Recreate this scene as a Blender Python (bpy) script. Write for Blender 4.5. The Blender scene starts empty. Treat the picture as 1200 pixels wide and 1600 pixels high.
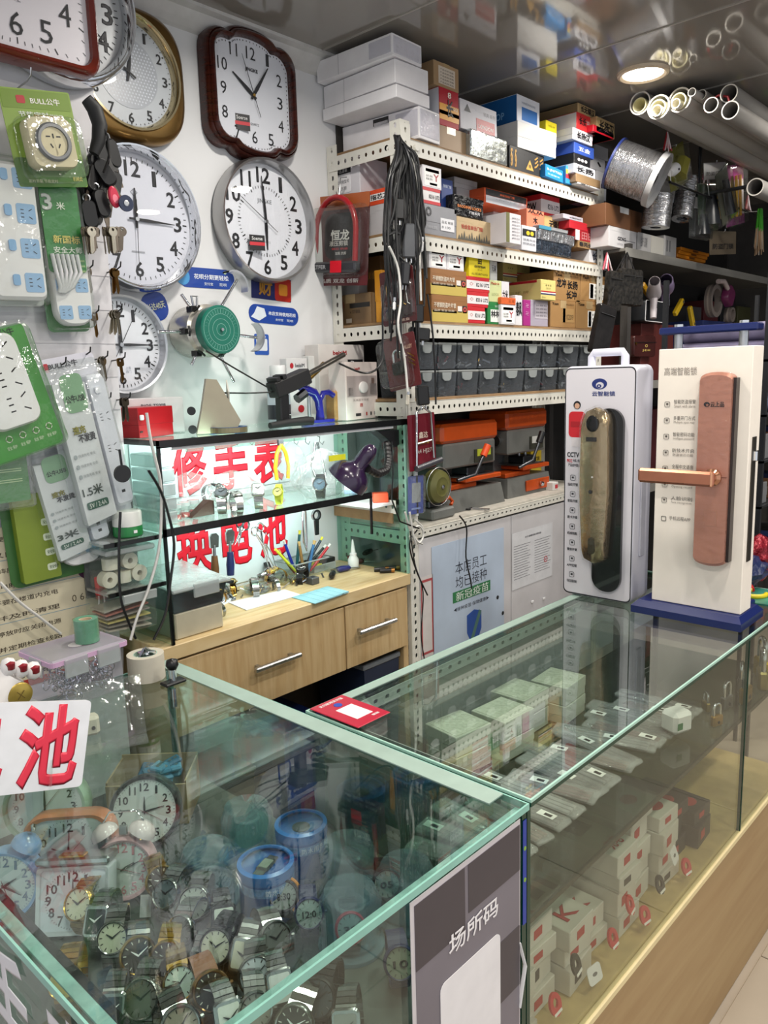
import bpy, math, random
from mathutils import Vector, Matrix, Euler
C = bpy.context.scene.collection
sc = bpy.context.scene
R = math.radians
PI = math.pi
random.seed(7)

# ---------------------------------------------------------------- camera, world, exposure
FPX, YAW, PITCH, ROLL, CAMZ = 1227.0, R(46.97), R(9.80), R(-1.66), 1.385
_f = Vector((math.sin(YAW), math.cos(YAW), 0)); _r = Vector((math.cos(YAW), -math.sin(YAW), 0)); _u = Vector((0, 0, 1))
FWD = _f * math.cos(PITCH) - _u * math.sin(PITCH)
_u2 = _u * math.cos(PITCH) + _f * math.sin(PITCH)
RGT = _r * math.cos(ROLL) + _u2 * math.sin(ROLL)
UPV = -_r * math.sin(ROLL) + _u2 * math.cos(ROLL)
CAM = Vector((0, 0, CAMZ))
cd = bpy.data.cameras.new('camera'); co = bpy.data.objects.new('camera', cd); C.objects.link(co)
cd.sensor_fit = 'VERTICAL'; cd.sensor_height = 36.0; cd.lens = 36.0 * FPX / 1600.0
cd.clip_start = 0.02; cd.clip_end = 50
co.matrix_world = Matrix(((RGT.x, UPV.x, -FWD.x, CAM.x), (RGT.y, UPV.y, -FWD.y, CAM.y), (RGT.z, UPV.z, -FWD.z, CAM.z), (0, 0, 0, 1)))
sc.camera = co

w = bpy.data.worlds.new('world'); sc.world = w; w.use_nodes = True
bg = w.node_tree.nodes['Background']; bg.inputs[0].default_value = (0.92, 0.95, 1.0, 1); bg.inputs[1].default_value = 0.88
sc.view_settings.view_transform = 'Standard'; sc.view_settings.look = 'None'
sc.view_settings.gamma = 1; sc.view_settings.use_curve_mapping = False
sc.view_settings.exposure = 0.08
cy = sc.cycles
cy.max_bounces = 10; cy.transparent_max_bounces = 40; cy.glossy_bounces = 5; cy.diffuse_bounces = 4
cy.caustics_reflective = False; cy.caustics_refractive = False; cy.sample_clamp_indirect = 4.0

ZCEIL, YWALL, YSH = 2.305, 1.80, 1.506
LAMP_W = 8.0                                         
LAMPS = [(2.536, 1.196), (1.29, 1.17), (2.5, 0.33), (1.29, 0.33), (2.42, -0.4), (1.29, -0.45), (3.75, 1.19), (3.05, 0.62), (0.1, 0.33), (0.1, -0.45)]

# ---------------------------------------------------------------- helpers: where a pixel of the photograph lies on a real plane
def ray(px, py): return FWD + RGT * ((px - 600) / FPX) - UPV * ((py - 800) / FPX)
def pY(px, py, Y): d = ray(px, py); return CAM + d * (Y / d.y)
def pX(px, py, X): d = ray(px, py); return CAM + d * (X / d.x)
def pZ(px, py, Z): d = ray(px, py); return CAM + d * ((Z - CAMZ) / d.z)
def proj(P):
    v = Vector(P) - CAM; q = v.dot(FWD); return (600 + FPX * v.dot(RGT) / q, 800 - FPX * v.dot(UPV) / q, q)
def Xat(px, Y, Z):
    a, b = 0.0, 6.0
    k = (px - 600) / FPX; n = RGT - FWD * k            
    v0 = Vector((0, Y, Z)) - CAM
    return -v0.dot(n) / n.x
def Yat(px, X, Z):
    k = (px - 600) / FPX; n = RGT - FWD * k; v0 = Vector((X, 0, Z)) - CAM
    return -v0.dot(n) / n.y
def Zat(py, X, Y):
    k = (py - 800) / FPX; n = UPV + FWD * k; v0 = Vector((X, Y, 0)) - CAM
    return -v0.dot(n) / n.z

# ---------------------------------------------------------------- helpers: materials
def srgb(h):
    if not isinstance(h, str): return tuple(h)[:3]
    h = h.lstrip('#'); c = [int(h[i:i + 2], 16) / 255 for i in (0, 2, 4)]
    return tuple(x / 12.92 if x <= 0.04045 else ((x + 0.055) / 1.055) ** 2.4 for x in c)
MATS = {}
def mat(col, rough=0.5, metal=0.0, nz=0.06, scale=30, bump=0.0, spec=0.5, coat=0.0, stretch=None, alpha=1.0, bscale=None):
    key = ('p', col, rough, metal, nz, scale, bump, spec, coat, stretch, alpha, bscale)
    if key in MATS: return MATS[key]
    m = bpy.data.materials.new('paint'); m.use_nodes = True; nt = m.node_tree; b = nt.nodes['Principled BSDF']
    c = srgb(col); b.inputs['Base Color'].default_value = (*c, 1); b.inputs['Roughness'].default_value = rough
    b.inputs['Metallic'].default_value = metal; b.inputs['Specular IOR Level'].default_value = spec
    b.inputs['Coat Weight'].default_value = coat; b.inputs['Alpha'].default_value = alpha
    if nz or bump:
        tc = nt.nodes.new('ShaderNodeTexCoord'); mp = nt.nodes.new('ShaderNodeMapping'); nt.links.new(tc.outputs['Object'], mp.inputs[0])
        if stretch: mp.inputs['Scale'].default_value = stretch
        n = nt.nodes.new('ShaderNodeTexNoise'); n.inputs['Scale'].default_value = scale; n.inputs['Detail'].default_value = 4
        nt.links.new(mp.outputs[0], n.inputs['Vector'])
        if nz:
            r = nt.nodes.new('ShaderNodeValToRGB'); nt.links.new(n.outputs['Fac'], r.inputs[0])
            r.color_ramp.elements[0].position = 0.3; r.color_ramp.elements[1].position = 0.7
            r.color_ramp.elements[0].color = (*[x * (1 - nz) for x in c], 1); r.color_ramp.elements[1].color = (*[min(1, x * (1 + nz) + nz * 0.01) for x in c], 1)
            nt.links.new(r.outputs[0], b.inputs['Base Color'])
        if bump:
            n2 = n
            if bscale:
                n2 = nt.nodes.new('ShaderNodeTexNoise'); n2.inputs['Scale'].default_value = bscale; nt.links.new(mp.outputs[0], n2.inputs['Vector'])
            bp = nt.nodes.new('ShaderNodeBump'); bp.inputs['Strength'].default_value = bump; bp.inputs['Distance'].default_value = 0.01
            nt.links.new(n2.outputs['Fac'], bp.inputs['Height']); nt.links.new(bp.outputs[0], b.inputs['Normal'])
    MATS[key] = m; return m
def clear(tint='#ffffff', ior=1.45, rough=0.02, haze=0.0, bump=0.0, bscale=60, hazecol='#ffffff'):
    """thin transparent sheet: see-through with a Fresnel sheen and an optional milky share"""
    key = ('c', tint, ior, rough, haze, bump, bscale, hazecol)
    if key in MATS: return MATS[key]
    m = bpy.data.materials.new('clear_sheet'); m.use_nodes = True; nt = m.node_tree; nt.nodes.clear()
    out = nt.nodes.new('ShaderNodeOutputMaterial'); tr = nt.nodes.new('ShaderNodeBsdfTransparent'); tr.inputs[0].default_value = (*srgb(tint), 1)
    gl = nt.nodes.new('ShaderNodeBsdfGlossy'); gl.inputs['Roughness'].default_value = rough; gl.inputs['Color'].default_value = (1, 1, 1, 1)
    fr = nt.nodes.new('ShaderNodeFresnel'); ge = nt.nodes.new('ShaderNodeNewGeometry'); mi = nt.nodes.new('ShaderNodeMix')
    mi.inputs[2].default_value = ior; mi.inputs[3].default_value = 1 / ior; nt.links.new(ge.outputs['Backfacing'], mi.inputs[0]); nt.links.new(mi.outputs[0], fr.inputs[0]) 
    mx = nt.nodes.new('ShaderNodeMixShader')
    base = tr.outputs[0]
    if haze:
        df = nt.nodes.new('ShaderNodeBsdfDiffuse'); df.inputs[0].default_value = (*srgb(hazecol), 1)
        m2 = nt.nodes.new('ShaderNodeMixShader'); m2.inputs[0].default_value = haze
        nt.links.new(tr.outputs[0], m2.inputs[1]); nt.links.new(df.outputs[0], m2.inputs[2]); base = m2.outputs[0]
    nt.links.new(fr.outputs[0], mx.inputs[0]); nt.links.new(base, mx.inputs[1]); nt.links.new(gl.outputs[0], mx.inputs[2])
    if bump:
        tc = nt.nodes.new('ShaderNodeTexCoord'); n = nt.nodes.new('ShaderNodeTexNoise'); n.inputs['Scale'].default_value = bscale; n.inputs['Detail'].default_value = 3
        nt.links.new(tc.outputs['Object'], n.inputs['Vector'])
        bp = nt.nodes.new('ShaderNodeBump'); bp.inputs['Strength'].default_value = bump; bp.inputs['Distance'].default_value = 0.01
        nt.links.new(n.outputs['Fac'], bp.inputs['Height']); nt.links.new(bp.outputs[0], gl.inputs['Normal']); nt.links.new(bp.outputs[0], fr.inputs['Normal'])
    nt.links.new(mx.outputs[0], out.inputs[0]); MATS[key] = m; return m
def emit(col, s):
    key = ('e', col, s)
    if key in MATS: return MATS[key]
    m = bpy.data.materials.new('lit'); m.use_nodes = True; b = m.node_tree.nodes['Principled BSDF']
    b.inputs['Base Color'].default_value = (*srgb(col), 1); b.inputs['Emission Color'].default_value = (*srgb(col), 1); b.inputs['Emission Strength'].default_value = s
    MATS[key] = m; return m
def wood(col, dark, stretch=(2, 2, 40), scale=3.0, rough=0.45):
    key = ('w', col, dark, stretch, scale, rough)
    if key in MATS: return MATS[key]
    m = bpy.data.materials.new('wood'); m.use_nodes = True; nt = m.node_tree; b = nt.nodes['Principled BSDF']; b.inputs['Roughness'].default_value = rough
    tc = nt.nodes.new('ShaderNodeTexCoord'); mp = nt.nodes.new('ShaderNodeMapping'); mp.inputs['Scale'].default_value = stretch
    n = nt.nodes.new('ShaderNodeTexNoise'); n.inputs['Scale'].default_value = scale; n.inputs['Detail'].default_value = 6; n.inputs['Distortion'].default_value = 0.6
    r = nt.nodes.new('ShaderNodeValToRGB'); r.color_ramp.elements[0].position = 0.3; r.color_ramp.elements[1].position = 0.72
    r.color_ramp.elements[0].color = (*srgb(dark), 1); r.color_ramp.elements[1].color = (*srgb(col), 1)
    nt.links.new(tc.outputs['Object'], mp.inputs[0]); nt.links.new(mp.outputs[0], n.inputs['Vector']); nt.links.new(n.outputs['Fac'], r.inputs[0]); nt.links.new(r.outputs[0], b.inputs['Base Color'])
    MATS[key] = m; return m
# common materials
MW = mat('#e9e9ea', 0.4); MK = mat('#121214', 0.35); MC = mat('#d9dbde', 0.08, 1.0, 0); MS = mat('#b4b6b9', 0.28, 1.0, 0.1)
M_GOLD = mat('#d8a94e', 0.2, 1.0, 0); M_INK = mat('#15151a', 0.6, nz=0); MP = mat('#f1f0ee', 0.6); M_RED = mat('#e0172c', 0.4, nz=0.02)
M_BRASS = mat('#b08b4a', 0.3, 1.0, 0.1); M_RUBBER = mat('#17181a', 0.6); MD = mat('#55575b', 0.35, 1.0, 0.1)
ML = clear('#f4f8f6', 1.45, 0.05, 0.03, 0.25, 40); M_BLIST = clear('#f2f5f2', 1.5, 0.08, 0.02, 0.35, 25); M_BAG = clear('#f2f4f4', 1.5, 0.12, 0.07, 0.9, 45)
M_MILK = clear('#dfe4e4', 1.45, 0.2, 0.35, 0.1, 30, '#d8dddd')
M_GLASS = clear('#eef7f3', 1.62, 0.0)
M_GEDGE = mat('#8fb7a8', 0.15, nz=0.15, scale=60); M_GEDGED = mat('#0d3a2c', 0.12, nz=0.1)
M_TABLEGLASS = clear('#f3faf7', 1.5, 0.01)

# ---------------------------------------------------------------- helpers: meshes
class MB:
    def __init__(s): s.v = []; s.f = []; s.mi = []
    def add(s, vs, fs, mi=0):
        n = len(s.v); s.v.extend([tuple(p) for p in vs]); s.f.extend([tuple(i + n for i in f) for f in fs]); s.mi.extend([mi] * len(fs)); return s
    def box(s, x0, x1, y0, y1, z0, z1, mi=0, b=0.0):
        if b <= 0:
            return s.add([(x0, y0, z0), (x1, y0, z0), (x1, y1, z0), (x0, y1, z0), (x0, y0, z1), (x1, y0, z1), (x1, y1, z1), (x0, y1, z1)],
                         [(3, 2, 1, 0), (4, 5, 6, 7), (0, 1, 5, 4), (1, 2, 6, 5), (2, 3, 7, 6), (3, 0, 4, 7)], mi)
        b = min(b, abs(x1 - x0) * .45, abs(y1 - y0) * .45, abs(z1 - z0) * .45)
        X, Y, Z = (x0, x1), (y0, y1), (z0, z1); vs = []; ix = {}
        for i in (0, 1):
            for j in (0, 1):
                for k in (0, 1):
                    p = (X[i], Y[j], Z[k]); q = (p[0] + b * (1 - 2 * i), p[1] + b * (1 - 2 * j), p[2] + b * (1 - 2 * k))
                    for a in range(3):
                        t = list(q); t[a] = p[a]; ix[(i, j, k, a)] = len(vs); vs.append(tuple(t))
        fs = []
        def face(ids):
            pts = [Vector(vs[i]) for i in ids]; n = (pts[1] - pts[0]).cross(pts[2] - pts[1]); c = sum(pts, Vector()) / len(pts)
            m = Vector(((x0 + x1) / 2, (y0 + y1) / 2, (z0 + z1) / 2)); fs.append(tuple(ids) if n.dot(c - m) > 0 else tuple(reversed(ids)))
        for e in (0, 1):
            face([ix[(e, 0, 0, 0)], ix[(e, 1, 0, 0)], ix[(e, 1, 1, 0)], ix[(e, 0, 1, 0)]])
            face([ix[(0, e, 0, 1)], ix[(1, e, 0, 1)], ix[(1, e, 1, 1)], ix[(0, e, 1, 1)]])
            face([ix[(0, 0, e, 2)], ix[(1, 0, e, 2)], ix[(1, 1, e, 2)], ix[(0, 1, e, 2)]])
            for g in (0, 1):
                face([ix[(0, e, g, 1)], ix[(1, e, g, 1)], ix[(1, e, g, 2)], ix[(0, e, g, 2)]])
                face([ix[(e, 0, g, 0)], ix[(e, 1, g, 0)], ix[(e, 1, g, 2)], ix[(e, 0, g, 2)]])
                face([ix[(e, g, 0, 0)], ix[(e, g, 1, 0)], ix[(e, g, 1, 1)], ix[(e, g, 0, 1)]])
                for h in (0, 1): face([ix[(e, g, h, 0)], ix[(e, g, h, 1)], ix[(e, g, h, 2)]])
        return s.add(vs, fs, mi)
    def cyl(s, p, r, h, ax='z', n=16, r2=None, mi=0, cap=True):
        r2 = r if r2 is None else r2; vs = []
        for (rr, hh) in ((r, 0), (r2, h)):
            for i in range(n):
                a = 2 * PI * i / n; vs.append(axv(p, rr * math.cos(a), rr * math.sin(a), hh, ax))
        fs = [(i, (i + 1) % n, n + (i + 1) % n, n + i) for i in range(n)]
        if cap: fs += [tuple(reversed(range(n))), tuple(range(n, 2 * n))]
        return s.add(vs, fs, mi)
    def lathe(s, prof, p=(0, 0, 0), ax='z', n=24, mi=0, sx=1.0, sy=1.0, close=False, cap=True):
        vs = []
        for (rr, hh) in prof:
            for i in range(n):
                a = 2 * PI * i / n; vs.append(axv(p, rr * sx * math.cos(a), rr * sy * math.sin(a), hh, ax))
        fs = []; m = len(prof)
        for j in range(m if close else m - 1):
            k = (j + 1) % m
            for i in range(n): fs.append((j * n + i, j * n + (i + 1) % n, k * n + (i + 1) % n, k * n + i))
        if not close and cap:
            if prof[0][0] > 1e-6: fs.append(tuple(reversed(range(n))))
            if prof[-1][0] > 1e-6: fs.append(tuple(range((m - 1) * n, m * n)))
        return s.add(vs, fs, mi)
    def tube(s, pts, r, n=6, closed=False, mi=0, flat=1.0, radii=None):
        pts = [Vector(p) for p in pts]; m = len(pts); vs = []; prev = None
        for i, p in enumerate(pts):
            a = pts[(i - 1) % m] if (closed or i > 0) else p; b = pts[(i + 1) % m] if (closed or i < m - 1) else p
            t = (b - a); t = t.normalized() if t.length > 1e-9 else Vector((0, 0, 1))
            if prev is None:
                up = Vector((0, 0, 1)) if abs(t.z) < .9 else Vector((1, 0, 0)); x = t.cross(up).normalized()
            else:
                x = prev - t * prev.dot(t); x = x.normalized() if x.length > 1e-6 else t.orthogonal().normalized()
            prev = x; y = t.cross(x); rr = radii[i] if radii else r
            for k in range(n):
                an = 2 * PI * k / n; vs.append(p + x * (rr * math.cos(an)) + y * (rr * flat * math.sin(an)))
        fs = []
        for i in range(m if closed else m - 1):
            j = (i + 1) % m
            for k in range(n): fs.append((i * n + k, i * n + (k + 1) % n, j * n + (k + 1) % n, j * n + k))
        if not closed: fs += [tuple(reversed(range(n))), tuple(range((m - 1) * n, m * n))]
        return s.add(vs, fs, mi)
    def prism(s, poly, y0, y1, mi=0):
        """poly in x,z (counter-clockwise seen from -y), from y0 (front) to y1"""
        n = len(poly); vs = [(x, y0, z) for x, z in poly] + [(x, y1, z) for x, z in poly]
        fs = [tuple(range(n)), tuple(range(2 * n - 1, n - 1, -1))] + [((i + 1) % n, i, n + i, n + (i + 1) % n) for i in range(n)]
        return s.add(vs, fs, mi)
    def ring(s, outer, inner, y0, y1, mi=0):
        n = len(outer); vs = [(x, y0, z) for x, z in outer] + [(x, y0, z) for x, z in inner] + [(x, y1, z) for x, z in outer] + [(x, y1, z) for x, z in inner]; fs = []
        for i in range(n):
            j = (i + 1) % n
            fs += [(i, j, n + j, n + i), (2 * n + j, 2 * n + i, 3 * n + i, 3 * n + j), (j, i, 2 * n + i, 2 * n + j), (n + i, n + j, 3 * n + j, 3 * n + i)]
        return s.add(vs, fs, mi)
    def xf(s, M, start=0):
        for i in range(start, len(s.v)): s.v[i] = tuple(M @ Vector(s.v[i]))
        return s
    def mesh(s, name, mats, sm=None):
        me = bpy.data.meshes.new(name); me.from_pydata(s.v, [], s.f)
        for m in (mats if isinstance(mats, (list, tuple)) else [mats]): me.materials.append(m)
        if any(s.mi): me.polygons.foreach_set('material_index', s.mi)
        if sm:
            me.polygons.foreach_set('use_smooth', [True] * len(s.f)); me.set_sharp_from_angle(angle=R(sm))
        me.update(); return me
    def b(s, name, mats, parent=None, loc=(0, 0, 0), rot=(0, 0, 0), sm=None):
        return link(name, s.mesh(name, mats, sm), parent, loc, rot)
def axv(p, a, b, h, ax):
    if ax == 'z': return (p[0] + a, p[1] + b, p[2] + h)
    if ax == 'y': return (p[0] + a, p[1] - h, p[2] + b)    
    return (p[0] + h, p[1] + a, p[2] + b)
def link(name, me, parent=None, loc=(0, 0, 0), rot=(0, 0, 0), scale=None):
    o = bpy.data.objects.new(name, me); C.objects.link(o); o.location = loc; o.rotation_euler = rot
    if scale: o.scale = scale
    if parent is not None: o.parent = parent
    return o
def tag(o, label, cat, group=None):
    o['label'] = label; o['category'] = cat
    if group: o['group'] = group
    return o
def th(name, label, cat, loc=(0, 0, 0), rz=0.0, group=None, rot=None):
    o = bpy.data.objects.new(name, None); o.empty_display_size = .02; C.objects.link(o); o.location = loc
    o.rotation_euler = rot if rot else (0, 0, rz); return tag(o, label, cat, group)
def struct(o): o['kind'] = 'structure'; return o
def stuff(o): o['kind'] = 'stuff'; return o
def dup(root, label=None, loc=None, rot=None, parent=None, scale=None):
    c = root.copy(); C.objects.link(c)
    if parent is not None: c.parent = parent
    if loc is not None: c.location = loc
    if rot is not None: c.rotation_euler = rot
    if scale is not None: c.scale = scale
    if label: c['label'] = label
    for ch in list(root.children): dup(ch, parent=c)
    return c
def rr_(w, h, r, n=4, cx=0, cz=0):
    """rounded rectangle outline in x,z, counter-clockwise seen from -y"""
    pts = []
    for (sx, sz, a0) in ((1, -1, -PI / 2), (1, 1, 0), (-1, 1, PI / 2), (-1, -1, PI)):
        for i in range(n + 1):
            a = a0 + PI / 2 * i / n; pts.append((cx + sx * (w / 2 - r) + r * math.cos(a), cz + sz * (h / 2 - r) + r * math.sin(a)))
    return pts
def circ(r, n=24, cx=0, cz=0, rz=None): return [(cx + r * math.cos(2 * PI * i / n), cz + (rz or r) * math.sin(2 * PI * i / n)) for i in range(n)]
# ---- lettering: flat print, one mesh per word, fitted into a rectangle
_TX = {}
def glyphs(s, bold=0.0):
    k = (s, bold)
    if k in _TX: return _TX[k]
    c = bpy.data.curves.new('lettering', 'FONT'); c.body = s; c.resolution_u = 2; c.bevel_depth = max(0, bold); c.bevel_resolution = 0
    o = bpy.data.objects.new('lettering', c); C.objects.link(o)
    dg = bpy.context.evaluated_depsgraph_get(); m = bpy.data.meshes.new_from_object(o.evaluated_get(dg))
    bpy.data.objects.remove(o); bpy.data.curves.remove(c)
    xs = [v.co.x for v in m.vertices]; ys = [v.co.y for v in m.vertices]
    cx, cyy, W, H = (min(xs) + max(xs)) / 2, (min(ys) + max(ys)) / 2, max(xs) - min(xs), max(ys) - min(ys)
    for v in m.vertices: v.co = ((v.co.x - cx), (v.co.y - cyy), v.co.z * .002)
    m.name = 'lettering'; _TX[k] = (m, W, H); return _TX[k]
_TXM = {}
def tx(s, w, h, m, parent, loc, rot=(R(90), 0, 0), bold=0.0, keep=False, name='lettering'):
    """keep: h is the height and the width follows; else stretched to w x h"""
    me, W, H = glyphs(s, bold); k = (s, bold, m.name)
    if k not in _TXM:
        d = me.copy(); d.materials.clear(); d.materials.append(m); _TXM[k] = d
    sx, sy = w / W, h / H
    if keep: sx = sy = min(sx, sy)
    return link(name, _TXM[k], parent, loc, rot, (sx, sy, 1))
FRONT, LEFT, TOP, RIGHT = (R(90), 0, 0), (R(90), 0, R(-90)), (0, 0, 0), (R(90), 0, R(90))
# ================================================================= structure and lamps
def plate(name, x0, x1, y0, y1, z0, z1, m, b=0): return MB().box(x0, x1, y0, y1, z0, z1, 0, b).b(name, m)
M_WALL = mat('#e0e1e3', 0.55, nz=0.05, scale=3, bump=0.02)
M_CEIL = mat('#8f8a83', 0.09, nz=0.03, scale=2, bump=0.06, bscale=2.2, spec=0.9, coat=0.3)
struct(plate('wall_back', -1.6, 5.0, YWALL, YWALL + .1, 0, 2.45, M_WALL))
struct(plate('wall_right', 5.0, 5.1, -2.2, YWALL + .1, 0, 2.45, mat('#4b4845', 0.7)))
fl = struct(plate('floor', -1.6, 5.0, -2.2, YWALL, -.1, 0, mat('#b3a797', 0.35, nz=0.08, scale=6)))
ce = struct(plate('ceiling', -1.6, 5.0, -2.2, YWALL, ZCEIL, ZCEIL + .1, M_CEIL))
mbj = MB()
for xx in (0.52, 1.1, 1.68, 2.26, 2.84, 3.42, 4.0, 4.58):
    mbj.box(xx - .003, xx + .003, -2.2, YWALL, ZCEIL - .0025, ZCEIL + .001)
stuff(mbj.b('panel_joint', mat('#a7a29b', 0.3), ce))
t = MB(); prof = [(0, 0), (.045, 0), (.045, -.008), (.03, -.014), (.018, -.034), (.008, -.048), (0, -.055)]
vs = [(xx, YWALL - a, ZCEIL + bz) for xx in (-1.6, 5.0) for a, bz in prof]; n = len(prof)
t.add(vs, [(i, (i + 1) % n, n + (i + 1) % n, n + i) for i in range(n)])
struct(t.b('trim_1', mat('#c9c8c6', 0.35)))
# floor tiles where the floor shows beside the case
mb = MB()
fl_m = mat('#b0a493', 0.3, nz=0.06, scale=5)
tile = MB().box(-.298, .298, -.298, .298, 0, .004, 0, .002).mesh('tile', fl_m)
for i in range(4):
    for j in range(2): link('tile', tile, fl, (0.9 + .6 * i, .2 - .6 * j, 0))
for k, (lx, ly) in enumerate(LAMPS):
    lab = ['round ceiling downlight glowing above the white pipe ends', 'ceiling downlight above the wall clocks, mirrored in the gold clock', 'ceiling downlight over the front of the long display case', 'ceiling downlight over the watch case end',
           'ceiling downlight behind the camera towards the aisle', 'ceiling downlight behind the camera near the entrance', 'ceiling downlight far along the pipe bundle by the end wall', 'ceiling downlight far along over the aisle by the end wall', 'ceiling downlight at the near side beside the key board', 'ceiling downlight nearest the entrance on the near side'][k]
    dl = th('downlight', lab, 'ceiling light', (lx, ly, ZCEIL), group='round ceiling downlights')
    MB().lathe([(.062, 0), (.062, -.006), (.07, -.011), (.078, -.008), (.08, 0)], n=32, cap=False).b('rim', mat('#c9b79d', 0.3), dl, sm=40)
    MB().lathe([(0, -.007), (.058, -.007), (.062, -.004)], n=32).b('diffuser', emit('#fff6e8', 9), dl)
    ld = bpy.data.lights.new('downlight_lamp', 'AREA'); ld.shape = 'DISK'; ld.size = .12; ld.energy = LAMP_W; ld.color = (1, .95, .87); ld.spread = R(165)
    lo = bpy.data.objects.new('downlight_lamp', ld); C.objects.link(lo); lo.parent = dl; lo.location = (0, 0, -.014)

# ================================================================= perforated steel shelving
M_ANG = mat('#d8d6cd', 0.4, nz=0.05); M_BOARD = mat('#8a6d4c', 0.7, nz=0.2, scale=20)
def perf(mb, L, W, pitch, hw, hh, M, off=0.5):
    """steel strip with real holes: length along x, width along z, at y=0"""
    s = len(mb.v); n = max(1, int(L / pitch)); p = L / n
    for i in range(n):
        x0, x1, cx = i * p, (i + 1) * p, (i + off) * p; cz = W / 2
        o = [(x0, 0), (cx, 0), (x1, 0), (x1, cz), (x1, W), (cx, W), (x0, W), (x0, cz)]
        q = [(cx - hw * .6, cz - hh), (cx, cz - hh), (cx + hw * .6, cz - hh), (cx + hw, cz), (cx + hw * .6, cz + hh), (cx, cz + hh), (cx - hw * .6, cz + hh), (cx - hw, cz)]
        for yy in (0, .0018):
            mb.add([(a, yy, b) for a, b in o] + [(a, yy, b) for a, b in q], [(k, (k + 1) % 8, 8 + (k + 1) % 8, 8 + k) for k in range(8)])
        mb.add([(a, yy, b) for yy in (0, .0018) for a, b in q], [(k, (k + 1) % 8, 8 + (k + 1) % 8, 8 + k) for k in range(8)])
    mb.box(0, L, 0, .0018, -.001, 0); mb.box(0, L, 0, .0018, W, W + .001)
    mb.xf(M, s); return mb
def Mt(loc, rot=(0, 0, 0)): return Matrix.Translation(loc) @ Euler(rot).to_matrix().to_4x4()
SX0, SX1 = 1.722, 2.885
T = [None, 2.036, 1.787, 1.541, 1.318, 0.936]
sh = th('shelving_unit', 'cream perforated angle-steel shelving unit stacked with boxes beside the wall clocks', 'shelf', (0, 0, 0))
def upright(x, y, z0, z1, sx, sy, name='upright'):
    mb = MB(); W = .038; L = z1 - z0
  
    perf(mb, L, W, .026, .0075, .0045, Matrix.Translation((x if sx > 0 else x - W, y, z0)) @ Matrix(((0, 0, 1, 0), (0, 1, 0, 0), (1, 0, 0, 0), (0, 0, 0, 1))))
    perf(mb, L, W, .026, .0075, .0045, Matrix.Translation((x, y if sy > 0 else y - W, z0)) @ Matrix(((0, 1, 0, 0), (0, 0, 1, 0), (1, 0, 0, 0), (0, 0, 0, 1))))
    return mb.b(name, M_ANG, sh)
upright(SX0, YSH, 0, 2.075, 1, 1); upright(SX1, YSH, 0, 2.06, -1, 1); upright(SX0, 1.796, 0, 2.06, 1, -1); upright(SX1, 1.796, 0, 2.06, -1, -1)
for i in (1, 2, 3, 4, 5):
    zt = T[i] - .008
    mb = MB(); perf(mb, SX1 - SX0 - .006, .038 if i < 5 else .022, .0255, .0055, .0055 if i < 5 else .003, Matrix.Translation((SX0 + .003, YSH - .003, zt - (.040 if i < 5 else .024)))); mb.box(SX0 + .003, SX1 - .003, YSH - .003, YSH + .03, zt - .002, zt)
    mb.b('beam', M_ANG, sh)
    mb = MB(); perf(mb, .28, .038, .0255, .0055, .0055, Mt((SX0 - .002, 1.79, zt - .040), (0, 0, R(-90)))); mb.b('beam', M_ANG, sh)
    MB().box(SX0 + .004, SX1 - .004, YSH + .004, 1.792, zt, T[i], 0, .001).b('shelf_board', M_BOARD if i < 5 else mat('#b9b4aa', 0.6, nz=0.15), sh)
MB().box(SX0 + .04, SX1 - .04, 1.7925, 1.7975, .95, 2.25).b('back_board', mat('#2b2724', .8, nz=.2), sh)  # dark sheet added to stand in for the shade behind the boxes
# crowned gusset plate at the corner post, two bolts
g = MB(); perf(g, .07, .038, .026, .0075, .0045, Matrix.Translation((SX0 - .004, YSH - .006, 1.995)) @ Matrix(((0, 0, 1, 0), (0, 1, 0, 0), (1, 0, 0, 0), (0, 0, 0, 1))))
g.cyl((SX0 + .06, YSH - .004, 2.009), .009, .006, 'y', 8); g.cyl((SX0 - .002, YSH + .05, 2.009), .008, .004, 'x', 8); g.b('gusset', M_ANG, sh)
# white panels closing the space below the work shelf
M_PANEL = mat('#c3c1c4', 0.55, nz=0.12, scale=5)
xm = Xat(800, YSH, .7)
for k, (a, b) in enumerate(((SX0 + .042, xm - .002), (xm + .002, 2.9))):
    o = MB().box(a, b, YSH + .0025, YSH + .012, 0.01, .895, 0, .002).b('poster_board', M_PANEL)
    tag(o, ['stained white board below the work shelf behind the vaccination poster', 'white board below the work shelf behind the printed notice'][k], 'panel', 'white boards below the work shelf')

# ================================================================= key and clock board on the wall (left)
XKB, YKB = .881, 1.60
kb = th('key_board', 'white wall board with hooks of key blanks and hanging packs', 'board', (0, 0, 0))
MB().box(-.35, XKB, YKB, YWALL - .001, 1.23, 2.27, 0, .002).b('board', mat('#d2d0d4', 0.45), kb)
MB().box(-.35, XKB - .045, YKB + .012, YWALL - .001, .0, 1.229).b('lower_board', mat('#cfcfd2', 0.5), kb)
mb = MB()
for k in range(9): mb.box(-.35, XKB - .002, YKB - .001, YKB + .0005, 1.26 + .07 * k, 1.2612 + .07 * k)
mb.b('groove', mat('#b9b7bc', 0.5), kb)

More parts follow.
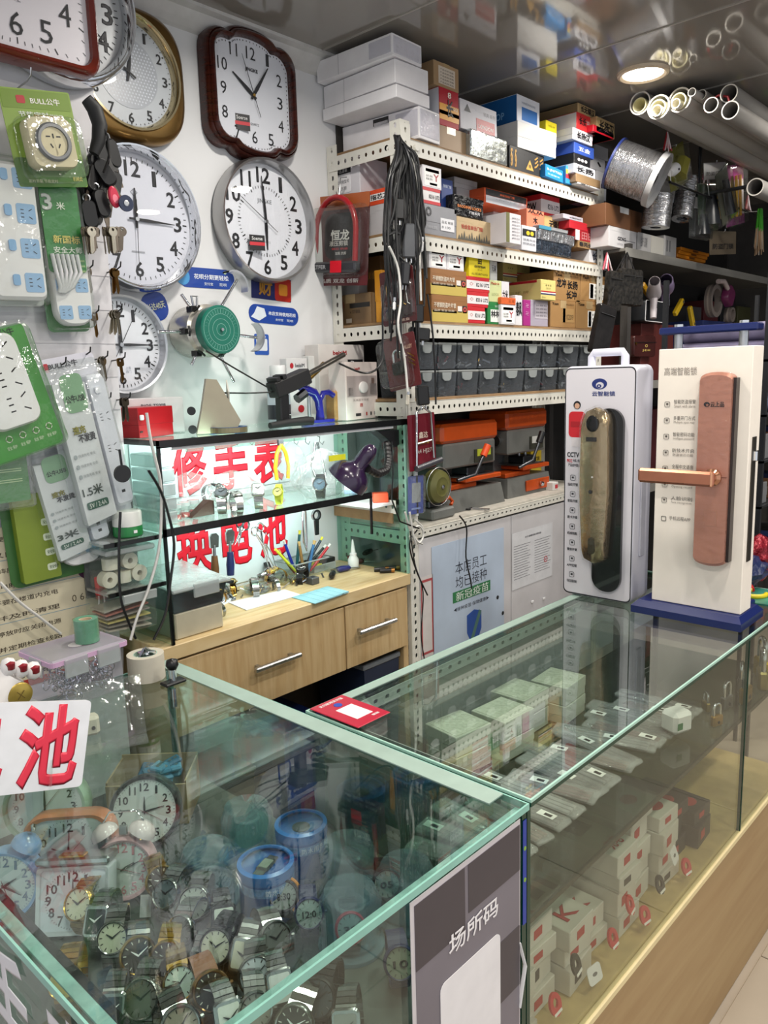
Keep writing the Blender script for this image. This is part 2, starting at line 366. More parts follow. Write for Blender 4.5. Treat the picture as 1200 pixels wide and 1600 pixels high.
# ================================================================= work desk
DZ, DX0, DX1, DY = .805, .872, 1.712, 1.497
M_OAK = wood('#cdb48a', '#b99b6c', (60, 3, 5)); M_OAKF = wood('#c8ae84', '#b39467', (26, 4, 2.2), 2.6)
dk = th('work_desk', 'light oak watchmaker desk with two wide drawers and bar handles', 'desk', (0, 0, 0))
MB().box(DX0, DX1, DY, YWALL - .002, DZ - .034, DZ, 0, .002).b('desktop', wood('#d8c298', '#c4a877', (3, 26, 8), 2.6), dk)
MB().box(DX0 + .02, DX0 + .04, DY + .02, YWALL - .003, 0, DZ - .034).b('side_panel', M_OAKF, dk)
MB().box(DX1 - .026, DX1 - .004, DY + .012, YWALL - .003, 0, DZ - .034, 0, .001).b('side_panel', M_OAKF, dk)
xs = Xat(542, DY, .68)
for a, b, hx0, hx1 in ((DX0 + .02, xs - .002, 400, 471), (xs + .002, DX1 - .02, 562, 620)):
    dr = MB().box(a, b, DY + .004, DY + .022, .585, DZ - .040, 0, .0015).b('drawer', M_OAKF, dk)
    h0, h1 = Xat(hx0, DY - .02, .68), Xat(hx1, DY - .02, .68)
    hb = MB().box(h0, h1, DY - .026, DY - .012, .682, .694, 0, .003); hb.box(h0 + .015, h0 + .025, DY - .013, DY + .005, .684, .692); hb.box(h1 - .025, h1 - .015, DY - .013, DY + .005, .684, .692)
    hb.b('handle', MS, dr)
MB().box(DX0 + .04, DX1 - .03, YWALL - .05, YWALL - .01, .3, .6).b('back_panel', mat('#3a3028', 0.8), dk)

# ================================================================= glass rack above the desk
RX0, RX1, RY = .903, 1.705, 1.497
M_EDGE = mat('#0b0c0c', 0.25)
gr = th('glass_rack', 'two-tier glass rack with black edge strips standing on the oak desk', 'rack', (0, 0, 0))
for z, x1 in ((1.262, 1.72), (1.068, 1.556)):
    MB().box(RX0, x1, RY + .004, YWALL - .004, z - .008, z).b('glass_shelf', clear('#dfeee8', 1.5, 0.02, 0.12), gr)
    MB().box(RX0 - .003, x1, RY, RY + .005, z - .016, z + .001).b('edge_strip', M_EDGE, gr)
MB().box(RX0 - .003, RX0 + .002, RY, YWALL - .004, 1.251, 1.263).b('edge_strip', M_EDGE, gr)
MB().box(RX0 - .002, RX0 + .002, RY + .006, YWALL - .004, DZ + .001, 1.25).b('side_glass', clear('#e6f2ee', 1.5), gr)
MB().box(RX0 - .003, RX0 + .004, RY, RY + .006, DZ + .001, 1.25).b('edge_strip', M_EDGE, gr)
MB().box(RX1 - .003, RX1 + .003, RY + .005, YWALL - .004, DZ + .001, 1.25).b('side_glass', clear('#dcefe8', 1.5), gr)
MB().box(RX1 - .004, RX1 + .004, RY, RY + .006, DZ + .001, 1.25).b('edge_strip', mat('#8fc0ae', 0.2), gr)
MB().box(1.552, 1.557, RY, RY + .006, .95, 1.058).b('edge_strip', M_EDGE, gr)
# light tube under the upper shelf
lt = th('light_tube', 'slim white lamp tube fixed under the upper glass shelf', 'lamp', (1.3, 1.512, 1.248))
MB().box(-.36, .36, -.008, -.006, -.008, .005).box(-.36, .36, -.008, .006, -.009, -.008).b('housing', MW, lt)
MB().cyl((-.35, 0, -.001), .004, .70, 'x', 10).b('tube', emit('#f2fff8', 4), lt)
for zz, en, yy in ((1.238, 2.6, 1.53), (1.05, 1.5, 1.525)):
    ld = bpy.data.lights.new('tube_lamp', 'AREA'); ld.shape = 'RECTANGLE'; ld.size = .68; ld.size_y = .012; ld.energy = en; ld.color = (.88, 1, .95)
    lo = bpy.data.objects.new('tube_lamp', ld); C.objects.link(lo); lo.location = (1.27, yy, zz); lo.rotation_euler = (R(72), 0, 0)
MB().box(.97, 1.52, 1.504, 1.509, 1.0545, 1.0595).b('lower_tube', emit('#f2fff8', 2), lt).location = (-1.3, -1.512, -1.248)
# sign boards behind the rack: red characters on white
M_SIGN = mat('#dfe9ee', 0.35, nz=0.02); M_SRED = mat('#e5152f', 0.45, nz=0.02)
for s, pts, z0, z1, lab in (('修手表', ((268, 322), (332, 385), (394, 441)), 1.085, 1.245, 'white sign with red characters for watch repair, upper of two behind the rack'),
                       ('换电池', ((275, 331), (345, 392), (402, 447)), .815, 1.04, 'white sign with red characters for battery change, lower of two behind the rack')):
    x0 = 1.0; zc = (z0 + z1) / 2
    sg = th('shop_sign', lab, 'sign', (0, YWALL - .006, 0), group='red character signs behind the rack')
    MB().box(x0, 1.60, 0, .005, z0, z1).b('sign_board', M_SIGN, sg)
    zr = (1.085, 1.232) if '修' in s else (.868, 1.022)
    for ch, (a, b) in zip(s, pts):
        xa, xb = Xat(a, YWALL, zr[0] + .05), Xat(b, YWALL, zr[0] + .05)
        tx(ch, xb - xa, zr[1] - zr[0], M_SRED, sg, ((xa + xb) / 2, -.001, (zr[0] + zr[1]) / 2), FRONT, .032)

# ================================================================= glass display cases
CT = .835
def pane(name, parent, x0, x1, y0, y1, z0, z1, m=None, edge=None, eb=.0015):
    mb = MB().box(x0, x1, y0, y1, z0, z1)
    o = mb.b(name, m or M_GLASS, parent)
    return o
def rim(mb, x0, x1, y0, y1, z0, z1, t=.0025):
    """polished green edge band of a horizontal pane"""
    mb.box(x0 - t, x1 + t, y0 - t, y0, z0, z1); mb.box(x0 - t, x1 + t, y1, y1 + t, z0, z1); mb.box(x0 - t, x0, y0, y1, z0, z1); mb.box(x1, x1 + t, y0, y1, z0, z1)
LX0, LX1, LY0, LY1 = .255, .803, .512, 1.352
lc = th('watch_case', 'glass counter case full of wristwatches and alarm clocks at the left', 'display case', (0, 0, 0))
pane('top_glass', lc, LX0, LX1, LY0, LY1, CT - .009, CT, M_TABLEGLASS)
mb = MB(); rim(mb, LX0, LX1, LY0, LY1, CT - .009, CT, .0025); mb.b('glass_edge', mat('#8cc0b2', 0.12), lc)
for nm, b in (('front_glass', (LX0 + .004, LX1 - .004, LY0 + .002, LY0 + .007)), ('side_glass', (LX1 - .008, LX1 - .003, LY0 + .008, LY1 - .003)), ('side_glass', (LX0 + .002, LX0 + .007, LY0 + .008, LY1 - .003)), ('back_glass', (LX0 + .008, LX1 - .009, LY1 - .008, LY1 - .003))):
    pane(nm, lc, *b, .386, CT - .0095, clear('#eff8f4', 1.9 if b[0] > .7 else 1.5))
mb = MB()
for (x, y) in ((LX1 - .006, LY0 + .004), (LX0 + .006, LY0 + .004), (LX1 - .006, LY1 - .006)): MB().box(x - .005, x + .005, y - .004, y + .004, .386, CT - .0095).b('corner_edge', M_GEDGED, lc)
M_LEDGE = mat('#9db3a8', 0.35)
for e in ((LX0 + .002, LX1 - .002, LY0 + .002, LY0 + .016), (LX0 + .009, LX0 + .021, LY0 + .017, LY1)): MB().box(e[0], e[1], e[2], e[3], CT - .0125, CT - .0098).b('edge_strip', mat('#8fb3ac', .2, nz=.25, scale=40), lc)
MB().box(LX0 + .022, LX0 + .030, LY0 + .017, LY1, CT - .0125, CT - .0098).b('edge_strip', M_EDGE, lc)
MB().box(LX1 - .034, LX1 - .002, LY0 + .035, LY1, CT + .0003, CT + .0022).b('edge_strip', M_LEDGE, lc)
mb = MB(); mb.box(LX0 + .008, LX1 - .009, LY0 + .01, LY1 - .01, .612, .619); mb.b('glass_shelf', mat('#5a605c', 0.15, nz=0.3, scale=7), lc)
MB().box(LX0, LX1, LY0 + .002, LY1, .0, .385, 0, .003).b('base', wood('#c9ab7e', '#b4946a', (2, 2, 22), 3), lc)
mb = MB()
LY = [(.0, LY0 + .012)]
RX0c, RX1c, RY0c, RY1c = .812, 2.02, .512, .945
CTR = .838
rc = th('lock_case', 'long glass counter case holding boxes, packets and padlocks with a light wood base', 'display case', (0, 0, 0))
pane('top_glass', rc, RX0c, RX1c, RY0c, RY1c, CTR - .010, CTR, clear('#f3faf7', 1.75, 0.01))
mb = MB(); rim(mb, RX0c, RX1c, RY0c, RY1c, CTR - .010, CTR - .004, .003); mb.b('glass_edge', M_GEDGED, rc)
mb = MB(); rim(mb, RX0c, RX1c, RY0c, RY1c, CTR - .004, CTR + .0002, .003); mb.b('glass_edge', mat('#a9cfc0', 0.12), rc)
MB().box(RX0c + .02, RX1c - .02, RY1c - .022, RY1c - .002, CTR + .0004, CTR + .002).b('edge_strip', M_LEDGE, rc)
pane('front_glass', rc, RX0c + .006, RX1c - .004, RY0c + .004, RY0c + .009, .386, CTR - .0105, clear('#f4f6f0', 1.3))
pane('side_glass', rc, RX0c + .001, RX0c + .006, RY0c + .010, RY1c - .004, .386, CTR - .0105, clear('#e4f0ea', 1.5))
pane('back_glass', rc, RX0c + .006, RX1c - .004, RY1c - .010, RY1c - .005, .386, CTR - .0105, clear('#d5dfd8', 1.5, 0, .1))
xj = 1.66
MB().box(xj - .002, xj + .002, RY0c + .003, RY0c + .011, .386, CTR - .0105).b('glass_joint', M_GEDGED, rc)
MB().box(RX0c - .006, RX0c + .002, RY0c + .001, RY0c + .009, .386, CTR - .0105).b('corner_edge', M_GEDGED, rc)
ZS2 = .640
pane('glass_shelf', rc, RX0c + .008, RX1c - .006, RY0c + .02, RY1c - .012, ZS2 - .007, ZS2, clear('#b9c4bd', 1.45, .03, .14, 0, 30, '#5a625c'))
MB().box(RX0c + .008, RX1c - .006, RY0c + .016, RY0c + .02, ZS2 - .008, ZS2 + .0005).b('shelf_edge', mat('#26302b', 0.2), rc)
MB().box(RX0c, RX1c, RY0c + .003, RY1c, .0, .372, 0, .003).b('base', wood('#af9368', '#a28359', (1.5, 2, 14), 2.2), rc)
MB().box(RX0c, RX1c, RY0c, RY0c + .012, .372, .386, 0, .002).b('base_trim', mat('#e9d6a4', 0.4), rc)
MB().box(RX0c + .004, RX1c - .004, RY0c + .012, RY1c - .002, .372, .3855).b('case_floor', mat('#c9b27c', 0.5, nz=0.1), rc)
mb = MB(); perf(mb, 1.1, .022, .03, .006, .004, Mt((RX0c + .03, RY1c - .026, CTR - .034))); mb.b('beam_reflection', mat('#b8c0b8', 0.4), rc)  # perforated strips modelled in place of the shelf beams' reflection in the glass
mb = MB(); perf(mb, .35, .03, .03, .006, .004, Mt((RX0c + .02, RY0c + .06, .80), (0, 0, R(90)))); mb.b('beam_reflection', mat('#8f9a92', 0.4), rc)
# ================================================================= boxes
M_INKB = mat('#1a1a20', 0.6, nz=0)
def decor(par, w, d, h, items, x0=None):
    """flat print and stickers on a box whose local frame is x in [-w/2,w/2], y in [0,d], z in [0,h]; fractions of the face"""
    for it in items:
        face, kind = it[0], it[1]
        if kind == 'p': a, b, c, e, col = it[2:7]
        else: s, a, b, c, e, col = it[2:8]
        m = mat(col, 0.45, nz=0.0) if isinstance(col, str) else col
        fw = w if face in 'FT' else d; fh = d if face == 'T' else h
        ww, hh, u, v = (c - a) * fw, (e - b) * fh, (a + c) / 2, (b + e) / 2
        o = .0004 if kind == 'p' else .0010
        if face == 'F': loc, rot = ((u - .5) * w, -o, v * h), FRONT
        elif face == 'L': loc, rot = (-w / 2 - o, d * (1 - u), v * h), LEFT
        else: loc, rot = ((u - .5) * w, v * d, h + o), TOP
        if kind == 'p':
            link('printed_patch', MB().box(-ww / 2, ww / 2, -hh / 2, hh / 2, -.0003, .0003).mesh('printed_patch', m), par, loc, rot)
        else:
            tx(s, ww, hh, m, par, loc, rot, it[8] if len(it) > 8 else .02)
def ct(label, x, y, z, w, d, h, col, style='tuck', dec=(), rz=0.0, group=None, name='carton', cat='box', m=None, side=None, rx=0.0, rough=.55, foil=False):
    t = th(name, label, cat, (x, y, z), 0, group, rot=(rx, 0, rz))
    bm = m or mat(col, rough, nz=.05, scale=18)
    bv = .0012 if not foil else .004
    if style == 'lid':
        MB().box(-w / 2 + .001, w / 2 - .001, .001, d - .001, 0, h * .7, 0, bv).b('tray', bm, t)
        MB().box(-w / 2, w / 2, 0, d, h * .42, h, 0, bv).b('lid', bm, t)
    elif style == 'shipper':
        MB().box(-w / 2, w / 2, 0, d, 0, h, 0, bv).b('body', bm, t)
        MB().box(-w * .12, w * .12, -.0004, .0004, h * .72, h).box(-w * .12, w * .12, 0, d, h - .0003, h + .0004).b('tape', mat('#b39a72' if col[1] in '789abc' else '#e2e2e2', .25), t)
    elif style == 'wrap':
        mb = MB().box(-w / 2, w / 2, 0, d, 0, h, 0, bv); mb.b('body', bm, t)
        MB().box(-w / 2 - .0015, w / 2 + .0015, -.0015, d + .0015, -.0 + .0005, h + .0015, 0, .004).b('shrink_wrap', M_BLIST, t)
    else:
        MB().box(-w / 2, w / 2, 0, d, 0, h, 0, bv).b('body', bm, t)
        MB().box(-w / 2 + .002, w / 2 - .002, -.0003, .0008, h * .80, h - .001).box(-w * .08, w * .08, -.0003, .0008, h * .74, h * .80).b('tuck_flap', bm, t)
    if side: MB().box(-w / 2 - .0003, -w / 2, .002, d - .002, .002, h - .002).b('printed_side', mat(side, rough, nz=.04), t)
    decor(t, w, d, h, dec); t['h'] = h
    return t
def fb(label, xl, xr, yt, z, d, col, style='tuck', dec=(), Y=1.515, rz=0.0, ztop=None, **k):
    """box whose front-left edge stands at pixel column xl on the plane Y; returns its top height"""
    X0, X1 = Xat(xl, Y, z), Xat(xr, Y, z); zt = ztop or min(Zat(yt, X0, Y), 2.297)
    ct(label, (X0 + X1) / 2, Y, z, X1 - X0, d, zt - z, col, style, dec, rz, **k)
    return zt
def scr(s, a, b, c, e, col='#17171b', f='F'): return (f, 't', s, a, b, c, e, col, .03)
SHIP = lambda a, b, c, e: [('F', 'p', a, b, c, e, '#f3f2ee'), ('F', 'p', a + .03, b + .03, a + (c - a) * .25, e - .03, '#1b1b1e')] + [('F', 't', 'SET 60mm', a + (c - a) * .32, b + (e - b) * v, c - .03, b + (e - b) * (v + .12), '#33343a', 0) for v in (.2, .45, .7)]
KEYLBL = [('F', 'p', .08, .08, .92, .9, '#f7f6f4'), ('F', 'p', .14, .72, .86, .86, '#a31c3c'), ('F', 't', '品名 规格', .16, .48, .5, .58, '#333', 0), ('F', 't', '数量 颜色', .16, .34, .5, .44, '#333', 0), ('F', 't', 'Y', .55, .34, .85, .66, '#b5303c', .02), ('F', 'p', .35, .14, .75, .24, '#2a2a2c')]
KEYLBL = [(i if i[-2] != '#333' and i[-1] != '#333' else tuple('#333333' if q == '#333' else q for q in i)) for i in KEYLBL]
G1, G2, G3 = 'boxes on the top shelf', 'boxes on the second shelf', 'boxes on the third shelf'
# ---- top shelf: four long white boxes stacked across the end
z = T[1] + .004
for i, (xl, xr, yt, rz, lab) in enumerate(((654, 689, 163, 4, 'long white carton with a torn hand slot, lowest of the four-box stack'), (619, 672, 128, 1, 'long white carton with a creased side, second from the bottom of the stack'),
                                   (618, 669, 88, -1, 'long white carton just under the topmost box of the stack'), (612, 660, 48, 2, 'long white carton in crumpled plastic wrap, topmost of the stack'))):
    Y = 1.508; X0, X1 = Xat(xl, Y, z), Xat(xr, Y, z); zt = Zat(yt, X0, Y); w = X1 - X0
    t = ct(lab, (X0 + X1) / 2, Y, z, w, .285, zt - z - .004, '#efedf0', 'tuck', [('L', 'p', .30, .02, .306, .98, '#c3c1c6')] if i else [('L', 'p', .42, .74, .62, .96, '#2b2a2c'), ('L', 'p', .43, .70, .61, .84, '#e4e2e6')], R(rz), G1)
    if i in (0, 3): MB().box(-w / 2 - .001, w / 2 + .002, -.002, .09, .002, zt - z - .003, 0, .008).b('plastic_wrap', clear('#f4f4f8', 1.5, .12, .25, 1.0, 55, '#e6e6ee'), t)
    z = zt
z1 = T[1] + .001
za = fb('plain brown carton on the top shelf under the red and yellow box', 676, 733, 190, z1, .2, '#a98d6d', 'shipper', group=G1, Y=1.53)
zb = fb('small red and yellow printed box under a brown carton on the top shelf', 687, 717, 134, za, .12, '#b3142a', 'tuck', [('F', 'p', 0, .16, 1, .58, '#e8a32c'), ('F', 'p', 0, .3, 1, .4, '#c22a2a'), scr('长', .35, .25, .72, .72), ('F', 't', '8', .42, .76, .6, .92, '#f6efe2', .02), ('F', 't', '锁芯 LOCK', .4, .46, .95, .58, '#f6efe2', .01)], group=G1, side='#d7dbe6', Y=1.53)
zc = fb('brown carton with a white typed label, topmost on the red and yellow box', 678, 717, 92, zb, .13, '#a88a66', 'shipper', [('F', 'p', .18, .12, .84, .84, '#d9cdbd')] + [('F', 't', '产品名称 规格', .24, .16 + .13 * k, .78, .23 + .13 * k, '#54463a', 0) for k in range(5)], group=G1, Y=1.53)
zs = fb('silver foil box lying on the top shelf edge', 736, 793, 200, z1, .14, '#c9ccd2', 'wrap', [('F', 't', 'WINGS HARDWARE', .3, .4, .9, .56, '#8d9097', 0)], Y=1.512, group=G1, m=mat('#cfd2d8', .18, .8, .1, 40, .3), foil=True)
fb('white padlock box with a red rounded patch above the silver foil box', 720, 777, 152, zs, .10, '#d5d4da', 'tuck', [('F', 'p', .42, .04, .93, .52, '#b4474c'), ('F', 't', 'LONDON', .47, .2, .88, .34, '#ece0df', .02), ('F', 't', '▲', .10, .62, .28, .88, '#4b4b50', 0), ('F', 't', '锁具 系列', .62, .66, .95, .8, '#8c8c92', 0)], Y=1.53, group=G1, rx=R(-2))
zk = fb('black box with gold ornament and a gold triangle on the top shelf', 796, 850, 226, z1, .16, '#141316', 'tuck', [('F', 't', '▲', .46, .16, .68, .62, '#c69a4b', 0), ('F', 't', '锋', .53, .24, .61, .42, '#141316', .02), ('F', 't', '§ §', .02, .1, .2, .9, '#b98c43', .03), ('F', 't', '彡彡', .7, .3, .98, .86, '#b98c43', .03)], Y=1.514, group=G1)
zw = fb('long pale box lying across the black and gold box on the top shelf', 811, 867, 187, zk, .16, '#d2d1cf', 'lid', Y=1.505, group=G1, rz=R(-3))
fb('white and blue box with a blue picture panel on the long pale box', 808, 843, 146, zw, .2, '#e4e6ee', 'tuck', [('F', 'p', .2, .18, .88, .62, '#2d6fb8'), ('F', 't', 'HARDWARE', .2, .72, .8, .8, '#8a93a5', 0), ('L', 't', 'TOP', .5, .25, .75, .5, '#7fb3e0', .02)], Y=1.53, group=G1, side='#0f5b9c')
fb('small bright yellow box on the right end of the long pale box', 853, 870, 187, zw, .05, '#e6d31a', 'tuck', [('F', 't', '智能 锁', .2, .55, .8, .7, '#8f8413', 0)], Y=1.52, group=G1)
# right-hand columns of the top shelf
zz = z1
zz = fb('blue and yellow battery pack box at the shelf edge', 850, 882, 256, zz, .05, '#1680c4', 'tuck', [('F', 't', 'B-JH/TRD', .08, .5, .92, .74, '#eef4fa', .02), ('F', 't', '五金配件', .1, .22, .8, .36, '#cfe3f3', 0), ('L', 'p', 0, 0, .5, 1, '#e7c92a')], Y=1.50, group=G1, rz=R(5))
fb('thin box with yellow and red stripes beside the blue battery pack box', 884, 895, 258, z1, .05, '#2b86c6', 'tuck', [('F', 'p', 0, .55, 1, .8, '#e0c52c'), ('F', 'p', 0, .3, 1, .52, '#c8303a')], Y=1.50, group=G1)
zz2 = fb('black carton with fine white print low in the stack of handwritten boxes', 873, 898, 236, z1, .18, '#17181c', 'tuck', [('F', 't', 'SECURITY', .1, .4, .9, .55, '#a9a9ad', 0)], Y=1.56, group=G1)
zq = z1
for lab, xl, xr, yt, col, dec in (('white box with scribbles, lowest at the shelf end', 903, 937, 284, '#d9d9da', [scr('春江', .1, .2, .6, .8)]), ('brown carton with an open side near the shelf end', 900, 938, 270, '#8c7252', []),
                              ('white box with black lettering near the shelf end', 897, 930, 254, '#dcdce2', [scr('长扬', .1, .2, .9, .8)]), ('small black box with white dotted print in the handwritten stack', 897, 922, 238, '#141418', [('F', 't', '●●●', .2, .3, .8, .6, '#dddddd', 0)]),
                              ('flat blue box with white print in the handwritten stack', 897, 928, 220, '#3252a8', [('F', 't', '五金', .2, .3, .8, .7, '#e8ecf6', .02)])):
    zq = fb(lab, xl, xr, yt, zq, .16, col, 'tuck', dec, Y=1.475, group=G1)
zq = fb('white box with handwriting under the red handwritten box', 895, 926, 198, zq, .26, '#d6d5da', 'lid', [scr('长扬汉', .2, .2, .85, .8)], Y=1.465, group=G1)
zq = fb('red-ended box with handwriting in the stack under the ceiling', 901, 930, 174, zq, .26, '#d23034', 'tuck', [scr('长长', .12, .3, .5, .8), ('F', 't', '锁具', .5, .45, .85, .7, '#f1d9d6', 0)], Y=1.465, group=G1, side='#cfc9cd')
zq = fb('brown box with handwriting, topmost under the ceiling', 903, 930, 153, zq, .27, '#b89c70', 'tuck', [scr('长无锡汉', .15, .15, .95, .9)], Y=1.465, group=G1, side='#7d684b')
zr_ = z1
for lab, xl, xr, yt, col, dec in (('white carton with a black dot at the far end of the top shelf', 932, 947, 266, '#d8d8de', [scr('·', .4, .4, .6, .6)]), ('white crumpled box at the far end of the top shelf', 924, 945, 243, '#cfcfd4', [scr('、', .4, .3, .7, .7)]),
                              ('crumpled silver foil packet at the far end of the top shelf', 928, 950, 224, '#b9b9bd', [])):
    zr_ = fb(lab, xl, xr, yt, zr_, .12, col, 'tuck', dec, Y=1.55, group=G1)
zr_ = fb('glossy red packet under the tan handwritten box at the shelf end', 927, 959, 204, zr_, .1, '#c8142a', 'tuck', [scr('长厂', .2, .45, .8, .8), ('F', 't', 'LOCK', .4, .15, .75, .35, '#e6a0a4', 0)], Y=1.44, group=G1)
fb('tan box with handwriting beside the red-ended box at the shelf end', 932, 960, 181, zr_, .1, '#b59a6c', 'tuck', [scr('长扬汉', .15, .15, .95, .85)], Y=1.44, group=G1)
# ---- second shelf, end face beside the posts
def eb(label, X, yl, yr, z, ytop, d, col, style='tuck', dec=(), **k):
    """box seen on the shelf end, its face towards -x at the plane X"""
    Y0, Y1 = Yat(yl, X, z), Yat(yr, X, z); zt = Zat(ytop, X, Y0); w = Y0 - Y1
    ct(label, X, (Y0 + Y1) / 2, z, w, d, zt - z, col, style, dec, R(-90), **k); return zt
z2 = T[2] + .001
zg = eb('grey printed box behind the hanging cables, lowest at the shelf end', 1.745, 560, 606, z2, 327, .12, '#b9b7ba', 'tuck', [('F', 't', '●', .2, .5, .35, .8, '#222226', 0)], group=G2)
zg = eb('orange and white box with black characters at the shelf end', 1.745, 560, 610, zg, 303, .12, '#d94a22', 'tuck', [('F', 'p', 0, .28, 1, .72, '#e9e6e6'), ('F', 't', '指芯刀', .4, .32, .95, .68, '#1c1c20', .03)], group=G2)
eb('white and blue box with a black-headed label at the shelf end', 1.74, 512, 563, zg, 258, .12, '#d5d3d9', 'tuck', [('F', 'p', .2, .1, .72, .62, '#ecebee'), ('F', 'p', .2, .62, .74, .8, '#17171a'), ('F', 't', '产品清单', .3, .65, .64, .76, '#e8e8e8', 0), ('F', 't', '品名规格型号', .24, .36, .68, .46, '#3a3a40', 0), ('F', 't', '数量日期', .24, .18, .6, .28, '#3a3a40', 0)], group=G2)
MB().box(1.82, 1.86, 1.53, 1.7, z2 + .11, z2 + .16).b('blue_sleeve', mat('#0f57a5', .4)).name = 'blue_box'
bpy.data.objects['blue_box'].location.z -= .11; tag(bpy.data.objects['blue_box'], 'plain blue box behind the white box with the black-headed label', 'box', G2)
# second shelf, long face
zb1 = fb('grey box with a round emblem and a white sticker on the second shelf', 660, 714, 316, z2, .17, '#8f9096', 'lid', [('F', 't', '◎', .1, .6, .26, .9, '#232327', 0), ('F', 'p', .52, .2, .92, .62, '#e6e6ea'), ('F', 't', '品名 单锁', .55, .44, .88, .54, '#333338', 0), ('F', 't', '8 100', .55, .28, .8, .36, '#333338', 0), ('F', 't', 'STAINLESS', .08, .2, .42, .3, '#b4b5ba', 0)], group=G2, rough=.3)
zb2 = fb('red and white box with printed code on the grey emblem box', 658, 688, 290, zb1, .1, '#e8e5e6', 'tuck', [('F', 'p', 0, 0, 1, .2, '#c8202c'), ('F', 'p', 0, .8, 1, 1, '#c8202c'), ('F', 't', '8216 U72', .4, .35, .95, .6, '#2c2c30', .02)], group=G2)
fb('white key box with red and barcode label, topmost beside the cables', 661, 690, 256, zb2, .08, '#e6e4e8', 'tuck', KEYLBL, group=G2)
fb('upright dark blue box with white print on the grey emblem box', 690, 708, 278, zb1, .07, '#1b3a80', 'tuck', [('F', 't', '智能门锁', .15, .72, .85, .82, '#c8d0e4', .01)], Y=1.545, group=G2)
zb3 = fb('beige box with red characters and a tree silhouette along its foot', 714, 769, 337, z2, .08, '#c3aa82', 'tuck', [('F', 't', '铂金玺单舌门锁', .12, .5, .72, .7, '#b3402c', .02)] + [('F', 't', '▲', .02 + .07 * k, .02, .1 + .07 * k, .22 + .1 * (k % 3), '#55534a', 0) for k in range(13)], group=G2)
zb4 = fb('black foil pack with orange lettering on the beige tree box', 709, 756, 302, zb3, .06, '#16161a', 'tuck', [('F', 't', 'BAODING LOCKS', .12, .42, .9, .56, '#d97a2a', .03), ('F', 't', '门锁系列', .5, .2, .85, .34, '#d4d4d8', .02)], group=G2, m=mat('#17171b', .15, .3, .2, 40, .6), foil=True)
zb5 = fb('lower of two clear-lidded silver boxes behind the black foil pack', 714, 745, 292, zb3, .1, '#a7a6a9', 'lid', [], Y=1.62, group=G2)
fb('upper of two clear-lidded silver boxes behind the black foil pack', 710, 746, 275, zb5, .1, '#b4b3b6', 'lid', [], Y=1.62, group=G2, rough=.2)
zo0 = fb('white box behind the strapped box, hidden under the orange-framed box', 772, 800, 330, z2, .1, '#bdbabb', 'lid', [], Y=1.62, group=G2)
zo = fb('large orange-framed box, black above and white below, on the second shelf', 757, 824, 292, zo0, .12, '#d6592b', 'lid', [('F', 'p', .03, .54, .97, .95, '#2c2e31'), ('F', 'p', .03, .05, .97, .52, '#d9dce2'), ('F', 't', '高级指纹门锁', .34, .66, .68, .82, '#d9663a', .02), ('F', 't', 'fingerprint lock', .25, .34, .7, .42, '#a3a6ac', 0)], Y=1.56, group=G2)
fb('white box with an olive strap jutting over the second shelf edge', 791, 814, 331, z2, .17, '#dcd8dc', 'tuck', [('F', 'p', .0, .02, .22, 1, '#6c6b3e')] + [('F', 't', '●规格 型号', .4, .15 + .11 * k, .9, .21 + .11 * k, '#707078', 0) for k in range(7)] + [('L', 't', '·', .5, .5, .56, .56, '#222222', 0)], Y=1.455, group=G2)
zp = fb('grey and white oil box with black and yellow pictures on the second shelf', 815, 838, 351, z2, .06, '#c9cad0', 'tuck', [('F', 'p', .06, .58, .94, .86, '#1a1a1d'), ('F', 't', '●●', .3, .62, .8, .8, '#d5b92d', 0), ('F', 't', '锁具专用', .1, .38, .9, .48, '#6a6a72', 0), ('F', 't', '防锈润滑', .1, .22, .9, .32, '#6a6a72', 0)], Y=1.505, group=G2)
zf = fb('salmon box with a handwritten mark on the second shelf', 823, 850, 325, zp, .1, '#d9795b', 'tuck', [scr('木', .35, .3, .62, .65), ('F', 't', 'LOCKS', .3, .72, .7, .82, '#8c3b28', 0), scr('从从', .05, .8, .95, .98)], Y=1.53, group=G2)
zt2 = fb('tan box with three handwritten characters beside the salmon box', 850, 878, 336, z2 + .0, .1, '#bf9e69', 'tuck', [scr('无锡仪', .25, .72, .95, .92)], Y=1.56, group=G2)
fb('red and white box with large numbers behind the salmon box', 845, 874, 302, zt2, .12, '#c8242f', 'tuck', [('F', 'p', 0, .22, 1, .78, '#e4dfe0'), ('F', 't', '8216 U72', .35, .38, .95, .62, '#33333a', .02), ('L', 'p', 0, .2, 1, .75, '#dedade'), ('L', 't', '72W', .45, .3, .85, .66, '#26262a', .04)], Y=1.58, group=G2)
zt_ = z2
for lab, xl, xr, yt, col, dec, mm in (('teal foil-wrapped pack, lowest of the silvery packs', 838, 893, 374, '#3c4550', [('F', 't', '四 U', .4, .3, .8, .6, '#20242a', 0)], mat('#3a4553', .2, .6, .3, 60, .8)), ('crumpled silver foil pack on the teal foil pack', 842, 898, 357, '#a9acb0', [], mat('#a5a9ae', .18, .8, .2, 50, 1.0)),
                                  ('grey paper sheaf with a teal edge on the silver foil pack', 842, 888, 350, '#85878a', [('F', 'p', 0, .1, .4, .9, '#3a7f99')], None)):
    zt_ = fb(lab, xl, xr, yt, zt_, .13, col, 'tuck', dec, Y=1.505, group=G2, m=mm, foil=True)
ze = z2
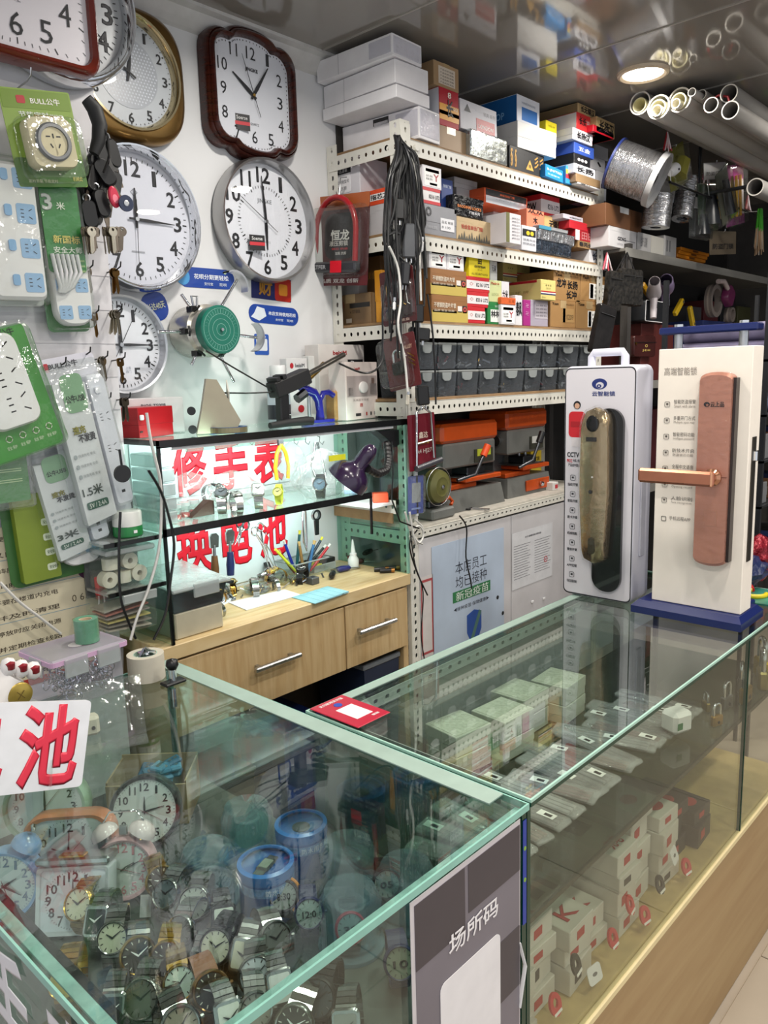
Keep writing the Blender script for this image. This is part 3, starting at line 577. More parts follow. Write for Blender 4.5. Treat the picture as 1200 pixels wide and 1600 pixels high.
for lab, xl, xr, yt, col, dec in (('white box with blue scribble, lowest at the right end of the second shelf', 921, 943, 390, '#d4d4d8', [scr('长江', .2, .2, .8, .9, '#3a3f55')]), ('brown box with four handwritten characters on the second shelf', 903, 932, 375, '#8d6f48', [scr('春风长安', .06, .2, .95, .85)]),
                              ('red box with grid print on the handwritten brown box', 899, 930, 358, '#a11722', [('F', 'p', 0, 0, .2, 1, '#d7cfd0'), ('F', 't', '田田', .3, .15, .9, .85, '#c98a8a', 0)]), ('long red carton end lying on the red grid box', 890, 930, 343, '#b51d2a', [('F', 'p', .88, .1, 1, .9, '#e2dede')]),
                              ('lilac box with small black characters on the second shelf', 880, 911, 333, '#b5afb8', [('F', 't', '无锡好智伟', .3, .35, .9, .6, '#2b2b30', .02)]), ('long white box pointing out, topmost at the right of the second shelf', 925, 942, 320, '#d9d7d8', [scr('·', .4, .4, .6, .7)])):
    ze = fb(lab, xl, xr, yt, ze, .2, col, 'tuck', dec, Y=1.515, group=G2)
ze = z2
for lab, xl, xr, yt, col, dec in (('white box with a small drawing at the far right of the second shelf', 934, 948, 377, '#d2d2d6', [scr('、', .4, .3, .6, .6)]), ('navy box with white letters at the far right of the second shelf', 932, 950, 359, '#1f2f63', [('F', 't', 'E', .6, .3, .8, .7, '#cfd6ea', 0)]),
                              ('white and red striped box at the far right of the second shelf', 931, 951, 345, '#c6303a', [('F', 'p', 0, .3, 1, .5, '#e0dcdc')]), ('red packet with a woven print, topmost at the far right', 922, 951, 331, '#a8182a', [('F', 't', '网 网', .1, .2, .9, .8, '#c25560', 0)])):
    ze = fb(lab, xl, xr, yt, ze, .1, col, 'tuck', dec, Y=1.60, group=G2)
# ---- third shelf
z3 = T[3] + .001
zc3 = eb('brown carton with a black bar and arrow marks on the end of the third shelf', 1.75, 519, 580, z3, 464, .1, '#7d6343', 'shipper', [('F', 'p', .48, .55, .98, .70, '#1a1613'), ('F', 't', '↑ ↑', .14, .5, .36, .8, '#7c2f22', 0), ('F', 't', 'x STEEL', .48, .38, .75, .48, '#2c231a', 0), ('F', 'p', .38, .08, .52, .22, '#cfc5b4')], group=G3)
eb('grey flat box on the brown carton at the end of the third shelf', 1.76, 519, 560, zc3, 448, .08, '#8e8c8c', 'tuck', group=G3)
eb('dark brown box behind the red lock pack at the end of the third shelf', 1.80, 560, 596, zc3, 405, .06, '#5c3f1c', 'tuck', [('F', 't', '名 仪 金', .2, .4, .8, .6, '#94691f', 0)], group=G3)
eb('upper orange-gold box at the end of the third shelf', 1.742, 586, 597, z3 + .06, 423, .03, '#c8871d', 'tuck', group=G3); eb('lower orange-gold box at the end of the third shelf', 1.742, 588, 598, z3, 462, .03, '#cf8f22', 'tuck', group=G3)
GT = [('F', 'p', 0, 0, 1, .42, '#c9b25c'), ('F', 'p', .02, .34, .68, .5, '#8f6a4a'), ('F', 't', '不锈钢防盗叶片锁', .05, .52, .66, .72, '#efe3cf', .02), ('F', 't', '品质 安全 耐用', .06, .38, .6, .46, '#e5d7bf', 0), ('F', 'p', .71, .38, .83, .62, '#e9e3dc'), ('F', 'p', .85, .36, .97, .64, '#2a2730'), ('F', 't', '◎', .86, .4, .96, .6, '#d65a4c', .03)]
za3 = fb('lower of two tan and yellow lock boxes on the third shelf', 675, 731, 459, z3, .16, '#97683c', 'tuck', GT, group=G3)
zb_ = fb('upper of two tan and yellow lock boxes on the third shelf', 673, 729, 418, za3, .16, '#97683c', 'tuck', GT, group=G3)
fb('left of two white labelled key boxes on the tan lock boxes', 671, 698, 386, zb_, .06, '#e8e6ea', 'tuck', KEYLBL, group=G3); fb('right of two white labelled key boxes on the tan lock boxes', 699, 725, 389, zb_, .06, '#e8e6ea', 'tuck', KEYLBL, group=G3)
RW = [('F', 'p', 0, .22, 1, .76, '#e9e5e6'), ('F', 't', '8216 U72', .4, .36, .97, .62, '#2b2b32', .02), ('F', 't', '◇', .12, .4, .28, .64, '#c03a3f', 0)]
zz = z3
for lab, xl, xr, yt in (('lowest of three red and white numbered boxes', 731, 758, 479), ('middle of three red and white numbered boxes', 730, 763, 455), ('topmost of three red and white numbered boxes, under the yellow box', 729, 765, 431)):
    zz = fb(lab, xl, xr, yt, zz, .1, '#c9202b', 'tuck', RW, group=G3)
fb('bright yellow box with black emblem and hazard stripes on the side', 733, 765, 398, zz, .08, '#e2cd16', 'tuck', [('F', 't', '田', .42, .62, .6, .88, '#1d1b12', .03), ('F', 't', 'OUTSTEAM', .25, .44, .78, .55, '#1d1b12', .03), ('F', 't', '王 八 力', .4, .32, .62, .4, '#1d1b12', 0), ('F', 't', 'ALL SECURITY LOCK', .12, .1, .9, .2, '#5a5212', 0), ('L', 't', '///', .1, .05, .9, .95, '#1d1b12', .05)], group=G3)
zg3 = fb('small green box with handwriting on a white square', 762, 784, 471, z3, .08, '#197a3a', 'tuck', [('F', 'p', .2, .1, .98, .66, '#e6e8e4'), scr('林林', .22, .3, .9, .62), ('F', 't', '锁芯', .5, .76, .8, .86, '#cfe6d4', 0)], group=G3)
fb('pale yellow-green box with red script on the green box', 764, 795, 437, zg3, .1, '#c8cf96', 'tuck', [('F', 't', 'Made in', .1, .8, .5, .92, '#b5533a', .02), ('F', 'p', .62, 0, 1, 1, '#d9d8dc'), scr('六米', .66, .15, .95, .6), ('F', 't', 'LOCK', .15, .3, .5, .42, '#a9b07c', 0)], group=G3)
zk3 = fb('small white key box with a red label line beside the green box', 783, 805, 475, z3, .06, '#e4e2e6', 'tuck', KEYLBL, group=G3, Y=1.505)
fb('small orange-lidded box on the small white key box', 783, 806, 464, zk3, .06, '#d9622b', 'tuck', [('F', 't', '三 环', .5, .3, .9, .7, '#8f3a16', 0)], group=G3, Y=1.503)
fb('narrow white box with handwriting beside the orange-lidded box', 805, 816, 461, z3, .07, '#dddce0', 'tuck', [scr('春风', .1, .3, .9, .8)], group=G3)
fb('magenta box with white print on the third shelf', 818, 829, 468, z3, .1, '#a3247e', 'tuck', [('F', 't', '卍', .3, .7, .7, .85, '#e3a6d0', 0), ('F', 't', '卍', .3, .4, .7, .55, '#e3a6d0', 0)], group=G3)
zl3 = fb('lilac-grey box with a grey label under the yellow striped box', 829, 856, 468, z3, .1, '#a79fae', 'tuck', [('F', 'p', .25, .3, .97, .92, '#c3bcc6')] + [('F', 't', '品名 规格 单位', .3, .38 + .13 * k, .92, .44 + .13 * k, '#66606c', 0) for k in range(4)], group=G3)
ST = [('F', 'p', 0, .38, 1, .44, '#b3202e'), ('F', 'p', 0, .32, 1, .37, '#f1efe6'), ('F', 'p', 0, .26, 1, .31, '#26336b'), ('F', 't', '★ ★ ★', .3, .68, .7, .8, '#70683f', 0), ('F', 't', '弹子锁', .36, .54, .64, .62, '#8a824f', 0), ('F', 't', '40mm', .06, .08, .3, .16, '#70683f', 0)]
fb('pale yellow box with red white and blue stripes, open flap, on the lilac box', 845, 868, 436, zl3, .16, '#d3c67c', 'tuck', ST + [('L', 'p', .0, .86, .9, .99, '#a61c26'), ('L', 't', '三环 牌', .2, .35, .7, .5, '#9a9150', 0)], group=G3, Y=1.49)
zy = fb('plain white box behind the pale green box on the third shelf', 770, 800, 437, z3, .08, '#cfcfcf', 'tuck', group=G3, Y=1.66)
fb('left of two striped pale yellow boxes stacked at the back', 786, 808, 410, zy, .07, '#b9ad6c', 'tuck', ST, group=G3, Y=1.66); 
zy2 = fb('striped pale yellow box at the back, below its pair', 800, 830, 437, z3, .07, '#b9ad6c', 'tuck', ST, group=G3, Y=1.67); fb('right of two striped pale yellow boxes stacked at the back', 808, 828, 411, zy2, .07, '#b9ad6c', 'tuck', ST, group=G3, Y=1.67)
fb('narrow tall white box beside the bright yellow box', 766, 777, 407, zz, .06, '#dcdce0', 'tuck', [('F', 't', '无锡', .2, .5, .8, .8, '#3c3c42', 0)], group=G3, Y=1.56)
YS = [('F', 't', 'Yson', .06, .82, .3, .92, '#3a2a18', .03), ('F', 't', '锁业集团', .6, .84, .92, .9, '#6a5234', 0)]
zy1 = fb('brown hardware carton, lower left of the four at the shelf end', 860, 899, 468, z3, .2, '#a17b4d', 'shipper', YS + [('F', 'p', .46, .2, .92, .72, '#b18d5c'), ('F', 'p', .48, .2, .58, .72, '#2a2019'), ('F', 't', '0209', .62, .3, .9, .5, '#4a3923', 0)], group=G3)
zy2 = fb('brown hardware carton with a white barcode sticker, lower right of the four', 900, 940, 469, z3, .2, '#a57f50', 'shipper', YS + SHIP(.44, .06, .95, .66), group=G3)
fb('brown hardware carton covered in scribbles, upper left of the four', 865, 906, 422, zy1, .2, '#a07a4c', 'shipper', YS + [scr('龙冲', .1, .45, .45, .76), scr('长扬', .5, .42, .9, .72), scr('长冲', .46, .08, .86, .38)], group=G3)
fb('brown hardware carton with a white sticker, upper right of the four', 907, 948, 427, zy2, .2, '#a67f4f', 'shipper', YS + SHIP(.32, .1, .9, .68), group=G3)
# ---- fourth shelf: two rows of clear lidded bins
M_BINS = clear('#c9cdd2', 1.45, .1, .16, .1, 20, '#a9b0b8')
def bits(mb, w, d, h, k, rnd):
    for i in range(k):
        cx, cyy, cz = (rnd.random() - .5) * w * .8, d * (.1 + rnd.random() * .8), .004 + rnd.random() * h; a, b_ = rnd.random() * 6.3, rnd.random() * 6.3
        L = .006 + rnd.random() * .012; dx, dy, dz = L * math.cos(a) * math.cos(b_), L * math.sin(a) * math.cos(b_), L * math.sin(b_) * .5
        mb.tube([(cx - dx, cyy - dy, max(.003, cz - dz)), (cx + dx, cyy + dy, cz + dz)], .0018 + rnd.random() * .002, 5, mi=i % 3)
    return mb
COLS = [(655, 684), (686, 714), (716, 748), (750, 781), (784, 819), (821, 846), (848, 871), (874, 904), (907, 930)]
z4 = T[4] + .001; rnd = random.Random(3); hb = (Zat(577, Xat(700, 1.52, z4), 1.52) - z4)
names = ['first', 'second', 'third', 'fourth', 'fifth', 'sixth', 'seventh', 'eighth', 'ninth']
whatb = ['loose screws', 'keys', 'white clips', 'a pale bar', 'small springs', 'short rods', 'brass pieces', 'metal offcuts', 'mixed bolts']
for row, (zb_, yt) in enumerate(((z4, 577), (z4 + hb + .001, 533))):
    for i, (xl, xr) in enumerate(COLS):
        Y = 1.518; X0, X1 = Xat(xl, Y, zb_), Xat(xr, Y, zb_); wd = X1 - X0; h = hb * .97; dd = .16
        t = th('parts_bin', f'clear lidded bin of {whatb[(i + row * 4) % 9]}, {names[i]} from the left in the {"lower" if row == 0 else "upper"} row', 'bin', ((X0 + X1) / 2, Y, zb_), 0, 'clear parts bins on the fourth shelf')
        MB().add([(-wd * .46, .006, 0), (wd * .46, .006, 0), (wd * .46, dd - .006, 0), (-wd * .46, dd - .006, 0), (-wd / 2, 0, h * .9), (wd / 2, 0, h * .9), (wd / 2, dd, h * .9), (-wd / 2, dd, h * .9)], [(3, 2, 1, 0), (0, 1, 5, 4), (1, 2, 6, 5), (2, 3, 7, 6), (3, 0, 4, 7)]).b('tub', M_BINS, t)
        MB().box(-wd / 2 - .001, wd / 2 + .001, -.002, dd, h * .9, h, 0, .003).b('lid', M_MILK, t)
        MB().prism([(-wd * .25, h * .92), (-wd * .22, h * .68), (-wd * .12, h * .6), (wd * .12, h * .6), (wd * .22, h * .68), (wd * .25, h * .92)], -.006, -.003).b('tab', M_MILK, t, (wd * .12 * ((i * 3) % 3 - 1), 0, 0))
        stuff(bits(MB(), wd * .85, dd * .8, h * .35, 26, rnd).b('small_parts', [MS, mat('#c8c8c6', .5), [M_BRASS, mat('#7b7d82', .4), mat('#b8333f', .4), MS][(i + row) % 4]], t, (0, .012, 0)))
# ================================================================= wall clocks
def lf(mb, poly, rings, mi=0, cap=True):
    n = len(poly); s0 = len(mb.v); vs = []
    for sc_, y in rings: vs += [(x * sc_, y, z * sc_) for x, z in poly]
    fs = [(k * n + i, k * n + (i + 1) % n, (k + 1) * n + (i + 1) % n, (k + 1) * n + i) for k in range(len(rings) - 1) for i in range(n)]
    if cap: fs.append(tuple(range((len(rings) - 1) * n, len(rings) * n)))
    return mb.add(vs, fs, mi)
def hand(name, L, wd, m, par, y, hours=None, deg=None, tail=.02, sharp=True):
    a = R(deg if deg is not None else hours * 30)
    pts = [(-wd * .6, -tail), (wd * .6, -tail), (wd, L * .25), (wd * (.25 if sharp else .9), L), (-wd * (.25 if sharp else .9), L), (-wd, L * .25)]
    return MB().prism(pts, -.0006, .0006).b(name, m, par, (0, y, 0), (0, a, 0))
def dialset(t, rn, hn, y, m, style='sans', only=None, wn=None, rel=1.0, rz=None):
    for k in range(1, 13):
        if only and k not in only: continue
        a = R(30 * k); s = str(k); w_ = hn * (.62 if len(s) == 1 else 1.15)
        if s == '1': w_ = hn * .3
        if s == '11': w_ = hn * .85
        x, z = rn * math.sin(a), (rz or rn) * math.cos(a)
        tx(s, w_ * rel, hn, m, t, (x, y, z), FRONT, .0 if style == 'sans' else .02, name='numeral')
def ticks(t, r, y, m, L=.007, wd=.0009, poly=None):
    mb = MB()
    for k in range(60):
        a = R(6 * k); r0 = poly(a) if poly else r; l = L * (1.6 if k % 5 == 0 else 1); w_ = wd * (1.8 if k % 5 == 0 else 1)
        s, c = math.sin(a), math.cos(a)
        mb.add([((r0 - l) * s - w_ * c, y, (r0 - l) * c + w_ * s), ((r0 - l) * s + w_ * c, y, (r0 - l) * c - w_ * s), (r0 * s + w_ * c, y, r0 * c - w_ * s), (r0 * s - w_ * c, y, r0 * c + w_ * s)], [(0, 1, 2, 3)])
    stuff(mb.b('minute_marks', m, t))
M_FACE = mat('#e3e6ee', .35, nz=0); M_CGL = clear('#ffffff', 1.35, 0.0)
def round_clock(label, X, Y, Z, r, rim, rimw, hm, depth=.045, nh=.036, face=M_FACE, sec=None, brand=None, rn=.74, tick=.93, numm=M_INK, group='wall clocks', bevel='round', hl=(.5, .78), only=None):
    t = th('wall_clock', label, 'clock', (X, Y, Z), 0, group)
    ri = r - rimw
    prof = [(r - .004, 0), (r, .008), (r, depth * .7), (r - rimw * .25, depth), (r - rimw * .7, depth * .96), (ri, depth * .62), (ri, depth * .4)]
    MB().lathe(prof, ax='y', n=56, cap=False).b('rim', rim, t, sm=50)
    if bevel == 'double': MB().lathe([(r - rimw * .55 - .003, depth * .9), (r - rimw * .55, depth + .004), (r - rimw * .55 + .003, depth * .9)], ax='y', n=56, cap=False).b('rim_bead', rim, t, sm=50)
    yf = -depth * .42
    MB().lathe([(ri + .003, depth * .38), (ri + .003, depth * .42), (0, depth * .42)], ax='y', n=56).b('dial', face, t)
    if tick: ticks(t, ri * tick, yf - .0006, numm)
    dialset(t, ri * rn, nh, yf - .0008, numm, 'bold', only)
    if brand:
        for s, x, z, w_, h_, c in brand: tx(s, w_, h_, mat(c, .5, nz=0), t, (x, yf - .0008, z), FRONT, .0)
    h, m_ = hm
    hand('hour_hand', ri * hl[0], .0045, M_INK, t, yf - .004, hours=h); hand('minute_hand', ri * hl[1], .0036, M_INK, t, yf - .0055, deg=m_ * 6)
    if sec is not None: hand('second_hand', ri * .8, .0007, M_INK, t, yf - .007, deg=sec * 6, tail=.045)
    MB().cyl((0, yf, 0), .005, .009, 'y', 12).b('hub', MS, t)
    MB().lathe([(0, depth * .63), (ri + .001, depth * .63)], ax='y', n=48).b('glass', M_CGL, t)
    return t
def price_tag(t, x, z, y, w_=.045, h_=.04):
    p = MB().box(-w_ / 2, w_ / 2, -.001, 0, -h_ / 2, h_ / 2).b('sticker', mat('#1c1a1c', .35, nz=0), t, (x, y, z), (0, 0, R(-14)))
    tx('Soerse', w_ * .7, h_ * .24, mat('#e8e8e8', .5, nz=0), p, (0, -.0014, h_ * .28), FRONT, .02); MB().box(-w_ / 2, w_ / 2, -.0014, -.001, -h_ * .18, h_ * .04).b('sticker_band', mat('#c52a35', .5, nz=0), p)
round_clock('silver-rimmed round wall clock with bold numerals below the brown scalloped clock', 1.456, YWALL - .002, 1.815, .164, mat('#a9a8a8', .3, .9, .03), .013, (5.97, 59.2), .052, .041, sec=50.5, rn=.80, tick=.62,
            brand=[('JINGKE', 0, .052, .05, .014, '#55585e'), ('QUARTZ', 0, -.055, .03, .006, '#a0a3a8')])
price_tag(bpy.data.objects['wall_clock'], -.045, -.062, -.038)
round_clock('large chrome-rimmed wall clock showing a quarter past twelve above the small one', 1.058, YWALL - .002, 1.774, .170, MC, .018, (12.02, 15.2), .05, .036, face=mat('#d9dce8', .3, nz=0), sec=30.4, rn=.76, bevel='double', hl=(.47, .68),
            brand=[('♢', 0, .062, .02, .02, '#8d919c'), ('───', .0, -.075, .035, .004, '#a0a3ac')])
round_clock('small silver-framed wall clock half behind the key board', .992, YWALL - .002, 1.478, .119, mat('#b9bcc2', .3, .7, .02), .011, (12.05, 15), .04, .029, sec=5, rn=.74, tick=.95, hl=(.55, .8), brand=[('上海', .016, -.055, .014, .007, '#9aa0ac'), ('西门', .016, -.064, .014, .007, '#9aa0ac')])
round_clock('chrome-rimmed wall clock behind the red-brown square clock at the top', .806, YKB - .001, 2.122, .158, MC, .020, (9, 20), .05, .04, face=mat('#b9bec2', .3, nz=0), rn=.76, bevel='double')
# gold cushion clock: squared outer frame round dial
t = th('wall_clock', 'bronze-gold cushion-shaped wall clock with a dotted dial centre', 'clock', (1.062, YWALL - .002, 2.100), 0, 'wall clocks')
cush = [((.152) * (abs(math.cos(a)) ** .62) * (1 if math.cos(a) >= 0 else -1), .150 * (abs(math.sin(a)) ** .62) * (1 if math.sin(a) >= 0 else -1)) for a in [2 * PI * i / 64 for i in range(64)]]
M_BRZ = mat('#8a6b3c', .3, .85, .06); ro = circ(.128, 64)
mb = MB(); lf(mb, cush, [(1, 0), (1.0, -.02), (.97, -.036), (.90, -.044)], cap=False); n0 = 64; b0 = len(mb.v) - 64
mb.v += [(x, -.046, z) for x, z in ro]; mb.f += [(b0 + i, b0 + (i + 1) % 64, b0 + 64 + (i + 1) % 64, b0 + 64 + i) for i in range(64)]; mb.mi += [0] * 64
mb.b('frame', M_BRZ, t, sm=40)
MB().lathe([(.131, .044), (.129, .052), (.124, .052), (.120, .046), (.116, .030)], ax='y', n=56, cap=False).b('rim', mat('#c9b78e', .12, 1, 0), t, sm=50)
MB().lathe([(.12, .026), (.12, .03), (0, .03)], ax='y', n=48).b('dial', mat('#c3c9cf', .35, nz=0), t)
MB().lathe([(.078, .0302), (.078, .0310), (0, .0310)], ax='y', n=40).b('dial_centre', mat('#aeb4bd', .3, nz=0), t)
mb = MB()
for i in range(-9, 10):
    for j in range(-9, 10):
        x, z = (i + .5 * (j % 2)) * .0082, j * .0072
        if x * x + z * z < .074 ** 2: mb.add([(x - .0025, -.0314, z), (x, -.0314, z - .0025), (x + .0025, -.0314, z), (x, -.0314, z + .0025)], [(0, 1, 2, 3)])
stuff(mb.b('dot_pattern', mat('#dfe5ee', .4, nz=0), t)); ticks(t, .113, -.0306, M_INK, .003); dialset(t, .098, .023, -.0308, M_INK, 'bold')
hand('hour_hand', .055, .004, M_INK, t, -.034, hours=.35); hand('minute_hand', .085, .003, M_INK, t, -.036, deg=300)
MB().lathe([(0, .046), (.118, .046)], ax='y', n=40).b('glass', M_CGL, t)
# brown scalloped clock
def scallop(w_, h_):
    q = []
    for k in range(7): a = PI / 2 * k / 6; q.append((w_ * (.5 - .17 + .17 * math.cos(a)), h_ * (.452 - .17 + .17 * math.sin(a))))
    q += [(w_ * .285, h_ * .447), (w_ * .265, h_ * .449)]
    for k in range(1, 9): a = PI / 2 * k / 8; q.append((w_ * .245 * math.cos(a), h_ * (.455 + .062 * math.sin(a))))
    up = q + [(-x, z) for x, z in reversed(q[:-1])]
    return up + [(x, -z) for x, z in reversed(up)]
t = th('wall_clock', 'dark brown wooden scalloped wall clock showing five past ten, top centre', 'clock', (1.431, YWALL - .002, 2.132), 0, 'wall clocks')
sp = scallop(.30, .318); M_DWOOD = wood('#4a1c12', '#2a0d08', (4, 4, 30), 4, .25)
mb = MB(); lf(mb, sp, [(1, 0), (1, -.022), (.985, -.034), (.955, -.040), (.945, -.037), (.925, -.047), (.89, -.052), (.86, -.047), (.845, -.036), (.835, -.026)], cap=False); mb.b('frame', M_DWOOD, t, sm=35)
mb = MB(); lf(mb, sp, [(.84, -.024), (.84, -.0265)]); mb.b('dial', mat('#dfe2ea', .35, nz=0), t)
xs_ = [(x * .80, z * .80) for x, z in sp]; mb = MB()
for i in range(0, len(xs_)):
    (xa, za), (xb, zb) = xs_[i], xs_[(i + 1) % len(xs_)]; L = math.hypot(xb - xa, zb - za); k = max(1, round(L / .011))
    for j in range(k):
        x, z = xa + (xb - xa) * j / k, za + (zb - za) * j / k; mb.box(x - .001, x + .001, -.0272, -.0266, z - .0018, z + .0018)
stuff(mb.b('minute_marks', M_INK, t))
for k in range(1, 13):
    a = R(30 * k); x = max(-.094, min(.094, .112 * math.sin(a))); z = max(-.104, min(.104, .116 * math.cos(a))); s = str(k)
    tx(s, {1: .010, 10: .03, 11: .024, 12: .03}.get(k, .018), .031, M_INK, t, (x, -.0276, z), FRONT, .0, name='numeral')
tx('JINGKE', .042, .012, M_INK, t, (0, -.0276, .062), FRONT, .03); tx('QUARTZ', .028, .007, mat('#55555c', .5, nz=0), t, (.002, -.0276, -.072), FRONT)
hand('hour_hand', .078, .0055, M_INK, t, -.030, hours=10.15, tail=.012); hand('minute_hand', .095, .005, M_INK, t, -.032, deg=34, tail=.012); hand('second_hand', .10, .0008, M_INK, t, -.034, deg=-20, tail=.055)
MB().cyl((0, -.026, 0), .004, .010, 'y', 10).b('hub', M_GOLD, t); price_tag(t, -.043, -.075, -.030)
mb = MB(); lf(mb, sp, [(.845, -.040), (.001, -.040)], cap=False); mb.b('glass', M_CGL, t)
# red-brown square clock at the top left
t = th('wall_clock', 'red-brown square wall clock cut by the top left corner', 'clock', (.700, YKB - .078, 2.130), 0, 'wall clocks')
sq = rr_(.315, .312, .03, 5); M_RB = mat('#6a2014', .2, nz=.1, coat=.4)
mb = MB(); lf(mb, sq, [(1, .044), (1, .01), (.985, 0), (.95, -.006), (.90, 0), (.885, .012)], cap=False); mb.b('frame', M_RB, t, sm=40)
mb = MB(); lf(mb, rr_(.282, .279, .022, 5), [(1, .012), (1, .009)]); mb.b('dial', mat('#e1dde3', .35, nz=0), t)
mb = MB()
for k in range(60):
    a = R(6 * k); s, c = math.sin(a), math.cos(a); q = min(.131 / max(1e-6, abs(s)), .130 / max(1e-6, abs(c))); l = .011 if k % 5 == 0 else .007; wd = .0011 if k % 5 == 0 else .0006
    mb.add([((q - l) * s - wd * c, .0084, (q - l) * c + wd * s), ((q - l) * s + wd * c, .0084, (q - l) * c - wd * s), (q * s + wd * c, .0084, q * c - wd * s), (q * s - wd * c, .0084, q * c + wd * s)], [(0, 1, 2, 3)])
stuff(mb.b('minute_marks', M_INK, t))
for k in range(1, 13):
    a = R(30 * k); s, c = math.sin(a), math.cos(a); q = min(.095 / max(1e-6, abs(s)), .096 / max(1e-6, abs(c))); tx(str(k), .024 if k != 1 else .01, .04, M_INK, t, (q * s, .0078, q * c), FRONT, name='numeral')
tx('QUARTZ', .045, .009, mat('#77747c', .5, nz=0), t, (-.01, .0078, -.055), FRONT)
hand('hour_hand', .06, .005, M_INK, t, .005, hours=10); hand('minute_hand', .09, .004, M_INK, t, .003, deg=60)
mb = MB(); lf(mb, rr_(.285, .282, .02), [(1, .004), (.001, .004)], cap=False); mb.b('glass', M_CGL, t)

# ================================================================= hanging packs on the key board
def quad(c4, Y):
    P = [pY(*c, Y) for c in c4]; tl, tr, br, bl = P
    W = ((tr - tl).length + (br - bl).length) / 2; H = ((bl - tl).length + (br - tr).length) / 2; c = (tl + tr + br + bl) / 4
    e = (tr - tl) + (br - bl); d = (tl - bl) + (tr - br); ang = (math.atan2(-e.z, e.x) + math.atan2(d.x, d.z)) / 2
    return c, W, H, ang
def hangcard(label, c4, Y, col, cat='pack', name='hanging_pack', group='packs hanging on the key board', rr=.012, m=None):
    c, W, H, a = quad(c4, Y); t = th(name, label, cat, (c.x, Y, c.z), 0, group, rot=(0, a, 0))
    MB().prism(rr_(W, H, rr), 0, .0016).b('backing_card', m or mat(col, .35, nz=.10, scale=9), t)
    return t, W, H
def pt(t, s, u, v, w_, h_, col, W, H, y=-.0009, bold=.02): return tx(s, w_ * W, h_ * H, mat(col, .5, nz=0), t, ((u - .5) * W, y, (v - .5) * H), FRONT, bold)
def pp(t, u0, v0, u1, v1, col, W, H, y=-.0005, r=None, d=.0006, name='printed_patch', m=None):
    w_, h_ = (u1 - u0) * W, (v1 - v0) * H
    return MB().prism(rr_(w_, h_, r if r else min(w_, h_) * .15), y, y + d).b(name, m or mat(col, .4, nz=.04), t, (((u0 + u1) / 2 - .5) * W, 0, ((v0 + v1) / 2 - .5) * H))
M_DARKHOLE = mat('#2a2b30', .6, nz=0)
def sockets(par, x, z, s, y, col=None, one=False):
    """a five-hole outlet: optional coloured plate and slots"""
    if col: MB().prism(rr_(s * 1.25, s * 1.25, s * .15), y - .0012, y).b('outlet_plate', mat(col, .4, nz=0), par, (x, 0, z)); y -= .0012
    mb = MB()
    for dx in (-.18, 0, .18): mb.box(x - s * .32 - .001, x - s * .32 + s * .16, y - .0004, y, z + dx * s * 1.3 - s * .02, z + dx * s * 1.3 + s * .03)
    for sg in (-1, 1):
        p0 = len(mb.v); mb.box(-s * .13, s * .13, y - .0004, y, -s * .025, s * .025); mb.xf(Mt((x + s * .28, 0, z + sg * s * .25), (0, R(-32 * sg), 0)), p0)
    stuff(mb.b('socket_slots', M_DARKHOLE, par))
def bubble(t, W, H, u0, v0, u1, v1, d, r=.01, m=None, name='clear_blister'):
    w_, h_ = (u1 - u0) * W, (v1 - v0) * H; mb = MB(); lf(mb, rr_(w_, h_, r), [(1.08, -.0007), (1.02, -.002), (1.0, -d * .9), (.97, -d)]); return mb.b(name, m or M_BLIST, t, (((u0 + u1) / 2 - .5) * W, 0, ((v0 + v1) / 2 - .5) * H), sm=40)
def wirehook(par, x, y, z, L=.05, up=.02, m=None, r=.0016):
    return MB().tube([(x, y, z), (x, y - L * .7, z + .002), (x, y - L * .95, z + up * .4), (x, y - L, z + up)], r, 6).b('hook', m or MK, par, sm=60)
# A: green timer socket
t, W, H = hangcard('green blister card with a square beige timer socket, topmost pack on the board', [(0, 139), (106, 141), (138, 293), (27, 291)], 1.53, '#7c9a2c', rr=.004)
pp(t, 0, 0, 1, .3, '#3f6a1c', W, H); pp(t, .02, .80, .98, .985, '#6d8a24', W, H, r=.002)
pt(t, 'BULL公牛', .62, .885, .42, .07, '#f2f0e6', W, H); mbb = pp(t, .22, .85, .34, .93, '#b3252b', W, H, -.0009, .003); pt(t, '节能定时', .42, .74, .42, .065, '#dfe6d8', W, H); pt(t, '转换器', .74, .735, .2, .045, '#dfe6d8', W, H)
pp(t, .42, .685, .82, .705, '#c77b2c', W, H); pt(t, '定时节能 节能定时', .35, .06, .42, .035, '#e6e3c8', W, H, bold=0); pt(t, '机械式', .86, .085, .14, .05, '#e8dc8a', W, H)
so = thing_ = MB(); lf(so, rr_(.088, .088, .016, 5), [(1, -.001), (1, -.024), (.96, -.030)]); so = so.b('socket_body', mat('#d9cba8', .4, nz=.02), t, (0, 0, -.012), sm=40)
MB().lathe([(.034, .030), (.034, .034), (.031, .037), (.026, .037), (.025, .033)], ax='y', n=40, cap=False).b('timer_ring', mat('#6d7072', .3, nz=.05), so, sm=40)
MB().lathe([(.0255, .030), (.0255, .034), (0, .034)], ax='y', n=32).b('socket_face', mat('#dccfae', .4, nz=0), so)
mb = MB()
for x, z, a in ((-.010, .009, 0), (0, .010, 90), (.010, .009, 0), (-.006, -.007, 60), (.009, -.007, -60)):
    p0 = len(mb.v); mb.box(-.004, .004, -.0346, -.0338, -.0011, .0011); mb.xf(Mt((x, 0, z), (0, R(a), 0)), p0)
stuff(mb.b('socket_slots', M_DARKHOLE, so)); bubble(t, W, H, .12, .06, .95, .7, .034, .02)
wirehook(kb, .72, YKB, 1.945, .07, .02, MS)
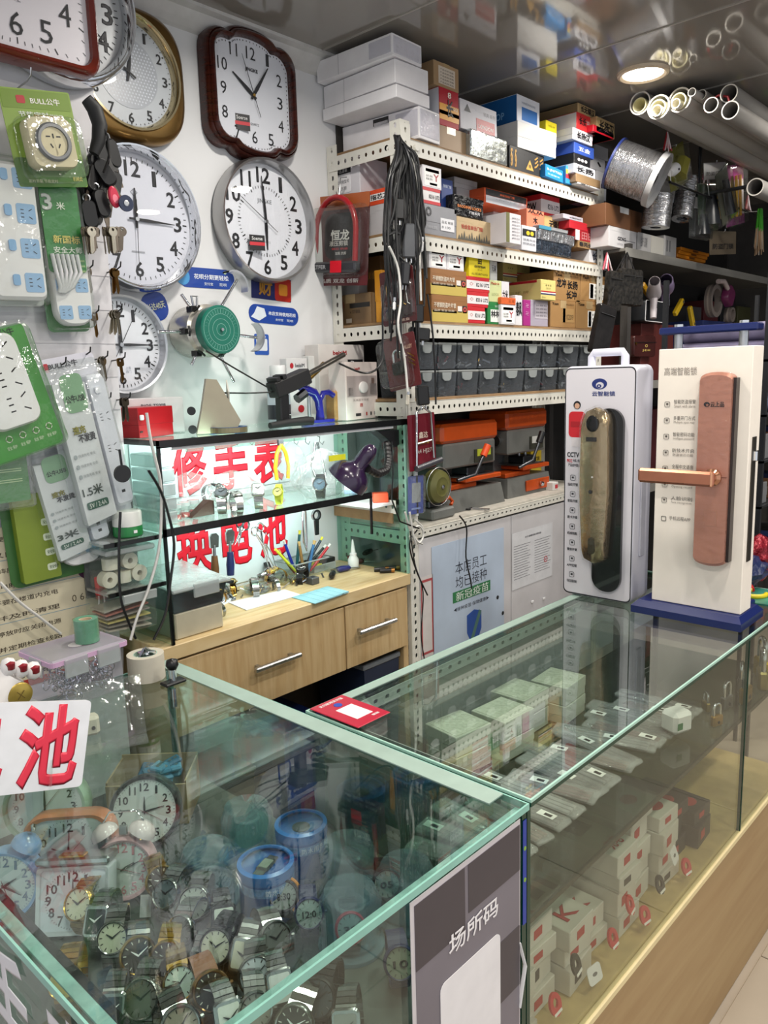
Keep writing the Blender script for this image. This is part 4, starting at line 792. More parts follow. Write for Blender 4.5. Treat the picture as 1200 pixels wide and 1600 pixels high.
# power strips
def strip_body(t, w_, h_, d, x, z, m, r=.02, rot=0, y=-.001):
    mb = MB(); lf(mb, rr_(w_, h_, min(r, w_ * .48), 5), [(1, y), (1, y - d * .75), (.95, y - d)]); return mb.b('power_strip', m, t, (x, 0, z), (0, rot, 0), sm=40)
M_STRIP = mat('#e7e4e6', .35, nz=.02)
t, W, H = hangcard('white power strip with blue outlets and blue switches at the left edge', [(-42, 246), (44, 250), (68, 480), (-22, 476)], 1.56, '#c9cdcb', rr=.01)
sb = strip_body(t, W * .94, H * .93, .028, 0, .0, M_STRIP, .012)
for k in range(4):
    z = H * (.36 - .235 * k); sockets(sb, W * .24, z, W * .27, -.0286, '#8fb4dc'); MB().prism(rr_(.013, .02, .004), -.032, -.028).b('switch', mat('#86b0dc', .35, nz=0), sb, (-W * .08, 0, z + .004))
bubble(t, W, H, .0, 0, 1, 1, .034, .01)
t, W, H = hangcard('green-headed pack with a coiled grey cable over a blue-outlet power strip', [(58, 288), (112, 289), (141, 515), (62, 522)], 1.575, '#2d6b2f', rr=.012)
sb = strip_body(t, W * .86, H * .60, .022, .006, -H * .16, M_STRIP, .03)
for k in range(3):
    for sx in (-1, 1): sockets(sb, sx * W * .22, H * (.16 - .185 * k), W * .24, -.0226, '#8fb4dc')
pp(t, .08, .40, .95, .985, '#1f7a2c', W, H, -.026, .008, .0012); pt(t, '3', .22, .86, .24, .11, '#c9ccc9', W, H, -.0275, .04); pt(t, '米', .52, .84, .2, .05, '#dfe6d8', W, H, -.0275); pt(t, '新国标', .56, .62, .62, .055, '#dccb6a', W, H, -.0275); pt(t, '安全大师', .56, .55, .66, .045, '#dfe6d8', W, H, -.0275)
for k in range(3): pt(t, '═══════', .58, .48 - .035 * k, .66, .01, '#b8d08c', W, H, -.0275, 0)
for k in range(6):
    x0 = -.028 + .010 * k; MB().tube([(x0 - .006 + W * .05, -.030, H * .02), (x0 + W * .05 - .004, -.033, -H * .10), (x0 * .5 + W * .02 - .01, -.031, -H * .20), (x0 * .2 - W * .22, -.028, -H * .235)], .0042, 8).b('cable', mat('#c9c9cb', .4), t, sm=60)
bubble(t, W, H, .03, .02, .98, .98, .036, .012)
# D: tilted green card with a white three-outlet strip
t, W, H = hangcard('tilted green card with a white three-outlet power strip over the lower packs', [(-112, 540), (29, 502), (106, 690), (-36, 735)], 1.52, '#3f8a2e', rr=.012, m=mat('#3f8a35', .3, nz=.35, scale=6))
sb = strip_body(t, W * .56, H * .72, .026, W * .03, H * .10, mat('#efedee', .35, nz=.01), .022)
for k in range(3): sockets(sb, W * .06, H * (.22 - .2 * k), W * .30, -.0266)
pt(t, '公牛', .80, .95, .16, .06, '#17231a', W, H)
for k in range(4):
    o = pp(t, .38 + .155 * k, .13, .46 + .155 * k, .19, '#e4ecd8', W, H, -.0009, .008); pp(t, .392 + .155 * k, .139, .448 + .155 * k, .181, '#3f8a2e', W, H, -.0013, .005); pt(t, '安全 保护', .42 + .155 * k, .09, .11, .03, '#dfe8d0', W, H, bold=0)
pt(t, '3开关', .18, .13, .2, .08, '#eef2e6', W, H); bubble(t, W, H, .01, .01, .99, .99, .031, .012)
# E, F: USB power strips in white packs
def usbpack(label, c4, Y, mtr, first):
    t, W, H = hangcard(label, c4, Y, '#d4d3de', rr=.012)
    MB().prism([(-W * .42, -H * .48), (W * .12, -H * .46), (W * .14, H * .34), (-W * .40, H * .36)], -.024, -.001).b('carton_sleeve', mat('#d3d6da', .4, nz=.05), t)
    pp(t, .22, .68, .60, .90, '#7fa784', W, H, -.0252, .012); pt(t, '公牛USB', .41, .76, .32, .045, '#20342a', W, H, -.0262)
    if first: pt(t, 'BULL公牛', .45, .955, .5, .035, '#33333a', W, H); pp(t, .12, .94, .2, .975, '#b03038', W, H, -.0009, .002)
    pt(t, '速充', .34, .58, .22, .05, '#8f8a2c', W, H, -.0262, .04); pt(t, '不发烫', .44, .53, .3, .05, '#33343a', W, H, -.0262, .04)
    for k in range(3): pp(t, .14, .42 - .06 * k, .19, .445 - .06 * k, '#9aa2a6', W, H, -.0262, .003); pt(t, '快速充电 安全', .36, .433 - .06 * k, .3, .018, '#8b9094', W, H, -.0262, 0)
    pt(t, mtr, .30, .22, .36, .06, '#2a3a33', W, H, -.0262, .02); pp(t, .14, .11, .52, .155, '#2f5a4a', W, H, -.0258, .004); pt(t, '5V / 2.4A', .33, .132, .3, .028, '#e4eae4', W, H, -.0268, .0)
    sb = strip_body(t, W * .30, H * .80, .026, W * .32, -H * .03, mat('#dcdeea', .3, nz=.01), .008)
    MB().prism(rr_(.013, .013, .003), -.031, -.026).b('switch', mat('#e4e6f0', .3, nz=0), sb, (-.002, 0, H * .31))
    for k in range(2): sockets(sb, 0, H * (.15 - .19 * k), W * .22, -.0266)
    mb = MB()
    for k in range(2): mb.box(-.004, .004, -.0272, -.0266, -H * (.24 + .07 * k) - .003, -H * (.24 + .07 * k) + .003)
    stuff(mb.b('usb_ports', M_DARKHOLE, sb)); bubble(t, W, H, .02, .01, .99, .93, .032, .01)
usbpack('pale pack with a white USB power strip showing two outlets, behind the tilted green card', [(60, 557), (137, 556), (213, 790), (118, 836)], 1.56, '1.5米', True)
usbpack('pale USB power strip pack with a longer cable, below its twin', [(38, 700), (100, 690), (190, 838), (68, 882)], 1.585, '3米', False)
t, W, H = hangcard('olive-green pack with a blue-outlet strip end, lowest on the board', [(0, 735), (120, 720), (174, 886), (8, 920)], 1.595, '#35632c', rr=.02)
pp(t, .10, .04, .50, .78, '#77892a', W, H, -.018, .004, .018); 
for k in range(4): pp(t, .36, .50 - .13 * k, .46, .56 - .13 * k, '#cfd8c0', W, H, -.0188, .004); pt(t, '安全保护', .43, .53 - .13 * k, .1, .03, '#2f4a1c', W, H, -.0196, 0)
sb = strip_body(t, W * .46, H * .5, .02, W * .26, -H * .16, M_STRIP, .03)
for sx in (-1, 1): sockets(sb, sx * W * .11, -H * .08, W * .13, -.0206, '#9bbcdc')
t, W, H = hangcard('small clear bag with a dark green label at the left edge', [(-30, 705), (38, 700), (50, 780), (-20, 790)], 1.55, '#2f7a2f', rr=.004)
pt(t, '══════', .5, .6, .7, .06, '#a8c890', W, H, bold=0); pt(t, '══════', .5, .4, .7, .06, '#a8c890', W, H, bold=0); bubble(t, W, H, -.02, -.1, 1.03, 1.02, .02, .004, M_BAG, 'clear_bag')
# notice poster under the packs
t = th('notice_poster', 'cream safety notice with ruled rows and a purple round picture behind the ring box', 'poster', (.652, YKB + .011, .94), 0)
W, H = .30, .34; MB().box(-W / 2, W / 2, -.0008, 0, -H / 2, H / 2).b('paper', mat('#d9cfb4', .6, nz=.04), t)
rows = ['请勿使用来源不明的充电器', '以防触电', '电动车应停放在专用充电区', '充电时间不要过长', '不要在楼道内充电', '并及时清理', '停放时应关闭电源', '并定期检查线路', '社区和小区应设集中充电', '和停车地点']
for i, s in enumerate(rows): pt(t, s, .46, .93 - .095 * i, .44, .032, '#4a4032', W, H, -.0012, .01)
for i, s in enumerate(('0 4', '0 5', '0 6', '0 7')): pt(t, s, .82, .86 - .19 * i, .09, .045, '#5a5040', W, H, -.0012, 0)
for i in range(5): pp(t, .05, .80 - .19 * i, .90, .804 - .19 * i, '#8fa3ad', W, H, -.0012, .0003)
MB().cyl((.125, -.0009, .055), .026, .0006, 'y', 24).b('printed_picture', mat('#5a3050', .5, nz=.2), t); MB().box(.113, .137, -.0022, -.0016, .035, .075).b('printed_patch', mat('#cbb9a0', .5), t)
MB().box(-.15, .15, -.0014, -.0009, -.17, -.155).b('printed_band', mat('#a83a2e', .5), t)
# ================================================================= key blanks on hooks
def key_mesh(kind):
    mb = MB()
    if kind == 0: mb.ring(circ(.010, 16, 0, -.010), circ(.003, 16, 0, -.006), -.0010, .0010)
    elif kind == 1: mb.ring(rr_(.022, .018, .005, 3, 0, -.010), [(x * .8, z) for x, z in rr_(.008, .006, .0025, 3, 0, -.006)], -.0011, .0011)
    else: mb.ring([(.012 * math.cos(a), -.010 + .009 * math.sin(a) * (1 + .2 * math.cos(3 * a))) for a in [2 * PI * i / 16 for i in range(16)]], circ(.0028, 16, 0, -.005), -.0010, .0010)
    mb.prism([(-.0042, -.050), (-.001, -.053), (.0022, -.048), (.0042, -.046), (.0042, -.018), (-.0042, -.018)], -.0009, .0009); mb.box(-.0006, .0006, -.0013, .0013, -.048, -.019)
    return mb
M_KEYS = [mat('#b9b3a4', .25, 1, .05), mat('#8a6a3c', .3, 1, .1), mat('#6f665c', .35, 1, .1)]
_KM = {}
def key(label, x, y, z, kind, mi, rot=(0, 0, 0), group='key blanks on the board hooks'):
    if (kind, mi) not in _KM: _KM[(kind, mi)] = key_mesh(kind).mesh('key_blank', M_KEYS[mi])
    return tag(link('key_blank', _KM[(kind, mi)], None, (x, y, z), rot), label, 'key', group)
HK = [((137, 418), 1, 0, 0, 'silver key blank on the topmost inner hook'), ((180, 420), 2, 2, 1, 'dark key blank by the chrome clock edge'), ((146, 488), 1, 1, 1, 'brass key blank on the second hook row, inner hook'), ((182, 485), 3, 0, 0, 'silver key bundle on the hook left of the small clock'),
      ((160, 558), 2, 0, 0, 'silver key blanks on the hook above the outer USB strip'), ((187, 560), 1, 1, 1, 'brass key blank on the hook beside the small clock numeral six'), ((95, 568), 1, 0, 0, 'silver key blank lying on the top of the pale USB pack'), ((195, 622), 2, 1, 2, 'dull key blanks on the lowest hook beside the red box'), ((165, 622), 0, 0, 0, ''), ((133, 552), 0, 0, 0, '')]
sep = [' hanging in front', ' hanging second', ' hanging at the back']
for (px, py), nk, kd, mi, lab in HK:
    P = pY(px, py, YKB - .035); wirehook(kb, P.x, YKB, P.z - .004, .06, .016)
    for k in range(nk): key(lab + (sep[k] if nk > 1 else ''), P.x, YKB - .035 + .005 * k, P.z + .002, kd, mi, (R(4 * k), R(8 * k - 6), R(25 - 12 * k)))
# bunch of car key shells and keys left of the big chrome clock
rnd = random.Random(5)
def fob(label, x, y, z, w_, h_, m, ry=0, blade=True):
    t = th('key_fob', label, 'key fob', (x, y, z), 0, 'black key fobs in the hanging bunch', rot=(0, R(ry), R(rnd.uniform(-25, 25))))
    mb = MB(); lf(mb, rr_(w_, h_, w_ * .42, 4), [(.9, .006), (1, .002), (1, -.004), (.88, -.008)]); lf(mb, list(reversed(rr_(w_, h_, w_ * .42, 4))), [(.9, .006), (.01, .006)], cap=False); mb.b('shell', m, t, sm=45)
    if blade: MB().box(-.0035, .0035, -.001, .001, -h_ / 2 - .038, -h_ / 2 + .004).b('blade', M_KEYS[2], t)
    MB().lathe([(.006, -.0008), (.008, 0), (.006, .0008), (.005, 0)], (0, 0, h_ / 2 + .004), 'y', 14, close=True).b('ring', MS, t)
    return t
labs = ['black key fob with a steel ring, highest in the bunch by the chrome clock', 'black key fob turned sideways under the curved black handle', 'black key fob with a long blade low in the bunch', 'black folding key fob behind the pink tag', 'black key fob at the left of the bunch behind the timer card', 'small black key fob lowest in the hanging bunch', 'glossy black fob in front of the clock numeral eleven', 'black flip key hanging between the two key bunches', 'black fob half behind the timer card edge', 'black fob touching the gold clock shadow', 'black fob lying across the middle of the bunch', 'black fob right above the left key bunch', 'black fob just left of the pink tag']
for (px, py, ry), lab in zip(((160, 235, 10), (150, 262, -20), (168, 300, 5), (172, 262, 15), (135, 305, -8), (150, 330, 12), (164, 270, -30), (158, 318, -14), (142, 278, 24), (175, 240, -16), (160, 300, 30), (140, 335, -6), (178, 290, 14)), labs):
    P = pY(px, py, YKB - .03 - .008 * (px % 3)); fob(lab, P.x, P.y, P.z, .029, .056, MK, ry)
P = pY(178, 308, 1.53); t = th('key_tag', 'oval pink-red key tag in the black key bunch', 'key tag', P, 0, rot=(0, R(-12), 0)); mb = MB(); lf(mb, circ(.011, 20, 0, 0, .021), [(1, .002), (1, -.002), (.8, -.004)]); mb.b('tag_plate', mat('#c62a48', .3, nz=.02), t); MB().prism(circ(.006, 12, 0, -.004, .009), -.0046, -.004).b('printed_patch', mat('#e47a8c', .4), t)
P = pY(196, 318, 1.52); t = th('key_tag', 'round dark blue key tag in front of the chrome clock', 'key tag', P); MB().cyl((0, 0, 0), .016, .004, 'y', 24).b('tag_plate', mat('#1c2744', .3), t); MB().lathe([(.004, .0045), (.006, .005), (.004, .0055)], (0, 0, 0), 'y', 12).b('rivet', MS, t)
for (px, py, n_, who) in ((140, 362, 5, 'left'), (178, 362, 7, 'right')):
    for k in range(n_):
        P = pY(px + 5 * (k - n_ / 2), py - 8, 1.535 + .004 * (k % 3)); key(f'dull steel key, {["first", "second", "third", "fourth", "fifth", "sixth", "seventh"][k]} from the left in the {who} hanging key bunch', P.x, P.y, P.z, k % 3, 0 if k % 2 else 2, (0, R(-10 + 20 * k / n_), R(50 - 14 * k)), 'keys hanging in the two bunches')
P = pY(147, 195, 1.54); t = th('cutter_handle', 'thick curved black rubber handle hanging above the key fobs', 'tool', P)
MB().tube([(-.012, 0, .045), (.004, 0, .03), (.010, -.004, 0), (.004, -.004, -.03), (-.006, 0, -.055)], .015, 10, radii=[.012, .016, .015, .013, .010]).b('grip', M_RUBBER, t, sm=60); MB().tube([(.002, -.014, .01), (.018, -.016, -.02), (.02, -.012, -.06), (.006, -.01, -.09)], .0022, 6).b('strap', MK, t, sm=60)
# ================================================================= wall stickers
def sticker(label, c4, Y, col, r, cat='sticker', name='wall_sticker', m=None):
    c, W, H, a = quad(c4, Y); t = th(name, label, cat, (c.x, Y, c.z), 0, rot=(0, a, 0))
    MB().prism(rr_(W, H, r * min(W, H), 5), -.0006, 0).b('backing', m or mat(col, .4, nz=.02), t); return t, W, H
YW = YWALL - .0005
t, W, H = sticker('long blue pill-shaped payment sticker left of the green-dial device', [(277, 415), (365, 423), (367, 452), (279, 449)], YW, '#1d449c', .48)
pt(t, '花呗分期更轻松', .58, .56, .62, .26, '#eef2f8', W, H); pt(t, '支付宝', .52, .22, .16, .16, '#dfe8f6', W, H); pt(t, '花呗', .78, .22, .14, .16, '#dfe8f6', W, H); MB().cyl((-W * .42, -.0008, 0), H * .4, .0004, 'y', 20).b('printed_patch', mat('#4a9ad6', .4), t); MB().cyl((W * .33, -.0008, H * .34), H * .09, .0006, 'y', 12).b('printed_patch', mat('#b9d0b0', .5), t)
t, W, H = sticker('blue pill-shaped payment sticker with a white hand right of the green-dial device', [(388, 474), (466, 482), (466, 510), (389, 503)], YW, '#1d449c', .48)
pt(t, '本店支持使用花呗', .66, .58, .56, .22, '#eef2f8', W, H); pt(t, '支付宝', .60, .26, .16, .14, '#dfe8f6', W, H); pt(t, '花呗', .82, .26, .14, .14, '#dfe8f6', W, H); MB().prism([(-W * .46, -H * .2), (-W * .3, -H * .38), (-W * .16, -H * .1), (-W * .2, H * .3), (-W * .34, H * .38), (-W * .4, 0)], -.0012, -.0006).b('printed_hand', mat('#dfe6ef', .4), t)
t, W, H = sticker('blue tab sticker with yellow date above the small silver clock', [(202, 462), (262, 460), (262, 498), (240, 498)], YW, '#1b3f96', .4); pt(t, '长达40天', .55, .52, .7, .26, '#e6e8c8', W, H)
t, W, H = sticker('small blue payment sticker with a blank white square below the green-dial device', [(397, 522), (420, 522), (420, 555), (398, 554)], YW, '#2a57b0', .1); pp(t, .12, .2, .88, .78, '#dfe4ec', W, H, -.0012, .004); pt(t, '支付宝', .5, .88, .6, .1, '#e8eef8', W, H)
t, W, H = sticker('red and dark blue New Year print half hidden under the silver clock', [(392, 428), (454, 438), (455, 474), (393, 464)], YW, '#1c2560', .03); pp(t, .58, .0, 1, 1, '#b3281c', W, H, -.0010); pt(t, '财', .34, .5, .34, .7, '#b07a2a', W, H, -.0016, .03); pp(t, .68, .25, .9, .75, '#d98a2a', W, H, -.0016, .006)

# ================================================================= green-dial key display device on the wall
P = pY(345, 515, 1.66); t = th('spring_tester', 'steel drum with a green dial and clamping arms fixed to the wall', 'device', (P.x, YWALL - .003, P.z))
d_ = YWALL - 1.66
MB().lathe([(.062, 0), (.066, .01), (.066, d_ * .62), (.058, d_ * .66), (.056, d_ * .78)], ax='y', n=40).b('drum', mat('#c6c3ba', .22, .6, .04), t, sm=40)
MB().lathe([(.048, d_ * .78), (.058, d_ * .80), (.0595, d_ * .98), (.057, d_ * 1.0), (0, d_ * 1.0)], ax='y', n=40).b('dial_disc', mat('#0f6a58', .3, nz=.05), t, sm=40)
mb = MB()
for r_ in (.014, .026, .038, .052): mb.lathe([(r_, d_ * 1.0 + .0004), (r_ + .0006, d_ * 1.0 + .0004)], ax='y', n=40, cap=False)
for k in range(36): a = R(10 * k); mb.add([(.040 * math.sin(a) - .0003, -d_ - .0005, .040 * math.cos(a)), (.040 * math.sin(a) + .0003, -d_ - .0005, .040 * math.cos(a)), (.050 * math.sin(a) + .0003, -d_ - .0005, .050 * math.cos(a)), (.050 * math.sin(a) - .0003, -d_ - .0005, .050 * math.cos(a))], [(0, 1, 2, 3)])
stuff(mb.b('dial_print', mat('#9fd0c4', .5, nz=0), t)); MB().cyl((0, -d_, 0), .004, .006, 'y', 10).b('hub', MS, t)
for k, (a, L, curl) in enumerate(((38, .12, 1), (95, .11, 1), (150, .10, 0), (212, .05, 0), (268, .09, 0), (322, .06, 0))):
    a = R(a); s, c = math.sin(a), math.cos(a); y = -d_ * .55
    arm = MB().tube([(.05 * s, y, .05 * c), ((.05 + L) * s, y, (.05 + L) * c)], .004, 8).b('arm', MC, t, sm=60)
    q = .066; MB().box(q * s - .009, q * s + .009, y - .012, y + .012, q * c - .008, q * c + .008, 0, .002).b('clamp_block', MK, arm)
    MB().tube([(q * s + .012 * c, y - .02, q * c - .012 * s), (q * s, y - .024, q * c), (q * s - .012 * c, y - .02, q * c + .012 * s)], .003, 5).b('wing_nut', MK, arm)
    if curl:
        e = .05 + L; mb = MB()
        for i in range(9):
            b = -1.1 + 2.2 * i / 8; rr = .042; cx, cz = (e - rr * .6) * s, (e - rr * .6) * c
            px_, pz_ = cx + rr * math.sin(a + b), cz + rr * math.cos(a + b); mb.v += [(px_, y - .014, pz_), (px_, y + .014, pz_), (px_ * .97, y + .014, pz_ * .97), (px_ * .97, y - .014, pz_ * .97)]
            if i: n0 = 4 * i; mb.f += [(n0 - 4 + j, n0 - 4 + (j + 1) % 4, n0 + (j + 1) % 4, n0 + j) for j in range(4)]; mb.mi += [0] * 4
        mb.b('curved_jaw', MS, arm, sm=50)
MB().tube([(-.03, -d_ * .5, .062), (-.035, -d_ * .5, .085), (-.018, -d_ * .5, .085), (-.02, -d_ * .5, .062)], .003, 6).b('hanging_loop', MS, t)

# ================================================================= on the upper glass shelf
ZT = 1.2635
def onshelf(px, py, Z): return pZ(px, py, Z)
# red box with a white cable plug
P = pZ(244, 682, ZT); t = ct('bright red box with a white plug, left end of the glass shelf', P.x + .004, P.y, ZT, .118, .085, .068, '#a3121c', 'lid', rz=R(18), name='red_box', rough=.35)
MB().box(-.057, -.045, -.006, 0, .040, .052, 0, .002).b('plug', MW, t); MB().box(-.056, -.048, -.0008, .0002, .012, .016).b('port', M_INK, t)
# beige tester
P = pZ(338, 676, ZT); t = th('battery_tester', 'beige wedge-shaped tester with black side knobs on the glass shelf', 'tester', (P.x, P.y + .02, ZT), 0, rot=(0, 0, R(-32)))
MB().prism([(-.035, 0), (.055, .002), (.068, .028), (.018, .125), (-.006, .128), (-.022, .05)], -.045, .045).b('body', mat('#a59c88', .5, nz=.04), t)
s0 = MB().box(-.03, .03, -.0015, .0015, -.036, .036).b('screen_panel', mat('#c9c6bf', .3), t, (.044, 0, .078), (0, R(-27), R(90)))
for zz in (.055, .012): MB().cyl((-.045, -.045, zz), .010, .014, 'y', 16).b('knob', MK, t)
# white carton lying behind the red box
P = pZ(250, 640, ZT); ct('long white carton with small print behind the red box', 1.02, 1.70, ZT, .16, .09, .086, '#d3d2d4', 'tuck', [('F', 't', 'BJQF-TS008', .3, .72, .7, .84, '#55555c', .02)], R(-4))
# black clamp-on magnifier bracket
P = pZ(455, 668, ZT); t = th('desk_bracket', 'black bracket with a ribbed head on a short post on the glass shelf', 'bracket', (P.x, P.y + .03, ZT))
MB().box(-.015, .015, -.012, .012, .006, .085, 0, .003).b('post', MK, t); MB().tube([(-.06, -.02, .008), (.0, -.02, .012), (.055, -.03, .014), (.07, -.035, .012)], .011, 10, radii=[.008, .010, .012, .011]).b('base_handle', M_RUBBER, t, sm=60)
hd = MB(); hd.box(-.022, .10, -.02, .02, -.018, .022, 0, .003); hd.box(-.014, -.001, -.02, .02, .022, .032); hd.box(.008, .02, -.02, .02, .022, .032); hd.b('head', mat('#151517', .5), t, (-.01, 0, .098), (0, R(-17), 0))
MB().tube([(.05, 0, .07), (.078, 0, .085)], .013, 8).b('spring_sleeve', MD, t); MB().tube([(-.03, 0, .095), (-.12, .04, .155), (-.18, .06, .195)], .0022, 6).b('cord', MK, t); MB().tube([(-.03, 0, .09), (-.10, .02, .090), (-.2, .03, .095)], .0022, 6).b('cord', MK, t)
# lighter-fluid bottle
P = pY(437, 650, 1.72); t = th('gas_canister', 'white and grey gas canister with a flame emblem behind the black bracket', 'canister', (P.x, 1.72, ZT))
MB().lathe([(.030, 0), (.032, .004), (.032, .118), (.026, .13)], n=28).b('can', mat('#b9bcc8', .3, .3, .04), t, sm=40); MB().lathe([(.022, .13), (.022, .158), (.0205, .16), (0, .16)], n=24).b('cap', mat('#d8d8da', .4), t, sm=40)
MB().lathe([(.0323, .012), (.0323, .052)], n=28, cap=False).b('label_band', mat('#20202a', .4), t)
tx('ALL', .022, .012, MP, t, (-.008, -.0326, .040), (R(90), 0, R(-20)), .03); tx('Lighter', .034, .012, MP, t, (-.008, -.0326, .022), (R(90), 0, R(-20)), .03)
mb = MB().prism([(-.008, 0), (.006, -.002), (.010, .012), (.004, .018), (.002, .032), (-.004, .02), (-.010, .014)], -.001, 0); mb.b('printed_flame', mat('#d9612a', .4), t, (-.004, -.0325, .078), (0, 0, R(-12)))
# white earphone cartons
def shelfbox(label, xl, xr, yt, Y, d, col, dec, rz=0, z=ZT, **k):
    X0, X1 = Xat(xl, Y, z), Xat(xr, Y, z); zt = Zat(yt, X0, Y); return ct(label, (X0 + X1) / 2, Y, z, X1 - X0, d, zt - z, col, 'tuck', dec, rz, **k)
EB = dict(group='white earphone cartons on the glass shelf')
shelfbox('narrow white carton with a red dot behind the blue stand', 452, 484, 560, 1.735, .03, '#dcdadb', [('F', 't', 'beisiM', .4, .86, .85, .92, '#55555c', .02), ('F', 't', '●', .15, .84, .32, .93, '#b5202c', 0), ('F', 'p', .25, .58, .8, .78, '#26262a'), ('F', 't', '●', .45, .14, .75, .26, '#b5202c', 0), ('F', 't', 'CA-16', .3, .34, .7, .40, '#33333a', .02)], **EB)
shelfbox('white carton with a clear corner behind the steel bar', 486, 505, 556, 1.74, .03, '#d4d4d2', [('F', 'p', .1, .1, .8, .5, '#b9babb')], **EB)
shelfbox('tall white carton with a black hang slot behind the earbud carton', 502, 572, 538, 1.72, .06, '#d5cfcb', [('F', 't', 'beisiM', .3, .86, .6, .92, '#b03434', .03), ('F', 'p', .62, .70, .96, .80, '#1d1d20'), ('F', 't', '3⌁', .68, .72, .9, .78, '#e8e8e8', 0), ('F', 't', '无线耳机', .3, .74, .5, .78, '#9a9694', 0), ('F', 't', '♪', .42, .3, .6, .62, '#2a2a2e', .03)], **EB)
shelfbox('large pale carton picturing white earbuds on the upper glass shelf', 536, 597, 566, 1.62, .06, '#d6c8c3', [('F', 't', 'beisiM', .28, .86, .44, .91, '#b03434', .03), ('F', 'p', .04, .40, .97, .76, '#a39694'), ('F', 'p', .08, .42, .22, .56, '#3a3638'), ('F', 'p', .74, .42, .96, .62, '#c9c4c6'), ('F', 'p', .8, .62, .9, .72, '#8a6a5c'), ('F', 't', '无线蓝牙耳机', .2, .32, .7, .36, '#8d7f7c', 0), ('F', 't', '田', .42, .22, .5, .28, '#a83a34', .03), ('F', 'p', .28, .06, .44, .11, '#2a2628'), ('F', 'p', .60, .06, .64, .12, '#a8352f'), ('F', 'p', .74, .06, .78, .12, '#2d2d30'), ('F', 'p', .86, .06, .90, .12, '#8a8688')], rz=R(10), **EB)
o = bpy.data.objects[[x.name for x in C.objects if x.get('label', '').startswith('large pale carton')][0]]
mb = MB(); lf(mb, circ(.022, 20, 0, 0, .017), [(1, 0), (.95, -.004), (.5, -.006)]); mb.b('earbud_picture', mat('#d8d2d0', .4), o, (.004, -.001, o['h'] * .56), sm=50)
# blue stand with steel bar and wood block
P = pZ(503, 660, ZT); t = th('bangle_press', 'glossy dark blue cast stand carrying a slanted steel bar', 'tool', (P.x, P.y + .015, ZT))
MB().prism(rr_(.11, .05, .024, 6), -.004, .004).b('base_plate', mat('#17197a', .2), t, (0, 0, .004), (R(90), 0, 0))
MB().tube([(.008, 0, .006), (.008, 0, .03), (.004, 0, .06), (-.012, 0, .082), (-.04, 0, .09), (-.062, 0, .098)], .012, 10, radii=[.014, .011, .012, .013, .014, .008]).b('arm', mat('#17197a', .2), t, sm=60); MB().tube([(.006, 0, .055), (.022, 0, .08), (.045, 0, .082), (.062, 0, .072)], .008, 8).b('arm', mat('#17197a', .2), t, sm=60)
MB().cyl((-.032, 0, .008), .005, .13, 'z', 10).b('rod', MS, t, sm=40); MB().tube([(-.07, -.02, .125), (.09, -.02, .185)], .0075, 10).b('bar', mat('#6e6a64', .3, .9, .05), t, sm=50); MB().tube([(-.06, -.012, .108), (.02, -.012, .16)], .008, 8).b('brass_sleeve', mat('#8d7036', .35, .9, .1), t, sm=50)
P = pY(540, 650, 1.66); MB().box(-.04, .04, -.02, .02, 0, .085, 0, .004).b('wood_block', wood('#a9814c', '#8a6436', (3, 3, 14)), None, (P.x - .025, 1.655, ZT)); tag(bpy.data.objects['wood_block'], 'plain wooden block behind the dark blue stand', 'block')
P = pZ(410, 678, ZT); t = th('tape_roll', 'flat blue and brass tape ring on the glass shelf edge', 'tape', (P.x, 1.553, ZT)); MB().lathe([(.045, 0), (.045, .014), (.036, .014), (.036, 0)], n=32, close=True).b('ring', mat('#2a4f86', .35, .3, .1), t); MB().lathe([(.0455, .001), (.0455, .013)], n=32, cap=False).b('label_band', mat('#8f8668', .3, .5), t)

# ================================================================= purple clip lamp
M_PUR = mat('#2a1738', .22, nz=.02, coat=.5)
A = pY(605, 668, 1.53); t = th('clip_lamp', 'glossy dark purple clip-on lamp with a black gooseneck on the shelf edge', 'lamp', (A.x, 1.53, A.z))
def rel(px, py, Y): return pY(px, py, Y) - Vector((A.x, 1.53, A.z))
jaw = MB(); jaw.box(-.07, .03, -.03, .03, .006, .014, 0, .003); jaw.prism([(-.06, -.006), (.03, -.008), (.03, -.05), (.012, -.058), (-.02, -.03)], -.018, .018); jaw.b('clip', MK, t)
neck = [rel(604, 692, 1.52), rel(607, 718, 1.49), rel(604, 735, 1.47), rel(590, 741, 1.455), rel(572, 731, 1.45)]
pts = []
for i in range(len(neck) - 1):
    for k in range(8): pts.append(neck[i].lerp(neck[i + 1], k / 8))
for _ in range(3): pts = [pts[0]] + [(pts[i - 1] + pts[i] * 2 + pts[i + 1]) / 4 for i in range(1, len(pts) - 1)] + [pts[-1]]
MB().tube(pts, .0105, 10, radii=[.0105 + .0012 * (i % 2) for i in range(len(pts))]).b('gooseneck', mat('#141215', .45), t)
a0, a1 = rel(577, 706, 1.45), rel(541, 752, 1.50); dr = (a1 - a0).normalized(); L = (a1 - a0).length
q = Vector((0, 0, 1)).rotation_difference(dr).to_euler()
MB().lathe([(0, -.022), (.012, -.018), (.020, -.004), (.0215, .012), (.021, L * .42), (.026, L * .5), (.046, L * .62), (.055, L * .8), (.058, L * 1.02), (.056, L * 1.02), (.05, L * .8), (.02, L * .5)], n=36, cap=False).b('shade', M_PUR, t, a0, q, sm=50)
MB().lathe([(.012, L * .45), (.024, L * .7), (.02, L * .86), (0, L * .9)], n=20).b('bulb', mat('#e6e8e2', .3), t, a0, q, sm=50)
cord = [rel(612, 690, 1.50), rel(614, 740, 1.495), rel(612, 780, 1.495), rel(625, 815, 1.49), rel(655, 826, 1.47)]
MB().tube(cord, .0025, 6).b('cord', MK, t, sm=60)

